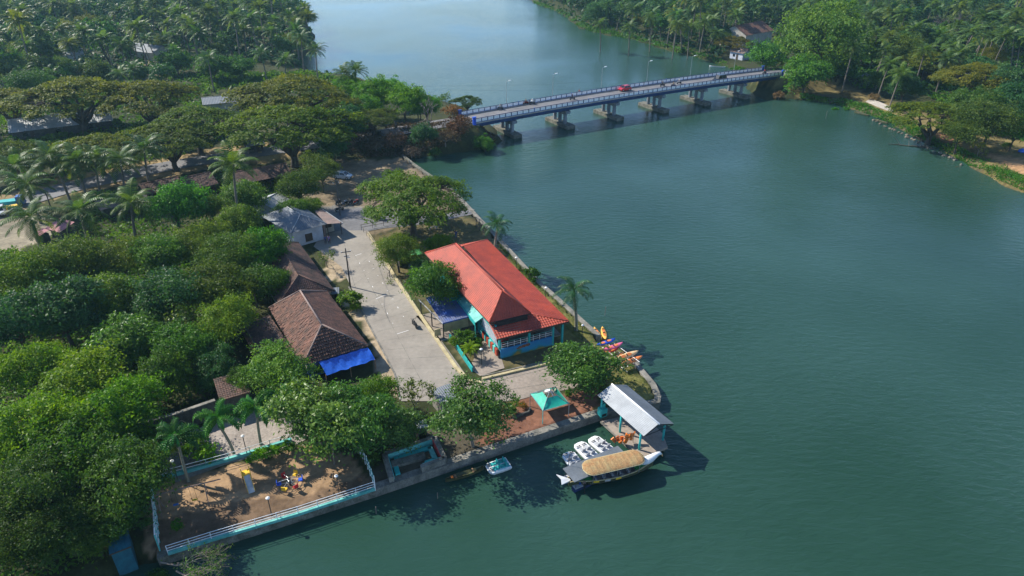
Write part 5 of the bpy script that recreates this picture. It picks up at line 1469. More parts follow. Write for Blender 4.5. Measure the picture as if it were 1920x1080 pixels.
# palms by hand
for a in [
    (437, 308, 'tall lone coconut palm with yellowing fronds before the market roof', 'coco', 12.5, (1.15, 1.1, .8)),
    (95, 292, 'coconut palm between the road and the left rain trees', 'coco', 10, None),
    (142, 305, 'coconut palm standing right of the pair at the road bend', 'coco', 9, None),
    (178, 300, 'slender coconut palm near the leaning rain tree trunk', 'coco', 9, None),
    (226, 300, 'coconut palm in front of the leaning rain tree trunk', 'coco', 9, None),
    (270, 278, 'coconut palm at the roadside left of the round bright tree', 'coco', 10, DG),
    (28, 312, 'coconut palm at the left edge beside the road', 'coco', 9, None),
    (50, 345, 'drooping coconut palm above the teal truck', 'coco', 8, None),
    (58, 408, 'large coconut palm beside the pink sheet shack', 'coco', 8, None),
    (150, 395, 'coconut palm with low drooping fronds above the grove', 'coco', 7, None),
    (246, 380, 'coconut palm left of the round bright tree', 'coco', 8, (1.1, 1.05, .8)),
    (645, 138, 'left one of the two coconut palms in the mangrove clump', 'coco', 9, None),
    (667, 132, 'right one of the two coconut palms in the mangrove clump', 'coco', 10, DG),
    (592, 92, 'coconut palm leaning over the water at the tip of the left grove', 'coco', 10, DG),
    (932, 432, 'royal palm at the far corner of the red roof', 'royal', 6.2, None),
    (1076, 556, 'royal palm on the grass strip beside the river near the yellow kayaks', 'royal', 5.6, None),
    (412, 800, 'middle foxtail palm along the terrace wall', 'fox', 4.4, (1.8, 1.9, .9)),
    (482, 780, 'right foxtail palm along the terrace wall', 'fox', 4.4, (1.7, 1.9, .9)),
    (335, 835, 'left foxtail palm beside the swing frame', 'fox', 4.2, (1.3, 1.5, .9)),
    (540, 765, 'foxtail palm half hidden by the large glossy tree', 'fox', 4.2, (1.7, 1.8, .9)),
    (882, 655, 'squat yellow green date palm in the planted bed', 'date', 1.5, (1.7, 1.25, .6)),
    (75, 118, 'low coconut palm left of the small bare plot at far left', 'coco', 7, (.85, .95, 1.2)),
    (45, 135, 'bushy coconut palm behind the yellow olive rain tree', 'coco', 7, (.85, .95, 1.2)),
    (95, 140, 'coconut palm behind the yellowish rain tree at far left', 'coco', 6, (.8, .95, 1.2)),
    (150, 128, 'coconut palm before the far white house', 'coco', 6, (.85, 1, 1.2)),
    (225, 138, 'bright low coconut palm beside the small bare plot', 'coco', 5, (.9, 1.1, 1)),
    (250, 128, 'low coconut palm right of the bright low palm', 'coco', 5, (.75, .95, 1.1)),
    (390, 110, 'coconut palm with a pale curved trunk behind the blue roof', 'coco', 10, (.8, .95, 1.1)),
    (490, 100, 'coconut palm above the biggest umbrella trees', 'coco', 9, (.8, .95, 1.2)),
    (535, 112, 'coconut palm beside the inlet at the tip of the left grove', 'coco', 8, (.8, .95, 1.2)),
    (565, 70, 'coconut palm at the water on the tip of the left grove', 'coco', 11, (.8, .95, 1.2)),
    (1601, 88, 'tall coconut palm with a pale bare trunk beside the very large tree', 'coco', 14, None),
    (1668, 120, 'coconut palm above the landing slope', 'coco', 11, (1.1, 1.1, .8)),
    (1690, 138, 'large coconut palm with long drooping fronds right of the landing slope', 'coco', 10, (1.2, 1.15, .8)),
    (1662, 95, 'coconut palm behind the two above the landing slope', 'coco', 12, None),
    (1735, 95, 'coconut palm leaning over the olive rain tree', 'coco', 12, (1.2, 1.1, .8)),
    (1645, 60, 'coconut palm right of the very large tree', 'coco', 13, None),
    (1690, 58, 'coconut palm with yellow fronds above the bank palms', 'coco', 12, (1.3, 1.1, .7)),
    (1888, 60, 'coconut palm on a leaning bare trunk at the upper right', 'coco', 13, None),
    (1640, 30, 'coconut palm high behind the very large tree', 'coco', 13, None),
    (1720, 30, 'coconut palm left of the leafless mauve tree', 'coco', 13, DG),
    (1780, 75, 'coconut palm at the foot of the leafless mauve tree', 'coco', 11, None),
    (1125, 45, 'coconut palm over the far right shore by the blue green tree', 'coco', 10, None),
    (1180, 50, 'coconut palm leaning to the water on the far right shore', 'coco', 10, None),
    (1270, 45, 'coconut palm above the pale rock on the far right shore', 'coco', 12, (1.2, 1.1, .8)),
    (1292, 50, 'yellowish coconut palm on the far right shore before the umbrella tree', 'coco', 11, (1.35, 1.2, .7)),
    (1220, 35, 'coconut palm in the middle of the far right shore', 'coco', 12, None),
    (1322, 42, 'coconut palm just left of the umbrella tree on the far right shore', 'coco', 12, None),
]:
    px, py, lab, kind, H, tint = a
    palm_at(px, py, lab, kind, H, tint=tint, bend=2.4 if 'leaning over the water' in lab else .7, sc=1.35 if py > 200 and kind == 'coco' else 1.0 if kind != 'coco' else 1.2,
            group={'fox': 'foxtail palms along the terrace'}.get(kind))

# ---- the far groves
CLEAR = [(G(x, y, 1), r) for x, y, r in ((135, 98, 15), (250, 98, 17), (300, 128, 8), (1420, 62, 17), (1385, 105, 9), (1872, 52, 7), (200, 118, 10))]
def spots(poly, spacing, n_try, seed, smin=2.0):
    rg = np.random.default_rng(seed)
    W = [G(x, y, 1) for x, y in poly]
    x0, x1 = min(p.x for p in W), max(p.x for p in W); y0, y1 = min(p.y for p in W), max(p.y for p in W)
    X, Y = rg.uniform(x0, x1, n_try), rg.uniform(y0, y1, n_try)
    px, py = PIX(X, Y, 1.0)
    ok = inpoly(px, py, poly)
    X, Y, px = X[ok], Y[ok], px[ok]
    ok = (np.maximum(sdist(X, Y, left_poly)[0], sdist(X, Y, right_poly)[0]) > smin)
    X, Y = X[ok], Y[ok]
    o = np.argsort(Y) if spacing < 0 else np.arange(len(X))
    out, grid = [], {}
    sp = abs(spacing)
    for i in o:
        x, y = X[i], Y[i]; k = (int(x // sp), int(y // sp))
        if any((x - q[0]) ** 2 + (y - q[1]) ** 2 < sp * sp for a in (-1, 0, 1) for b in (-1, 0, 1) for q in grid.get((k[0] + a, k[1] + b), ())): continue
        if any((x - c.x) ** 2 + (y - c.y) ** 2 < r * r for c, r in CLEAR): continue
        if any((x - a) ** 2 + (y - b) ** 2 < (r + .5) ** 2 for a, b, r in TAKEN): continue
        grid.setdefault(k, []).append((x, y)); out.append((float(x), float(y)))
    return sorted(out, key=lambda q: q[1])
farL = [(-120, 178), (-140, -40), (530, -40), (548, 0), (562, 28), (590, 64), (588, 88), (562, 108), (568, 126), (500, 118), (440, 122), (380, 134), (300, 142), (200, 150), (110, 165), (0, 182)]
farR = [(1000, -40), (1010, 6), (1066, 32), (1112, 58), (1190, 73), (1280, 98), (1345, 112), (1385, 80), (1480, 70), (1600, 110), (1640, 150), (1700, 150), (1760, 175), (2060, 190), (2060, -40)]
tip = [(430, -20), (548, -5), (562, 28), (590, 64), (588, 88), (562, 108), (568, 126), (440, 120)]
AREAS = [  # (photo x0, x1, y0, y1, what marks the place)
    (-200, 110, -99, 60, 'at the far left edge above the far white house'), (-200, 110, 60, 400, 'at the far left edge below the far white house'),
    (110, 210, -99, 75, 'behind the far white house'), (110, 210, 75, 400, 'around the far white house'),
    (210, 300, -99, 75, 'behind the long grey house'), (210, 300, 75, 400, 'around the long grey house'),
    (300, 420, -99, 70, 'at the back of the dense left grove'), (300, 420, 70, 400, 'at the front of the dense left grove'),
    (420, 520, -99, 60, 'high in the dense left grove near the river'), (420, 520, 60, 400, 'above the biggest umbrella trees'),
    (520, 800, -99, 45, 'at the upper waterline of the left grove'), (520, 800, 45, 400, 'at the waterline tip of the left grove by the inlet'),
    (800, 1150, -99, 400, 'by the grassy point of the far right shore'), (1150, 1260, -99, 40, 'at the back of the far right shore grove'),
    (1150, 1260, 40, 400, 'at the waterline of the far right shore'), (1260, 1400, -99, 40, 'behind the pale rock on the far right shore'),
    (1260, 1400, 40, 400, 'beside the umbrella tree on the far right shore'), (1400, 1480, -99, 400, 'around the brown roofed riverside house'),
    (1480, 1600, -99, 400, 'behind the very large pale tree'), (1600, 1680, -99, 60, 'right of the very large tree, at the back'),
    (1600, 1680, 60, 400, 'right of the very large tree, near the landing'), (1680, 1760, -99, 70, 'left of the leafless mauve tree'),
    (1680, 1760, 70, 400, 'above the forked rain tree'), (1760, 1840, -99, 40, 'behind the leafless mauve tree'),
    (1760, 1840, 40, 400, 'in front of the leafless mauve tree'), (1840, 2200, -99, 55, 'behind the small red roofed hut'), (1840, 2200, 55, 400, 'below the small red roofed hut')]
def area(px, py):
    for x0, x1, y0, y1, w in AREAS:
        if x0 <= px < x1 and y0 <= py < y1: return w
    return 'deep in the groves along the top of the picture'
def region(px, py):
    w = area(px, py)
    return 'coconut palm ' + w, 'coconut palms ' + w
far_left = spots(farL, 5.7, 16000, 3)
far_right = spots(farR, 5.7, 16000, 4)
lots, nl_, trees_, nt_ = [], 0, [], 0
for lst, cap, tcap in ((far_left, 115, 70), (far_right, 132, 70)):
    n = k = 0
    for x, y in lst:
        px, py = PIX(x, y, 8.0)
        if px < -40 or px > 1960 or py < -40: 
            if y < 420: continue
        wood = .5 if px < 230 else .16 if px < 800 else .15 if px < 1500 else .30
        if rnd.random() < wood:
            if k < tcap:
                k += 1
                v = SPEC['far'][k % 2] if k % 3 else SPEC['airy'][k % 3]
                s = rnd.uniform(.65, 1.15)
                lab = 'broadleaf tree among the palms ' + area(px, py)
                t = thing('broadleaf_tree', lab, 'tree', (x, y, gz(x, y)), rnd.uniform(0, 6.28), lab.replace('tree', 'trees', 1))
                t.scale = (s, s, s * rnd.uniform(.9, 1.2))
                link('trunk', v['trunk'], t)
                c = link('crown', v['crown'], t); g = rnd.uniform(.6, 1.2); c.color = (g * rnd.uniform(.8, 1.5), g, g * rnd.uniform(.8, 1.3), 1)
            else: trees_.append((x, y))
        elif n < cap:
            n += 1
            far_palm(x, y, *region(px, py))
        else: lots.append((x, y))
# what lies beyond: one mass of palms, one of broadleaf trees
LOWP = [frond('frond', e, 3.9, 1.2, 4, .85, 1.1, rg=np.random.default_rng(180 + i)) for i, e in enumerate(ELEV)]
V, T, nv = [], [], 0
tmpl = []
for k in range(3):
    rg = np.random.default_rng(300 + k)
    me = join_fronds('palm_tops', frond_slots('coco', rg, [2, 3, 4, 4, 3, 1]), LOWP, (0, 0, 0))
    me.calc_loop_triangles()
    co = np.empty(len(me.vertices) * 3, np.float32); me.vertices.foreach_get('co', co); co = co.reshape(-1, 3)
    tri = np.empty(len(me.loop_triangles) * 3, np.int32); me.loop_triangles.foreach_get('vertices', tri)
    pi_ = np.empty(len(me.loop_triangles), np.int32); me.loop_triangles.foreach_get('polygon_index', pi_)
    tt = np.empty(len(me.polygons), np.float32); me.attributes['tint'].data.foreach_get('value', tt)
    tmpl.append((co[tri], tt[pi_]))
for x, y in lots[:1300]:
    c, t = tmpl[rnd.randrange(3)]
    a = rnd.uniform(0, 6.28); s = rnd.uniform(.85, 1.2)
    rot = np.array(((math.cos(a), math.sin(a), 0), (-math.sin(a), math.cos(a), 0), (0, 0, 1)))
    h = rnd.uniform(8, 14)
    V.append(c @ rot * s + np.array((x, y, gz(x, y) + h))); T.append(np.clip(t + rnd.uniform(-.2, .25), 0, 1))
    # its trunk, three thin sides
    q = np.array([(x + .2 * math.cos(b), y + .2 * math.sin(b)) for b in (0, 2.1, 4.2)]); z0 = gz(x, y)
    tr = []
    for i in range(3):
        a0, a1 = q[i], q[(i + 1) % 3]
        tr += [(*a0, z0), (*a1, z0), (*a1, z0 + h), (*a0, z0), (*a1, z0 + h), (*a0, z0 + h)]
    V.append(np.array(tr)); T.append(np.full(6, .9))
V = np.concatenate(V).reshape(-1, 3); T = np.concatenate(T)
me = npmesh(bpy.data.meshes.new('palm_grove'), V, np.arange(len(V)).reshape(-1, 3))
at = me.attributes.new('tint', 'FLOAT', 'FACE'); at.data.foreach_set('value', T.astype(np.float32)[:len(V) // 3] if len(T) == len(V) // 3 else np.resize(T, len(V) // 3).astype(np.float32))
me.materials.append(LM['palm'])
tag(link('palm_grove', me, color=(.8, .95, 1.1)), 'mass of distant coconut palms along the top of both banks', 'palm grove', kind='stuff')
Cs, Ns, Ss, Ts = [], [], [], []
for x, y in trees_[:400]:
    n = 300; r = rnd.uniform(3, 5.2); z0 = gz(x, y)
    d = sphere_dirs(n, nrg, -.4)
    blob = np.array([rnd.uniform(.75, 1.15) for _ in range(12)])
    rr = r * blob[(np.floor((np.arctan2(d[:, 1], d[:, 0]) + PI) / 6.2832 * 5.99) + 6 * (d[:, 2] > .4)).astype(int) % 12]
    Cs.append(d * rr[:, None] * np.array((1, 1, .95)) * nrg.uniform(.8, 1.05, (len(d), 1)) + np.array((x, y, z0 + r * 1.25)))
    Ns.append(unit(d + np.array((0, 0, .5)) + nrg.normal(size=d.shape) * .5)); Ss.append(nrg.uniform(.45, .95, len(d))); Ts.append(np.full(len(d), rnd.random()) + nrg.normal(size=len(d)) * .15)
me = leaves('distant_wood', np.concatenate(Cs), np.concatenate(Ns), np.concatenate(Ss), np.concatenate(Ts), LM['blue'])
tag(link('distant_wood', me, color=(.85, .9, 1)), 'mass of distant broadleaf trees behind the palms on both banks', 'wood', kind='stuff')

# ---- undergrowth, bank grass
def scatter(name, polys, n, hmax, size, lm, label, cat, seed, up=.5, smin=.8, tint=(1, 1, 1), clump=0, aspect=.5):
    rg = np.random.default_rng(seed)
    Cs, Ss = [], []
    for poly, frac in polys:
        W = [G(x, y, 1) for x, y in poly]
        x0, x1 = min(p.x for p in W), max(p.x for p in W); y0, y1 = min(p.y for p in W), max(p.y for p in W)
        X, Y = np.empty(0), np.empty(0)
        for _ in range(14):
            x, y = rg.uniform(x0, x1, n), rg.uniform(y0, y1, n)
            ok = inpoly(*PIX(x, y, 1.0), poly)
            x, y = x[ok], y[ok]
            if clump: 
                g = fbm(x, y, clump, seed); ok = g > rg.uniform(-1.1, .5, len(x)); x, y = x[ok], y[ok]
            if len(x): 
                ok = np.maximum(sdist(x, y, left_poly)[0], sdist(x, y, right_poly)[0]) > smin; x, y = x[ok], y[ok]
            X, Y = np.append(X, x), np.append(Y, y)
            if len(X) > n * frac: break
        X, Y = X[:int(n * frac)], Y[:int(n * frac)]
        hh = np.clip(.35 + .5 * fbm(X, Y, .35, seed + 1), .06, 1) * hmax
        Cs.append(np.stack([X, Y, height(X, Y) + hh * rg.uniform(0, 1, len(X)) ** .6], -1))
        Ss.append(size * rg.uniform(.6, 1.4, len(X)) * np.clip(Y / 90, .8, 3.2))
    C = np.concatenate(Cs); S = np.concatenate(Ss)
    Nn = unit(rg.normal(size=C.shape) * .7 + np.array((0, 0, up)))
    me = leaves(name, C, Nn, S, np.clip(.45 + .25 * fbm(C[:, 0], C[:, 1], .5, seed + 2) + rg.normal(size=len(C)) * .15, 0, 1), LM[lm], aspect=aspect, rg=rg)
    return tag(link(name, me, color=tint), label, cat, kind='stuff')
grove = [(-80, 470), (60, 475), (240, 470), (380, 430), (480, 400), (520, 470), (520, 545), (480, 560), (430, 640), (420, 740), (270, 800), (230, 900), (200, 1060), (60, 1100), (-60, 1090)]
scatter('undergrowth', [(grove, 1)], 40000, 2.4, .28, 'mango', 'tangled dark undergrowth filling the left grove', 'undergrowth', 21)
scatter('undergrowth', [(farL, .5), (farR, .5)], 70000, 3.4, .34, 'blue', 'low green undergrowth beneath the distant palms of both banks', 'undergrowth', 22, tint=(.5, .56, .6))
scatter('undergrowth', [([(-60, 190), (60, 160), (300, 140), (600, 135), (690, 160), (690, 250), (600, 268), (420, 282), (250, 312), (60, 355), (-60, 390)], .8), ([(180, 380), (420, 320), (560, 330), (600, 400), (500, 470), (300, 470), (120, 460)], .2)], 34000, 1.7, .24, 'mango', 'low scrub beneath the umbrella trees and around the market roofs', 'undergrowth', 28, tint=(.9, .9, .9), clump=.07)
rbank = [(1395, 120), (1480, 120), (1520, 150), (1620, 190), (1720, 190), (1800, 210), (1960, 230), (2080, 300), (2080, 420), (1900, 370), (1760, 285), (1640, 228), (1500, 190), (1400, 185)]
scatter('undergrowth', [([(1480, 60), (2080, 120), (2080, 300), (1800, 240), (1740, 180), (1600, 165), (1500, 140)], 1)], 26000, 2.0, .26, 'mango', 'mixed undergrowth beneath the trees of the right bank', 'undergrowth', 23, tint=(.9, .9, .9), clump=.1)
scatter('bank_grass', [([(1000, 0), (1060, 22), (1110, 50), (1190, 66), (1280, 92), (1340, 108), (1400, 130), (1400, 146), (1330, 120), (1190, 78), (1085, 56), (1000, 12)], .3), ([(1690, 230), (1760, 262), (1850, 300), (1960, 345), (2080, 420), (1960, 385), (1860, 335), (1760, 285)], .45), ([(1500, 175), (1620, 195), (1700, 225), (1760, 262), (1740, 268), (1640, 222), (1500, 192)], .25)], 15000, .9, .17, 'grass', 'rough green grass along the right water edge', 'grass', 24, up=.25, smin=.15, clump=.25, aspect=.3, tint=(.75, 1.15, .7))
scatter('bank_grass', [([(930, 452), (1108, 612), (1118, 628), (1090, 640), (1040, 600)], .45), ([(1135, 690), (1205, 695), (1232, 740), (1225, 768), (1150, 755)], .2), ([(880, 850), (1000, 815), (1080, 795), (1128, 770), (1130, 784), (960, 850)], .15), ([(690, 450), (760, 440), (870, 410), (900, 430), (800, 480), (800, 560), (740, 510)], .2)], 9000, .3, .10, 'grass', 'thin yellowish grass around the red roofed building and boat shed', 'grass', 25, up=.2, clump=.5, aspect=.25)
scatter('embankment_brush', [([(600, 285), (650, 262), (740, 250), (830, 236), (880, 235), (930, 255), (930, 274), (860, 284), (760, 294), (680, 296)], 1)], 7000, .9, .16, 'dry', 'dry brown brush covering the embankment below the bridge road', 'brush', 26, up=.3, tint=(.75, .75, .8), clump=.25)

# ------------------------------------------------------------------ boats
def hull(Ln, W, D, n=15, bow=1.0, stern=.5, sheer=.25, full=.6):
    """sections along x: returns outer rows, gunwale to keel to gunwale"""
    rows = []
    for i in range(n):
        s = i / (n - 1)
        e = (s / full) if s < full else (1 - s) / (1 - full)
        w = W / 2 * max(.04, math.sin(min(1, max(0, e)) * PI / 2) ** .75)
        if s < full: w = max(w, W / 2 * stern * (1 - s / full) + w * (s / full))
        z = D + sheer * (abs(s - .5) * 2) ** 3 * (bow if s > .5 else .6)
        k = D * .35 * (abs(s - .5) * 2) ** 4
        x = Ln * (s - .5)
        rows.append([(x, -w, z), (x, -w * .92, z * .45 + k), (x, -w * .55, k - .12), (x, 0, k - .18), (x, w * .55, k - .12), (x, w * .92, z * .45 + k), (x, w, z)])
    return rows
def loft(mb, rows, close=False, capends=True):
    n = len(rows[0]); o = len(mb.v)
    mb.v += [tuple(p) for r in rows for p in r]
    for i in range(len(rows) - 1):
        for k in range(n - (0 if close else 1)):
            mb.f.append((o + i * n + k, o + i * n + (k + 1) % n, o + (i + 1) * n + (k + 1) % n, o + (i + 1) * n + k))
    if capends:
        mb.f.append(tuple(o + k for k in range(n))[::-1]); mb.f.append(tuple(o + (len(rows) - 1) * n + k for k in range(n)))
    return mb
def place2(name, label, cat, a, b, z=0.0, group=None):
    p, q = G(*a, z), G(*b, z)
    return thing(name, label, cat, ((p.x + q.x) / 2, (p.y + q.y) / 2, z), math.atan2(q.y - p.y, q.x - p.x), group), (q - p).length

# swan headed tour boat
sb, Ln = place2('swan_boat', 'long tour boat with a white swan head, fish tail and rounded thatch canopy', 'boat', (1072, 911), (1218, 876), 0.2)
Ln = 9.6
rows = hull(Ln, 2.0, .75, 17, 1.0, .35, .35, .55)
loft(MB(), rows).build('hull', M['hull_dark'], sb, True)
for s in (0, -1):
    q = MB()
    for i in range(16):
        a, b = Vector(rows[i][s]), Vector(rows[i + 1][s])
        q.bar(a, b, .09, .10)
    q.build('gunwale', M['cream_paint'], sb)
inn = [[(x, y * .9, max(.22, z * .4)) for x, y, z in (r[0], r[3], r[6])] for r in rows[1:-1]]
loft(MB(), [[r[0], (r[1][0], 0, .3), r[2]] for r in inn], capends=False).build('floor_boards', M['grey_paint'], sb)
for i0, i1, n_, m_ in ((1, 4, 'stern_deck', 'green_paint'), (12, 14, 'bow_deck', 'green_paint')):
    loft(MB(), [[(r[0][0], r[0][1] * .9, r[0][2] + .01), (r[3][0], 0, r[0][2] + .08), (r[6][0], r[6][1] * .9, r[6][2] + .01)] for r in rows[i0:i1 + 1]], capends=False).build(n_, M[m_], sb)
loft(MB(), [[(r[0][0], r[0][1] * .95, r[0][2] + .015), (r[3][0], 0, r[0][2] + .14), (r[6][0], r[6][1] * .95, r[6][2] + .015)] for r in rows[14:17]], capends=False).build('bow_cover', M['hull_blue'], sb)
for k, m_ in ((4, 'yellow_paint'), (8, 'yellow_paint'), (10, 'hull_dark'), (6, 'grey_paint')):
    a, b = Vector(rows[k][0]), Vector(rows[k + 1][0])
    MB().bar(a + Vector((0, -.05, -.12)), b + Vector((0, -.05, -.12)), .05, .2).build('side_panel', M[m_], sb)
x0, x1 = -3.3, 3.5
crow = []
for i in range(33):
    s = i / 32; x = x0 + (x1 - x0) * s
    e = min(s, 1 - s) / .16
    wk = (1 - (1 - min(1, e)) ** 2.2) ** .5 if e < 1 else 1
    w = max(.05, 1.12 * wk); zc = 1.98 + .10 * wk + (.03 if i % 3 == 0 else 0)
    crow.append([(x, w * math.cos(t), 1.9 + (zc - 1.95 + .12 * wk) * math.sin(t)) for t in [PI * j / 10 for j in range(11)]])
loft(MB(), crow).build('canopy', M['thatch'], sb, False)
rim = MB()
for j in (0, 10): rim.tube([Vector(r[j]) for r in crow], .05, 5)
rim.build('canopy_rim', M['cream_paint'], sb)
for x in (-2.5, -1.2, .2, 1.6, 2.7):
    for y in (-.82, .82): MB().tube([(x, y, .5), (x, y * 1.12, 2.0)], .03, 5).build('canopy_post', M['steel'], sb)
for x in (-1.9, -1.0, .0, .9, 1.8):
    MB().box(x - .2, x + .2, -.72, .72, .45, .55).box(x - .24, x - .18, -.72, .72, .552, .95).build('bench', M['boat_grey'], sb)
MB().box(-3.5, -3.35, -.8, .8, .6, .72).build('crossbeam', M['cream_paint'], sb)
MB().hexa([(-3.3, -.7, .35), (-2.8, -.75, .35), (-2.8, .75, .35), (-3.3, .7, .35)], [(-3.3, -.7, .5), (-2.8, -.75, .5), (-2.8, .75, .5), (-3.3, .7, .5)]).build('dark_hold', M['black'], sb)
MB().tube([(Ln / 2 - 1.5, 0, .8), (Ln / 2 - .9, 0, 1.05), (Ln / 2 - .3, 0, 1.28), (Ln / 2 + .25, 0, 1.6), (Ln / 2 + .62, 0, 1.72), (Ln / 2 + .85, 0, 1.52)], [.30, .46, .40, .26, .19, .10], 10).build('swan_neck', M['boat_white'], sb, True)
MB().tube([(Ln / 2 + .82, 0, 1.55), (Ln / 2 + 1.0, 0, 1.3), (Ln / 2 + 1.05, 0, 1.1)], [.09, .06, .02], 6).build('beak', M['kayak_cream'], sb, True)
tz = .95
MB().hexa([(-Ln / 2 + .15, -.12, tz - .15), (-Ln / 2 + .15, .12, tz - .15), (-Ln / 2 - 1.1, .75, tz + .3), (-Ln / 2 - .85, .05, tz + .25), (-Ln / 2 - 1.1, -.75, tz + .3)],
          [(-Ln / 2 + .15, -.12, tz), (-Ln / 2 + .15, .12, tz), (-Ln / 2 - 1.1, .75, tz + .38), (-Ln / 2 - .85, .05, tz + .36), (-Ln / 2 - 1.1, -.75, tz + .38)]).build('fish_tail', M['boat_white'], sb)
MB().tube([(-3.6, -1.15, 1.1), (-3.55, -1.2, .3), (-3.5, -1.25, -.3)], [.09, .06, .05], 6).box(-3.75, -3.45, -1.3, -1.0, .95, 1.3).build('outboard_motor', M['black'], sb)

# flat roofed pontoon behind the swan boat
pt, _ = place2('pontoon', 'pontoon boat with a flat grey roof moored behind the swan boat', 'boat', (1068, 892), (1168, 850), 1.5); pt.location.z = 0
MB().box(-3.4, 3.4, -1.0, -.45, -.2, .45).build('float', M['deep_blue'], pt); MB().box(-3.4, 3.4, .45, 1.0, -.2, .45).build('float', M['blue_paint'], pt)
MB().box(-3.3, 3.3, -1.05, 1.05, .452, .55).build('deck', M['grey_paint'], pt)
MB().hexa([(-3.5, -1.1, 1.55), (3.5, -1.1, 1.55), (3.5, 1.1, 1.55), (-3.5, 1.1, 1.55)], [(-3.5, -1.08, 1.62), (3.5, -1.08, 1.62), (3.5, 1.08, 1.66), (-3.5, 1.08, 1.66)]).build('roof', M['zinc'], pt)
for x in (-3.2, -1.1, 1.1, 3.2):
    for y in (-.95, .95): MB().tube([(x, y, .55), (x, y, 1.55)], .03, 5).build('post', M['dark_metal'], pt)
for x in (-2.4, -.8, .8, 2.4): MB().box(x - .25, x + .25, -.8, .8, .56, .95).build('bench', M['blue_paint'], pt)
MB().tube([(-2.9, 1.1, .5), (-2.6, 1.3, 3.0)], .03, 5).build('flag_pole', M['dark_metal'], pt)

# pedal boats
def pedal_boat(label, a, b, accent='boat_white', Lb=2.9, Wb=1.6, group='pedal boats beside the jetty'):
    t, _ = place2('pedal_boat', label, 'pedal boat', a, b, 0.0, group)
    x, w = Lb / 2, Wb / 2
    def ring(z, sx_, sy): return [(-x * sx_, -w * sy, z), (-x * sx_ * .3, -w * sy * 1.04, z), (x * sx_ * .75, -w * sy, z), (x * sx_, -w * sy * .62, z), (x * sx_ * 1.04, 0, z), (x * sx_, w * sy * .62, z), (x * sx_ * .75, w * sy, z), (-x * sx_ * .3, w * sy * 1.04, z), (-x * sx_, w * sy, z), (-x * sx_ * 1.02, 0, z)]
    loft(MB(), [ring(-.15, .82, .8), ring(.2, .97, .96), ring(.34, 1, 1), ring(.42, .97, .96)], close=True).build('hull', M['boat_white'], t, False)
    # moulded well, seats and foot wells sit on the deck
    q = MB()
    for sx_, y0 in ((-.62, -.62), (-.62, .08), (.12, -.62), (.12, .08)): 
        q = MB().hexa([(sx_, y0, .425), (sx_ + .5, y0, .425), (sx_ + .5, y0 + .54, .425), (sx_, y0 + .54, .425)], [(sx_ + .03, y0 + .04, .56), (sx_ + .48, y0 + .04, .53), (sx_ + .48, y0 + .5, .53), (sx_ + .03, y0 + .5, .56)])
        q.hexa([(sx_ - .1, y0, .425), (sx_ - .02, y0, .425), (sx_ - .02, y0 + .54, .425), (sx_ - .1, y0 + .54, .425)], [(sx_ - .2, y0 + .06, .92), (sx_ - .14, y0 + .06, .92), (sx_ - .14, y0 + .48, .92), (sx_ - .2, y0 + .48, .92)])
        q.build('seat', M['boat_grey'] if accent == 'boat_white' else M[accent], t)
    for y0 in (-.6, .1):
        MB().box(.75, 1.15, y0, y0 + .5, .424, .436).build('foot_well', M['grey_paint'], t)
        MB().tube([(.95, y0 + .05, .55), (.95, y0 + .45, .55)], .03, 5).box(.9, 1.0, y0 + .05, y0 + .15, .5, .6).build('pedals', M['black'], t)
    MB().box(-x * .95, x * .8, -.05, .05, .424, .5).build('console', M['boat_white'] if accent == 'boat_white' else M['boat_white'], t)
    MB().tube([(.5, 0, .5), (.45, 0, .8)], .025, 5).build('tiller', M['black'], t)
    if accent != 'boat_white':
        MB().box(-x * .9, -x * .6, -w * .8, w * .8, .424, .445).build('painted_panel', M[accent], t)
        MB().box(.62, .74, -w * .8, w * .8, .424, .46).build('painted_panel', M[accent], t)
    return t
pedal_boat('smallest white pedal boat, leftmost beside the pontoon', (1084, 882), (1063, 853), Lb=2.5, Wb=1.55)
pedal_boat('white pedal boat in the middle of the three beside the pontoon', (1117, 868), (1082, 834), Lb=3.1)
pedal_boat('white pedal boat nearest the jetty', (1148, 856), (1107, 824), Lb=3.2)
pedal_boat('white and turquoise pedal boat moored at the concrete river wall', (952, 872), (916, 884), 'teal_paint', 2.5, 1.65, None)
def canoe(label, a, b, Ln, W, m, cat='canoe', name='canoe', extra=None):
    t, _ = place2(name, label, cat, a, b, 0.0)
    rows = hull(Ln, W, .38, 13, 1, .1, .22, .5)
    loft(MB(), rows).build('hull', M[m], t, True)
    loft(MB(), [[(r[0][0], r[0][1] * .82, r[0][2] + .005), (r[3][0], 0, r[0][2] * .55), (r[6][0], r[6][1] * .82, r[6][2] + .005)] for r in rows[1:-1]], capends=False).build('inside', M['hull_dark'], t)
    for x in (-.25, .2): MB().box(Ln * x - .1, Ln * x + .1, -W * .4, W * .4, .36, .41).build('thwart', M['wood'], t)
    if extra: MB().box(-Ln * .36, -Ln * .30, -W * .2, W * .2, .34, .48).build('bundle', M[extra], t)
    return t
canoe('dark wooden canoe tied along the concrete river wall', (842, 902), (902, 882), 4.4, .8, 'hull_dark', extra='orange_paint')
canoe('dark canoe drawn up at the foot of the landing slope', (1601, 211), (1631, 219), 5, .8, 'hull_dark')
canoe('grey canoe at the shore right of the landing slope', (1641, 226), (1664, 233), 4.5, .8, 'hull_dark')
canoe('small pale ended canoe on the far shore behind the bridge', (1334, 125), (1356, 127), 6, 1.1, 'boat_white')

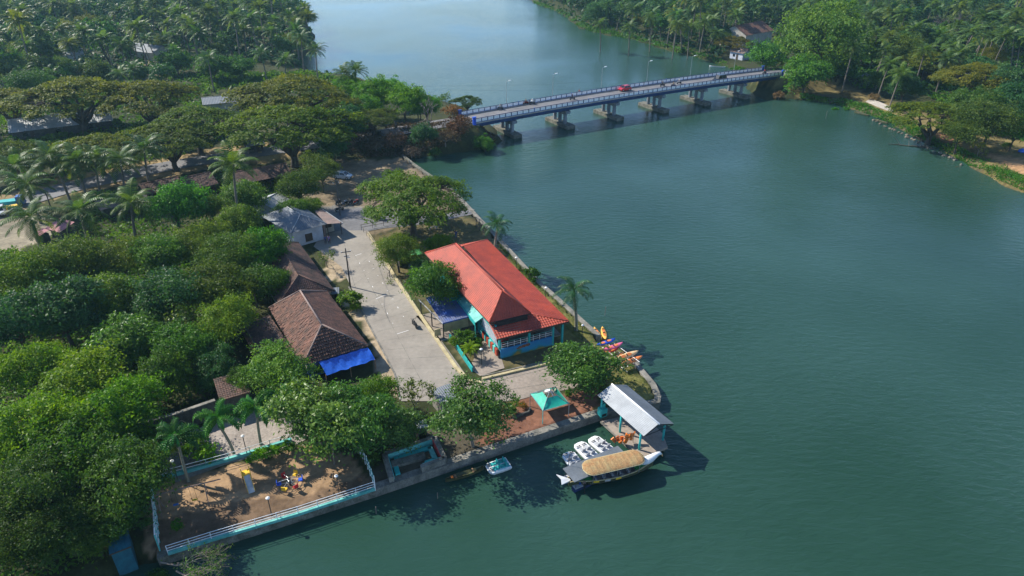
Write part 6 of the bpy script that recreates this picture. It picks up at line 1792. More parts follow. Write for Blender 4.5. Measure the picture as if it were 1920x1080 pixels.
# kayaks
def kayak(label, m, loc, rz, Lk=3.2, tilt=0.0, group='kayaks on the rack', roll=0.0):
    t = thing('kayak', label, 'kayak', loc, rz, group)
    t.rotation_euler = (roll, tilt, rz)
    rows = []
    for i in range(15):
        s = i / 14; w = .39 * max(.05, math.sin(PI * s) ** .55); x = Lk * (s - .5); k = .10 * (abs(s - .5) * 2) ** 3
        rows.append([(x, w * math.cos(a), .17 + k + .17 * math.sin(a) * (1 if math.sin(a) < 0 else .75)) for a in [2 * PI * j / 10 for j in range(10)]])
    loft(MB(), rows, close=True).build('hull', M[m], t, True)
    for x, l in ((-.55, .42), (.45, .45)):
        MB().lathe([(.24, .305), (.20, .315)], 10, (0, 0, 0)).v
        q = MB().lathe([(.22, .30), (.19, .318)], 10)
        q.v = [(x + a * 1.9 * l / .42, b, c) for a, b, c in q.v]
        q.build('cockpit', M['kayak_orange'] if m != 'kayak_orange' else M['wood'], t)
        MB().box(x - .42, x - .36, -.18, .18, .30, .45).build('seat_back', M['dark_metal'] if m != 'kayak_yellow' else M['wood'], t)
    return t
p, q = G(1114, 614, .2), G(1128, 637, .2)
kayak('left one of the two yellow kayaks floating at the river wall', 'kayak_yellow', ((p.x + q.x) / 2, (p.y + q.y) / 2, -.02), math.atan2(q.y - p.y, q.x - p.x), group='floating yellow kayaks')
p, q = G(1127, 612, .2), G(1134, 638, .2)
kayak('right one of the two yellow kayaks floating at the river wall', 'kayak_yellow', ((p.x + q.x) / 2 + .15, (p.y + q.y) / 2, -.02), math.atan2(q.y - p.y, q.x - p.x), group='floating yellow kayaks')
o = G(1158, 676, 1.0)
rk = thing('kayak_rack', 'white pipe rack holding the coloured kayaks at the river edge', 'rack', (o.x, o.y, gz(o.x, o.y)), R(-58))
for y in (-.95, .95):
    for z in (.45, 1.25): MB().tube([(-3.0, y, z), (3.0, y, z)], .035, 6).build('rack_rail', M['white_paint'], rk)
    for x in (-1.6, .3, 2.2): MB().tube([(x, y, -.3), (x, y, 1.75)], .035, 6).build('rack_post', M['dark_metal'], rk)
for x in (-1.6, .3, 2.2): MB().tube([(x, -1.0, .45), (x, 1.0, .45)], .03, 6).tube([(x, -1.0, 1.25), (x, 1.0, 1.25)], .03, 6).build('rack_crossbar', M['dark_metal'], rk)
def on_rack(label, m, x, z, ln=3.3, off=0, roll=0):
    v = Matrix.Rotation(R(-58), 3, 'Z') @ Vector((x, off, 0))
    return kayak(label, m, (rk.location.x + v.x, rk.location.y + v.y, rk.location.z + z), R(31), ln, roll=roll)
on_rack('blue kayak at the upper end of the rack', 'bright_blue', -2.5, 1.29, 3.0)
on_rack('pink kayak beside the blue one on the rack', 'pink_paint', -1.2, 1.29, 3.2, .1)
on_rack('red kayak on the lower shelf below the pink one', 'red_paint', -1.5, .49, 3.0, -.2)
on_rack('orange kayak on the lower shelf in the middle of the rack', 'kayak_orange', -.2, .49, 3.2, -.5)
on_rack('cream and orange kayak at the near end of the rack', 'kayak_cream', 1.2, 1.29, 3.9, .2, .45)
on_rack('orange kayak lying below the cream one at the near end of the rack', 'kayak_orange', 2.0, .9, 3.7, .35, .3)

# ------------------------------------------------------------------ vehicles
def wheel(parent, x, y, r=.31, w=.2):
    t = MB().lathe([(r * .6, -w / 2), (r * .96, -w / 2), (r, -w * .3), (r, w * .3), (r * .96, w / 2), (r * .6, w / 2)], 14, (x, y, r), 'y').build('wheel', M['rubber'], parent, True)
    MB().lathe([(r * .58, -w * .52), (r * .2, -w * .56), (r * .2, w * .56), (r * .58, w * .52)], 12, (x, y, r), 'y').build('rim', M['steel'], t)
def car(label, cat, loc, rz, paint, Lc=3.8, Wc=1.65, Hc=1.5, hood=.95, boot=.35, name='car'):
    t = thing(name, label, cat, loc, rz)
    x0, x1, w = -Lc / 2, Lc / 2, Wc / 2
    prof = [(x0, .42), (x0 + .03, .78), (x0 + .25, .95), (x1 - hood, .97), (x1 - .25, .80), (x1 - .02, .66), (x1, .40), (x1 - .15, .24), (x0 + .15, .24)]
    rows = [[(x, -w * .86, z) for x, z in prof]] + [[(x * .99, y, z) for x, z in prof] for y in (-w * .99, w * .99)] + [[(x, w * .86, z) for x, z in prof]]
    rows[0] = [(x * .985, -w * .88, .28 + (z - .28) * .96) for x, z in prof]; rows[-1] = [(x, -y, z) for x, y, z in rows[0]]
    rows = [rows[0], [(x, -w, z) for x, z in prof], [(x, w, z) for x, z in prof], rows[-1]]
    rows[0] = [(x, -w - .02, .30 + (z - .30) * .9) for x, z in prof]; rows[-1] = [(x, -y, z) for x, y, z in rows[0]]
    loft(MB(), rows, close=True).build('body', M[paint], t, False)
    c0, c1 = x0 + boot, x1 - hood + .12
    bot = [(c0, -w * .94, .95), (c1, -w * .94, .95), (c1, w * .94, .95), (c0, w * .94, .95)]
    top = [(c0 + .28, -w * .74, Hc - .06), (c1 - .72, -w * .74, Hc - .06), (c1 - .72, w * .74, Hc - .06), (c0 + .28, w * .74, Hc - .06)]
    MB().hexa(bot, top).build('glasshouse', M['window'], t)
    rt = [(x, y, Hc - .058) for x, y, z in top]
    MB().hexa([(x * 1.0, y * 1.03, z) for x, y, z in rt], [(x * .97, y * .93, Hc) for x, y, z in rt]).build('roof', M[paint], t)
    for i in range(4):
        a, b = Vector(bot[i]), Vector(top[i]); MB().bar(a * 1.005, b + Vector((0, 0, .0)), .09, .09).build('pillar', M[paint], t)
    for y in (-w * .85, w * .85):
        m0 = (c0 + c1) / 2 - .1
        MB().bar((m0, y * 1.1, .95), (m0 - .05, y * .87, Hc - .06), .08, .07).build('pillar', M[paint], t)
    for y in (-w + .02, w - .02):
        for x in (x0 + .68, x1 - .72): wheel(t, x, y * .97)
        MB().box(x1 - .22, x1 - .02, y * .72 - .14, y * .72 + .14, .60, .74).build('headlight', M['light_lens'], t)
        MB().box(x0 - .012, x0 + .06, y * .8 - .1, y * .8 + .1, .62, .86).build('tail_light', M['red_lens'], t)
        MB().box(c1 - .25, c1 - .1, y * 1.1 - .07, y * 1.1 + .07, .98, 1.1).build('wing_mirror', M[paint], t)
    MB().box(x1 - .03, x1 + .015, -w * .75, w * .75, .32, .5).build('bumper', M['black'], t)
    MB().box(x0 - .02, x0 + .03, -w * .75, w * .75, .34, .5).build('bumper', M['black'], t)
    return t
def on_bridge(px, py):
    z = 5.6
    for _ in range(4):
        p = G(px, py, z); t = (p - BC).dot(BD); z = deck_z(t)
    return Vector((p.x, p.y, z + .003))
BA = R(30.2)
p = on_bridge(1171, 170); car('red hatchback car crossing the middle of the bridge', 'car', p, BA + PI, 'car_red', 3.7, 1.65, 1.55)
p = on_bridge(1349, 152); car('dark van crossing the right half of the bridge', 'van', p, BA + PI, 'car_dark', 4.4, 1.75, 1.9, .75, .12, 'van')
p = G(643, 334, 1.0); car('silver blue hatchback parked on the riverside dirt lot', 'car', (p.x, p.y, gz(p.x, p.y)), R(-12), 'car_silver', 4.0, 1.7, 1.5)
p = G(3, 402, 1.0); car('pale car at the left edge on the road, beside the teal truck', 'car', (p.x, p.y, gz(p.x, p.y) + .1), R(-60), 'car_white', 3.9, 1.65, 1.5)
# auto rickshaws and a small truck
def rickshaw(label, loc, rz, top='yellow_paint', low='black'):
    t = thing('auto_rickshaw', label, 'auto rickshaw', loc, rz)
    MB().hexa([(-1.25, -.62, .3), (.5, -.62, .3), (1.2, -.2, .3), (1.2, .2, .3), (.5, .62, .3), (-1.25, .62, .3)], [(-1.28, -.62, .85), (.55, -.60, .85), (1.15, -.22, .95), (1.15, .22, .95), (.55, .60, .85), (-1.28, .62, .85)]).build('body', M[low], t)
    MB().hexa([(-1.2, -.66, 1.5), (.75, -.6, 1.5), (.75, .6, 1.5), (-1.2, .66, 1.5)], [(-1.05, -.5, 1.75), (.6, -.48, 1.72), (.6, .48, 1.72), (-1.05, .5, 1.75)]).build('canopy', M[top], t)
    MB().hexa([(-1.24, -.62, .852), (-1.1, -.62, .852), (-1.1, .62, .852), (-1.24, .62, .852)], [(-1.2, -.62, 1.5), (-1.1, -.62, 1.5), (-1.1, .62, 1.5), (-1.2, .62, 1.5)]).build('back_curtain', M[top], t)
    MB().hexa([(.75, -.5, .9), (.8, -.5, .9), (.8, .5, .9), (.75, .5, .9)], [(.6, -.5, 1.5), (.65, -.5, 1.5), (.65, .5, 1.5), (.6, .5, 1.5)]).build('windscreen', M['window'], t)
    for y in (-.58, .58):
        for x in (-.15, .62): MB().tube([(x, y, .85), (x, y, 1.52)], .03, 5).build('pillar', M['black'], t)
    MB().box(-1.0, -.5, -.55, .55, .852, 1.0).box(-1.08, -1.0, -.55, .55, 1.002, 1.4).build('seat', M['black'], t)
    wheel(t, -.75, -.55, .24, .14); wheel(t, -.75, .55, .24, .14); wheel(t, .95, 0, .24, .14)
    MB().ball((1.22, 0, .8), .1).build('headlight', M['light_lens'], t)
    return t
p = G(702, 409, 1.0); rickshaw('yellow and black auto rickshaw parked under the flat topped rain tree', (p.x, p.y, 1.045), R(150))
p = G(24, 396, 1.0); rickshaw('small yellow auto rickshaw under the palms in front of the teal truck', (p.x + 1.5, p.y - 1.2, gz(p.x, p.y)), R(40))
p = G(27, 386, 1.0); t = thing('truck', 'small teal truck at the roadside at the left edge', 'truck', (p.x, p.y, gz(p.x, p.y) + .05), R(20))
MB().box(-2.2, .7, -.85, .85, .6, 1.2).build('cargo_bed', M['teal_paint'], t); MB().hexa([(.75, -.8, .4), (2.1, -.8, .4), (2.1, .8, .4), (.75, .8, .4)], [(.75, -.75, 1.9), (1.7, -.75, 1.9), (1.7, .75, 1.9), (.75, .75, 1.9)]).build('cab', M['hull_blue'], t)
MB().hexa([(2.03, -.7, 1.0), (2.06, -.7, 1.0), (2.06, .7, 1.0), (2.03, .7, 1.0)], [(1.74, -.7, 1.75), (1.78, -.7, 1.75), (1.78, .7, 1.75), (1.74, .7, 1.75)]).build('windscreen', M['window'], t)
for x in (-1.4, 1.4):
    for y in (-.78, .78): wheel(t, x, y, .34, .22)

# people: one continuous skinned figure per pose
SHIRT = {k: mat('cloth_' + k, c, .85, .15, 4) for k, c in dict(white=(.6, .6, .58), blue=(.04, .09, .28), red=(.35, .04, .03), green=(.05, .16, .07), dark=(.025, .028, .035), tan=(.28, .20, .12), mauve=(.28, .20, .42), grey=(.2, .21, .22)).items()}
def figure(key, J, edges, rad, shirt, trousers):
    """J joints, one surface grown over them; faces above the waist take the shirt, below it the trousers, ends the skin"""
    me = bpy.data.meshes.new(key)
    names = list(J)
    me.from_pydata([J[n] for n in names], [(names.index(a), names.index(b)) for a, b in edges], [])
    o = bpy.data.objects.new(key, me); COL.objects.link(o)
    sk = o.modifiers.new('skin', 'SKIN'); o.modifiers.new('sub', 'SUBSURF').levels = 1
    for i, n in enumerate(names):
        v = me.skin_vertices[0].data[i]; r = rad[n] if n in rad else rad[n.rstrip('LR')]
        v.radius = r if hasattr(r, '__len__') else (r, r); v.use_root = n == 'pelvis'
    dg = bpy.context.evaluated_depsgraph_get()
    out = bpy.data.meshes.new_from_object(o.evaluated_get(dg))
    bpy.data.objects.remove(o)
    out.materials.clear()
    for m_ in (SHIRT[shirt], SHIRT[trousers], M['skin']): out.materials.append(m_)
    jn = {n: Vector(J[n]) for n in names}
    zone = {}
    for n in names: zone[n] = 2 if n[:4] in ('head', 'neck', 'hand', 'foot', 'chin') or n[:5] in ('wrist', 'elbow', 'ankle', 'nose') else 1 if n[:4] in ('knee', 'hip', 'hipL', 'pelv') else 0
    for p_ in out.polygons:
        c = p_.center
        p_.material_index = zone[min(names, key=lambda n: (jn[n] - c).length)]
        p_.use_smooth = True
    return out
RAD = dict(pelvis=(.15, .12), waist=(.14, .11), chest=(.18, .12), neck=.055, head=(.09, .10), top=(.06, .07), nose=.02, shoulder=.075, elbow=.045, wrist=.032, hand=.038, hip=.095, knee=.062, ankle=.042, foot=.04)
EDG = [('pelvis', 'waist'), ('waist', 'chest'), ('chest', 'neck'), ('neck', 'head'), ('head', 'top')] + [(a + s, b + s) for s in 'LR' for a, b in (('shoulder', 'elbow'), ('elbow', 'wrist'), ('wrist', 'hand'), ('hip', 'knee'), ('knee', 'ankle'), ('ankle', 'foot'))] + [('chest', 'shoulder' + s) for s in 'LR'] + [('pelvis', 'hip' + s) for s in 'LR']
def pose(kind):
    if kind == 'stand':
        J = dict(pelvis=(0, 0, .92), waist=(0, 0, 1.08), chest=(0, 0, 1.32), neck=(.01, 0, 1.47), head=(.03, 0, 1.58), top=(.02, 0, 1.67))
        for s, y in (('L', 1), ('R', -1)):
            J.update({'shoulder' + s: (0, .19 * y, 1.38), 'elbow' + s: (-.02, .25 * y, 1.10), 'wrist' + s: (.08, .25 * y, .87), 'hand' + s: (.11, .25 * y, .78), 'hip' + s: (0, .10 * y, .86), 'knee' + s: (.03 + .03 * y, .11 * y, .48), 'ankle' + s: (-.02 + .03 * y, .11 * y, .08), 'foot' + s: (.14 + .03 * y, .12 * y, .045)})
    else:   # riding: seated at z .78, hands forward on the bars
        J = dict(pelvis=(-.18, 0, .84), waist=(-.15, 0, 1.0), chest=(-.06, 0, 1.22), neck=(0, 0, 1.37), head=(.04, 0, 1.48), top=(.03, 0, 1.57))
        for s, y in (('L', 1), ('R', -1)):
            J.update({'shoulder' + s: (-.04, .18 * y, 1.28), 'elbow' + s: (.16, .27 * y, 1.08), 'wrist' + s: (.40, .28 * y, 1.02), 'hand' + s: (.48, .28 * y, 1.01), 'hip' + s: (-.14, .11 * y, .82), 'knee' + s: (.24, .18 * y, .72), 'ankle' + s: (.05, .17 * y, .36), 'foot' + s: (.20, .17 * y, .31)})
    return J
FIG = {}
def person(label, kind, shirt, trousers, loc, rz, helmet=None, group=None, scale=1.0):
    k = (kind, shirt, trousers)
    if k not in FIG: FIG[k] = figure('person_body', pose(kind), EDG, RAD, shirt, trousers)
    t = thing('person', label, 'person', loc, rz, group); t.scale = (scale,) * 3
    link('body', FIG[k], t)
    h = Vector(pose(kind)['head'])
    if helmet: MB().ball(h + Vector((-.01, 0, .05)), (.14, .13, .13), 10, 7).build('helmet', M[helmet], t, True)
    else: MB().ball(h + Vector((-.025, 0, .055)), (.105, .10, .09), 10, 7).build('hair', M['hair'], t, True)
    for y in (-.035, .035): MB().ball(h + Vector((.092, y, .01)), .012, 6, 4).build('eye', M['black'], t)
    MB().ball(h + Vector((.105, 0, -.02)), (.022, .014, .02), 6, 4).build('nose', M['skin'], t, True)
    for sx_ in (-1, 1):      # fingers, slightly curled
        hd = Vector(pose(kind)['hand' + ('L' if sx_ > 0 else 'R')])
        wr = Vector(pose(kind)['wrist' + ('L' if sx_ > 0 else 'R')]); d = (hd - wr).normalized()
        q = MB()
        for i in range(4): q.tube([hd + Vector((0, (i - 1.5) * .018, 0)), hd + d * .05 + Vector((0, (i - 1.5) * .02, 0)), hd + d * (.085 - .006 * abs(i - 1.2)) + Vector((.012, (i - 1.5) * .02, -.012))], [.010, .009, .007], 5)
        q.tube([wr + d * .04, wr + d * .07 + Vector((.03, -sx_ * .02, 0)), wr + d * .11 + Vector((.035, -sx_ * .02, 0))], [.011, .010, .008], 5)
        q.build('hand', M['skin'], t, True)
    return t
BIKE = {}
def motorbike(label, loc, rz, paint='black', group=None, lean=0.0):
    t = thing('motorcycle', label, 'motorcycle', loc, rz, group)
    t.rotation_euler = (lean, 0, rz)
    if paint not in BIKE:
        tyre = lambda x: MB().lathe([(.20, -.05), (.27, -.055), (.30, 0), (.27, .055), (.20, .05)], 14, (x, 0, .30), 'y').mesh('tyre', M['rubber'], True)
        BIKE[paint] = [('wheel', tyre(-.62)), ('wheel', tyre(.64)),
            ('rim', MB().lathe([(.19, -.02), (.05, -.05), (.05, .05), (.19, .02)], 12, (-.62, 0, .3), 'y').lathe([(.19, -.02), (.05, -.05), (.05, .05), (.19, .02)], 12, (.64, 0, .3), 'y').mesh('rim', M['steel'])),
            ('engine', MB().box(-.2, .2, -.13, .13, .25, .55).mesh('engine', M['dark_metal'])),
            ('frame', MB().tube([(-.62, 0, .3), (-.2, 0, .45), (.2, 0, .4), (.42, 0, .8)], .035, 6).tube([(-.62, .1, .3), (-.5, .1, .68)], .025, 5).mesh('frame', M['dark_metal'])),
            ('fork', MB().tube([(.64, .08, .3), (.46, .08, .92)], .028, 6).tube([(.64, -.08, .3), (.46, -.08, .92)], .028, 6).mesh('fork', M['steel'])),
            ('fuel_tank', MB().ball((.16, 0, .74), (.28, .14, .13), 10, 6).mesh('fuel_tank', M[paint], True)),
            ('side_cover', MB().hexa([(-.7, -.1, .52), (-.1, -.12, .48), (-.1, .12, .48), (-.7, .1, .52)], [(-.75, -.08, .70), (-.1, -.1, .70), (-.1, .1, .70), (-.75, .08, .70)]).mesh('side_cover', M[paint])),
            ('seat', MB().hexa([(-.72, -.12, .70), (0, -.13, .70), (0, .13, .70), (-.72, .12, .70)], [(-.72, -.1, .82), (-.02, -.1, .77), (-.02, .1, .77), (-.72, .1, .82)]).mesh('seat', M['black'])),
            ('handlebar', MB().tube([(.36, .34, .98), (.46, .15, .98), (.46, -.15, .98), (.36, -.34, .98)], .02, 6).mesh('handlebar', M['dark_metal'])),
            ('headlight', MB().ball((.56, 0, .86), (.09, .1, .1), 8, 6).mesh('headlight', M['light_lens'], True)),
            ('mudguard', MB().tube([(.40, 0, .52), (.56, 0, .63), (.74, 0, .62), (.90, 0, .5)], .06, 5).tube([(-.86, 0, .52), (-.72, 0, .64), (-.5, 0, .62)], .06, 5).mesh('mudguard', M[paint])),
            ('exhaust', MB().tube([(.1, -.14, .28), (-.4, -.17, .3), (-.8, -.17, .38)], [.03, .04, .05], 6).mesh('exhaust', M['steel'])),
            ('mirror', MB().tube([(.40, .3, .98), (.36, .36, 1.16)], .012, 4).ball((.36, .38, 1.18), (.02, .06, .04), 6, 4).tube([(.40, -.3, .98), (.36, -.36, 1.16)], .012, 4).ball((.36, -.38, 1.18), (.02, .06, .04), 6, 4).mesh('mirror', M['black']))]
    for n, m_ in BIKE[paint]: link(n, m_, t)
    return t
for px, py, d, paint, sh, tr, he, lab in (
    (938, 206, 0, 'black', 'grey', 'dark', None, 'nearest the left end of the bridge'),
    (986, 196, 1, 'car_red', 'tan', 'dark', None, 'at the far rail left of the second lamp'),
    (998, 196, 0, 'black', 'white', 'dark', 'car_white', 'second from the left end of the bridge'),
    (1073, 187, 0, 'black', 'dark', 'blue', None, 'alone left of the red car'),
    (1086, 178, 1, 'car_red', 'red', 'dark', None, 'close to the far rail left of the red car'),
    (1242, 162, 0, 'black', 'dark', 'dark', 'black', 'just right of the red car'),
    (1262, 163, 0, 'black', 'tan', 'blue', None, 'by the near rail between car and van'),
    (1273, 157, 1, 'car_white', 'white', 'grey', 'car_white', 'by the far rail left of the van'),
    (1433, 139, 1, 'black', 'red', 'dark', None, 'at the right end of the bridge')):
    p = on_bridge(px, py); rz = BA + (PI if d else 0)
    motorbike('motorcycle on the bridge ' + lab, p, rz, paint, 'motorcycles crossing the bridge')
    person('rider in %s on the motorcycle %s' % (sh, lab), 'ride', sh, tr, p, rz, he, 'riders on the bridge')
p = G(777, 612, 1.06); motorbike('dark motorcycle with white panels standing alone on the concrete lane', (p.x, p.y, 1.062), R(118), 'black', None, .08)
for i, (px, py, a, pc, lab) in enumerate(((634, 383, 70, 'black', 'leftmost black motorcycle parked by the utility pole'), (646, 384, 60, 'car_white', 'pale motorcycle parked beside the utility pole'), (657, 383, 75, 'black', 'black motorcycle in the middle of the parked row'), (668, 382, 66, 'car_red', 'reddish motorcycle at the right end of the parked row'), (637, 396, 40, 'black', 'motorcycle parked at the foot of the utility pole'))):
    p = G(px, py, 1.0); motorbike(lab, (p.x, p.y, gz(p.x, p.y) + .04), R(a), pc, 'motorcycles parked by the utility pole', .1)
p = G(866, 622, 1.0); motorbike('motorcycle parked under the blue shelter roof', (p.x - .6, p.y + .8, 1.07), R(110), 'black', None, .1)
p = G(618, 458, 1.0); person('person in a mauve shirt standing in the shade by the white house', 'stand', 'mauve', 'dark', (p.x, p.y, 1.02), R(-70))
p = G(611, 458, 1.0); person('person in a dark blue shirt beside the one in mauve', 'stand', 'blue', 'dark', (p.x, p.y, 1.02), R(-30))
p = G(855, 448, 1.0); person('person in blue clothes in the garden under the rain tree', 'stand', 'blue', 'blue', (p.x, p.y, gz(p.x, p.y)), R(-100), scale=1.02)
p = G(1170, 834, .9); 
# life jackets hanging on a stand
o = thing('life_jacket_stand', 'steel stand on the jetty hung with orange life jackets', 'stand', (p.x, p.y, .9), R(20))
for x in (-1.1, 0, 1.1): MB().tube([(x, 0, 0), (x, 0, 1.35)], .03, 5).build('post', M['dark_metal'], o)
MB().tube([(-1.2, 0, 1.33), (0, .1, 1.36), (1.2, 0, 1.33)], .03, 5).build('rail', M['dark_metal'], o)
for k in range(13):
    v = Matrix.Rotation(R(20), 3, 'Z') @ Vector((-1.05 + .17 * k, rnd.uniform(-.28, .28), 0))
    j = thing('life_jacket', 'orange life jacket hanging on the jetty stand', 'life jacket', (p.x + v.x, p.y + v.y, .9 + rnd.uniform(.35, .95)), 0, 'life jackets on the stand')
    j.rotation_euler = (rnd.uniform(-.5, .5), rnd.uniform(-.6, .6), R(20 + rnd.uniform(-60, 60)))
    MB().hexa([(-.16, -.09, 0), (.16, -.09, 0), (.18, .09, 0), (-.18, .09, 0)], [(-.20, -.07, .58), (.20, -.07, .58), (.2, .07, .6), (-.2, .07, .6)]).build('vest', M['orange_paint'], j)
    MB().box(-.17, .17, -.10, .10, .22, .26).build('strap', M['black'], j)
# bicycle by the rack
p = G(1192, 684, 1.0)
b = thing('bicycle', 'dark bicycle leaning at the river edge beside the kayak rack', 'bicycle', (p.x, p.y, gz(p.x, p.y)), R(120)); b.rotation_euler = (.15, 0, R(120))
for x in (-.5, .5): MB().tube([(x + .33 * math.cos(a * PI / 8), 0, .33 + .33 * math.sin(a * PI / 8)) for a in range(17)], .022, 5).build('wheel', M['rubber'], b)
MB().tube([(-.5, 0, .33), (-.1, 0, .3), (.3, 0, .75), (-.2, 0, .75), (-.1, 0, .3)], .02, 5).tube([(-.2, 0, .75), (-.5, 0, .33)], .018, 5).tube([(.5, 0, .33), (.32, 0, .9)], .02, 5).build('frame', M['black'], b)
MB().tube([(.3, .25, .95), (.33, 0, .92), (.3, -.25, .95)], .018, 5).build('handlebar', M['steel'], b); MB().box(-.32, -.1, -.07, .07, .78, .84).build('saddle', M['black'], b)
# blue sheet on the right bank
p = G(1916, 285, 1.0)
o = thing('blue_cover', 'bright blue cover over a heap at the right edge of the dirt path', 'cover', (p.x, p.y, gz(p.x, p.y)), .3)
MB().ball((0, 0, .3), (1.1, .8, .55), 10, 6).build('cover_sheet', M['tarp'], o, True)

# ------------------------------------------------------------------ railings, fences, poles, playground
def post_rail(name, label, pts, z0, hgt, rails, sp, mp, mr_, cat='railing', r=.03, base=None, basem=None):
    o = thing(name, label, cat, (pts[0][0], pts[0][1], z0))
    org = Vector((pts[0][0], pts[0][1], 0))
    P = [Vector((p[0], p[1], 0)) - org for p in pts]
    first = True
    for a, b in zip(P[:-1], P[1:]):
        n = max(1, round((b - a).length / sp))
        for i in range(0 if first else 1, n + 1):
            q = a.lerp(b, i / n)
            MB().tube([(q.x, q.y, -.1), (q.x, q.y, hgt)], r * 1.2, 6).build('post', M[mp], o)
        for z in rails: MB().tube([a + Vector((0, 0, z)), b + Vector((0, 0, z))], r, 6).build('rail', M[mr_], o)
        if base: MB().bar(a + Vector((0, 0, base / 2)), b + Vector((0, 0, base / 2)), .22, base).build('base_beam', M[basem], o)
        first = False
    return o
rail = [G(x, y, 1.0) for x, y in ((703, 919), (560, 966), (398, 1014), (316, 1040))]
post_rail('railing', 'long white pipe railing with a turquoise base along the playground river wall', rail, 1.0, 1.15, (.5, .8, 1.12), 1.75, 'white_paint', 'white_paint', base=.32, basem='pale_teal')
post_rail('fence', 'turquoise and white corner fence at the river end of the playground', [G(x, y, 1.0) for x, y in ((704, 918), (690, 880), (676, 852))], 1.0, 1.9, (.6, 1.1, 1.7), .9, 'white_paint', 'pale_teal', 'fence', .04)
post_rail('fence', 'tall weathered turquoise gate post fence at the left end of the playground', [G(x, y, 1.0) for x, y in ((300, 1032), (297, 985), (288, 928))], 1.0, 2.0, (.5, 1.2, 1.95), 1.0, 'pale_teal', 'white_paint', 'fence', .06)
post_rail('railing', 'pale railing on the turquoise terrace wall behind the foxtail palms', [G(x, y, 1.4) for x, y in ((300, 897), (430, 862), (545, 826))], 1.35, .95, (.5, .92), 2.2, 'pale_teal', 'white_paint')
wall_run('terrace_wall', M['pale_teal'], [G(x, y, 1)[:2] for x, y in ((302, 902), (430, 866), (548, 829))][::-1], -.3, .7, 1.42, 'turquoise painted terrace wall behind the foxtail palms', 'wall')
post_rail('fence', 'dark post and rail fence along the top of the garden by the rickshaw', [G(x, y, 1.0) for x, y in ((678, 432), (740, 420), (812, 412), (872, 398))], 1.0, 1.15, (.6, 1.1), 2.2, 'dark_wood', 'dark_wood', 'fence', .035)
post_rail('fence', 'low wooden fence along the lane side of the garden', [G(x, y, 1.0) for x, y in ((682, 436), (700, 458), (730, 498))], 1.0, 1.0, (.9,), 2.0, 'dead_wood', 'dead_wood', 'fence', .035)
post_rail('fence', 'tall thin metal frame fence at the river end of the garden', [G(x, y, 1.0) for x, y in ((826, 404), (872, 397))], 1.0, 2.4, (1.2, 2.35), 2.2, 'dark_metal', 'dark_metal', 'fence', .035)
p, q = G(893, 428, 1.0), G(906, 437, 1.0)
post_rail('metal_gate', 'dark metal gate frame on the river wall beside the royal palm', [p, q], 1.05, 2.2, (.4, 1.5, 2.15), 1.2, 'dark_metal', 'dark_metal', 'gate', .045)
post_rail('guard_rail', 'low concrete guard posts along the bridge road embankment', [G(x, y, 3.0) for x, y in ((676, 268), (745, 255))], 2.9, .8, (.7,), 2.6, 'old_concrete', 'old_concrete', 'guard rail', .06)
# lamp posts with white globes
lampm = None
for px, py, z, lab in ((510, 968, 1, 'white capped garden lamp by the railing nearest the slide'), (636, 926, 1, 'white capped garden lamp by the railing nearest the tank'), (463, 850, 1.35, 'white capped lamp on the terrace between the foxtail palms'), (333, 898, 1.35, 'dark lamp post beside the left foxtail palm'),
                       (880, 622, 1, 'white capped lamp beside the turquoise sunshade'), (903, 684, 1, 'white capped lamp in the planted bed'), (1023, 566, 1, 'small white lamp on the grass strip behind the red roof'), (968, 508, 1, 'small white lamp at the upper end of the grass strip'), (1091, 638, 1, 'lamp on the grass strip near the yellow kayaks')):
    p = G(px, py, z)
    o = thing('garden_lamp', lab, 'lamp post', (p.x, p.y, z), 0, 'white capped garden lamps')
    if lampm is None:
        lampm = (('pole', MB().tube([(0, 0, -.1), (0, 0, 2.3)], .045, 7).mesh('pole', M['dark_metal'])), ('lamp_shade', MB().lathe([(.20, 2.40), (.18, 2.46), (.06, 2.54)], 14).mesh('lamp_shade', M['globe'])), ('globe', MB().ball((0, 0, 2.34), .11, 10, 8).mesh('globe', M['globe'], True)))
    for n, m_ in lampm: link(n, m_, o)
# utility poles
def pole(label, px, py, H, z=1.0, arms=((.35, 1.3),), lamp=False):
    p = G(px, py, z)
    o = thing('utility_pole', label, 'utility pole', (p.x, p.y, gz(p.x, p.y)), R(20))
    MB().tube([(0, 0, -.4), (0, 0, H)], [.14, .08], 8).build('pole', M['dark_metal'], o)
    for d, w in arms:
        MB().box(-w / 2, w / 2, -.05, .05, H - d - .05, H - d + .05).build('crossarm', M['dark_metal'], o)
        for x in (-w / 2 + .08, w / 2 - .08): MB().lathe([(.05, H - d + .052), (.04, H - d + .2)], 6, (x, 0, 0)).build('insulator', M['white_paint'], o)
    if lamp: MB().box(-.1, .5, -.06, .06, H - 1.6, H - 1.5).build('lamp_arm', M['steel'], o)
    return o, p, H
u1 = pole('utility pole on the lane beside the tile houses', 657, 538, 6.6, arms=((.6, 1.5), (1.3, .7)), lamp=True)
u2 = pole('utility pole by the parked motorcycles', 638, 404, 7.0, arms=((.5, 1.2),))
u3 = pole('left one of the twin utility poles by the mangrove clump', 783, 205, 9.0, 3.6, ((.2, 1.4), (1.0, 1.4)))
u4 = pole('right one of the twin utility poles by the mangrove clump', 788, 207, 8.6, 3.6, ((.2, 1.4),))
u5 = pole('short utility pole in the palms beside the road', 108, 425, 6.5, arms=((.3, 1.2),))
def wire(label, a, b, sag):
    a, b = Vector(a), Vector(b)
    pts = [a.lerp(b, i / 14) - Vector((0, 0, sag * math.sin(PI * i / 14))) for i in range(15)]
    tag(MB().tube(pts, .018, 4).build('power_line', M['black']), label, 'cable')
tp = lambda u, d=.5, x=0.0: (u[1].x + x, u[1].y, gz(u[1].x, u[1].y) + u[2] - d)
wire('power line between the lane pole and the pole by the motorcycles', tp(u1, .4), tp(u2, .3), 1.0)
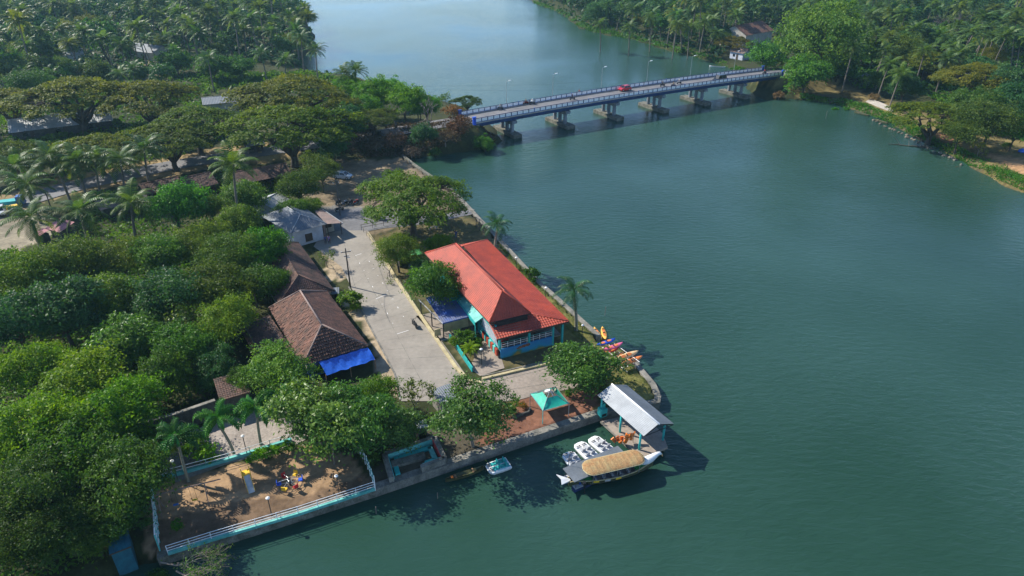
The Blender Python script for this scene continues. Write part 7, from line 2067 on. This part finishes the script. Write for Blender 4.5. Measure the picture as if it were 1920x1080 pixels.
wire('service wire from the lane pole down to the tile house', tp(u1, 1.2), (-22, 84, 5.5), .4)
wire('power line from the motorcycle pole to the twin poles', tp(u2, .3), tp(u3, .8), 2.2)
far_p = BC + BD * 110 + Vector((0, 14, 11))
wire('upper power line from the twin poles across the river', tp(u3, .1, .5), far_p, 5)
wire('lower power line from the twin poles across the river', tp(u4, .3), far_p - Vector((0, 0, 1.2)), 6)
# poles standing in the water
for px, py, h, lab in ((705, 963, .9, 'short stake in the water below the playground railing'), (820, 935, .8, 'short stake in the water below the tank'), (1134, 592, 1.5, 'thin stake in the water near the yellow kayaks'), (1548, 222, 2.2, 'thin stake in the water off the right bank')):
    p = G(px, py, 0)
    tag(MB().tube([(0, 0, -.6), (.05, .02, h)], .04, 6).build('mooring_stake', M['dead_wood'], loc=(p.x, p.y, 0)), lab, 'stake')
# fallen branches by the right bank
p = G(1700, 274, 0)
o = thing('driftwood', 'fallen branches lying in the water at the right bank', 'driftwood', (p.x, p.y, 0), R(-20))
MB().tube([(-4.2, .3, .02), (-2, .5, .10), (0, .1, .06), (2, .3, .12), (4.5, -.4, .3)], [.05, .10, .12, .13, .15], 7).build('log', M['bark'], o)
for x, dx, h in ((-1.5, -2.2, 2.4), (.5, -.6, 2.2), (3, -.2, 2.5)): MB().tube([(x, 0, .1), (x + dx * .4, .1, h * .5), (x + dx, .2, h)], [.09, .06, .03], 5).build('branch', M['dead_wood'], o)
# boulders along the right bank
for k in range(26):
    f = k / 25
    x = 1640 + f * 160 + rnd.uniform(-4, 4); y = 226 + (x - 1640) * .50 + rnd.uniform(-5, 1)
    p = G(x, y, .25)
    q = MB().ball((0, 0, .05), (rnd.uniform(.25, .75), rnd.uniform(.25, .6), rnd.uniform(.2, .42)), 7, 5)
    q.v = [(a * (1 + .25 * math.sin(7 * b + k)), b * (1 + .2 * math.sin(5 * a + k)), c * (1 + .2 * math.sin(6 * a))) for a, b, c in q.v]
    tag(q.build('boulder', M['rock'], loc=(p.x, p.y, max(0, gz(p.x, p.y))), rot=(0, 0, rnd.uniform(0, 6))), 'weathered brown boulder on the rocky right shore', 'boulder', 'boulders along the right shore')
# playground
p = G(545, 910, 1.0)
t = thing('merry_go_round', 'small playground merry go round with blue, yellow and red seats', 'merry go round', (p.x, p.y, 1.0))
MB().lathe([(.10, 0), (.08, 1.0), (.14, 1.02), (.10, 1.1)], 10).build('spindle', M['dark_metal'], t)
for k, m_ in enumerate(('bright_blue', 'yellow_paint', 'red_paint', 'bright_blue', 'yellow_paint', 'red_paint')):
    a = PI * k / 3 + .3; c, s = math.cos(a), math.sin(a)
    MB().tube([(0, 0, .45), (1.05 * c, 1.05 * s, .45)], .03, 5).tube([(0, 0, .95), (1.2 * c, 1.2 * s, .75)], .025, 5).build('arm', M['steel'], t)
    q = MB().box(-.22, .22, -.22, .22, -.03, .05).box(.16, .22, -.22, .22, .052, .42)
    q.v = [(x * c - y * s + 1.05 * c, x * s + y * c + 1.05 * s, z + .5) for x, y, z in q.v]
    q.build('seat', M[m_], t)
MB().tube([(1.3 * math.cos(a * PI / 10), 1.3 * math.sin(a * PI / 10), .3) for a in range(21)], .03, 5).build('foot_ring', M['dark_metal'], t)
a, b = G(463, 898, 1.0), G(473, 926, 1.0)
t = thing('slide', 'small playground slide with a yellow platform and grey ladder', 'slide', ((a.x + b.x) / 2, (a.y + b.y) / 2, 1.0), math.atan2(b.y - a.y, b.x - a.x))
MB().box(-1.2, -.4, -.42, .42, 1.15, 1.22).box(-1.2, -.4, -.42, -.36, 1.222, 1.65).box(-1.2, -.4, .36, .42, 1.222, 1.65).build('platform', M['yellow_paint'], t)
MB().hexa([(-.4, -.3, 1.12), (1.2, -.3, .15), (1.2, .3, .15), (-.4, .3, 1.12)], [(-.4, -.3, 1.17), (1.2, -.3, .2), (1.2, .3, .2), (-.4, .3, 1.17)]).build('chute', M['boat_grey'], t)
for y in (-.32, .32): MB().bar((-.4, y, 1.25), (1.2, y, .28), .04, .18).build('chute_side', M['yellow_paint'], t)
for x in (-1.15, -.45):
    for y in (-.38, .38): MB().tube([(x, y, -.1), (x, y, 1.15)], .035, 6).build('leg', M['dark_metal'], t)
for k in range(4): MB().tube([(-1.3 - .1 * (3 - k), -.3, .25 + .27 * k), (-1.3 - .1 * (3 - k), .3, .25 + .27 * k)], .025, 5).build('rung', M['steel'], t)
a, b = G(305, 960, 1.0), G(392, 938, 1.0)
t = thing('swing_frame', 'long rusty swing frame with two seats under the trees', 'swing', ((a.x + b.x) / 2, (a.y + b.y) / 2, 1.0), math.atan2(b.y - a.y, b.x - a.x))
Lw = (b - a).length / 2
MB().tube([(-Lw, 0, 2.3), (Lw + 1.5, 0, 2.3)], .06, 7).build('top_bar', M['rust_sheet'], t)
for x in (-Lw, Lw):
    for y in (-.8, .8): MB().tube([(x, y, -.1), (x, 0, 2.3)], .045, 6).build('leg', M['rust_sheet'], t)
for x, m_ in ((-.8, 'hull_blue'), (.9, 'yellow_paint')):
    q = MB().box(x - .25, x + .25, -.12, .12, .5, .55).build('swing_seat', M[m_], t)
    MB().tube([(x - .22, 0, .55), (x - .22, 0, 2.3)], .015, 4).tube([(x + .22, 0, .55), (x + .22, 0, 2.3)], .015, 4).build('chain', M['dark_metal'], q)
for px, py, lab in ((327, 808, 'yellow climbing arch right of the old wall'), (344, 802, 'yellow climbing arch nearest the shrubs'), (290, 826, 'yellow climbing arch under the trees at the left')):
    p = G(px, py, 1.05)
    o = thing('climbing_arch', lab, 'climbing frame', (p.x, p.y, 1.05), R(20), 'yellow climbing arches')
    for y in (-.35, .35): MB().tube([(math.cos(PI * i / 8) * .55, y, math.sin(PI * i / 8) * 1.3) for i in range(9)], .035, 6).build('hoop', M['cream_paint'], o)
    for i in range(1, 8): MB().tube([(math.cos(PI * i / 8) * .55, -.35, math.sin(PI * i / 8) * 1.3), (math.cos(PI * i / 8) * .55, .35, math.sin(PI * i / 8) * 1.3)], .02, 5).build('rung', M['cream_paint'], o)
for px, py, lab in ((417, 792, 'yellow spring rider left of the right foxtail palm'), (436, 785, 'yellow spring rider beside the stone hut wall')):
    p = G(px, py, 1.05)
    o = thing('spring_rider', lab, 'spring rider', (p.x, p.y, 1.05), R(30), 'yellow spring riders')
    MB().tube([(.1 * math.cos(i * 1.2), .1 * math.sin(i * 1.2), i * .02) for i in range(22)], .02, 4).build('spring', M['dark_metal'], o)
    MB().ball((0, 0, .6), (.42, .16, .2), 10, 6).tube([(.3, 0, .65), (.48, 0, .95), (.6, 0, 1.0)], [.13, .11, .06], 7).build('animal_seat', M['yellow_paint'], o, True)
    MB().tube([(.3, -.2, .8), (.3, .2, .8)], .02, 5).build('handle', M['steel'], o)
p = G(280, 845, 1.05); o = thing('play_roundabout', 'faded pink play disc on the terrace under the trees', 'play disc', (p.x, p.y, 1.05))
MB().lathe([(.9, .25), (.95, .3), (.9, .35)], 14).build('disc', M['pink_paint'], o); MB().tube([(0, 0, 0), (0, 0, .8)], .05, 6).build('spindle', M['steel'], o)
# pale stone blocks and a bench in the garden
for px, py, lab in ((812, 430, 'pale stone bench in the garden under the rain tree'),):
    p = G(px, py, 1.0); o = thing('bench', lab, 'bench', (p.x, p.y, gz(p.x, p.y)), R(15))
    MB().box(-.9, .9, -.22, .22, .4, .5).build('seat', M['concrete'], o)
    for x in (-.6, .6): MB().box(x - .12, x + .12, -.18, .18, -.05, .398).build('leg', M['concrete'], o)

# ------------------------------------------------------------------ overhanging dead branches at the lower left
for k, (px, py, h, a) in enumerate(((330, 1050, 1.3, -.2), (360, 1068, 1.2, -.5), (300, 1075, 1.6, -.4))):
    p = G(px - 30, py, h)
    o = thing('fallen_branch', ('pale leafless branch hanging over the water below the railing end', 'lower leafless branch reaching over the water at the bottom left', 'leafless branch beside the turquoise fence end')[k], 'branch', (p.x, p.y, max(.9, gz(p.x, p.y))), a)
    rg = np.random.default_rng(500 + k); mb = MB()
    def grow(p_, d, ln, r, lv):
        e = p_ + d * ln; mb.tube([p_, p_.lerp(e, .5) + Vector(rg.normal(size=3)) * ln * .05, e], [r, r * .8, r * .55], 4, cap=False)
        if lv:
            for _ in range(4):
                nd = (d + Vector(rg.normal(size=3)) * .42 + Vector((.1, 0, .02))).normalized(); grow(p_.lerp(e, rg.uniform(.4, 1)), nd, ln * rg.uniform(.5, .8), r * .55, lv - 1)
    grow(Vector((0, 0, .1)), Vector((.93, -.1, .28)).normalized(), 3.4, .08, 4)
    mb.build('branch', M['dead_wood'], o)
    n = 900
    tips = np.array([mb.v[i] for i in rg.integers(0, len(mb.v), n)]) + rg.normal(size=(n, 3)) * .12
    link('foliage', leaves('branch_leaves', tips, unit(rg.normal(size=(n, 3)) + np.array((0, 0, .8))), rg.uniform(.05, .12, n), rg.uniform(0, 1, n), LM['airy'], rg=rg), o, color=(.6, .9, 1.1))
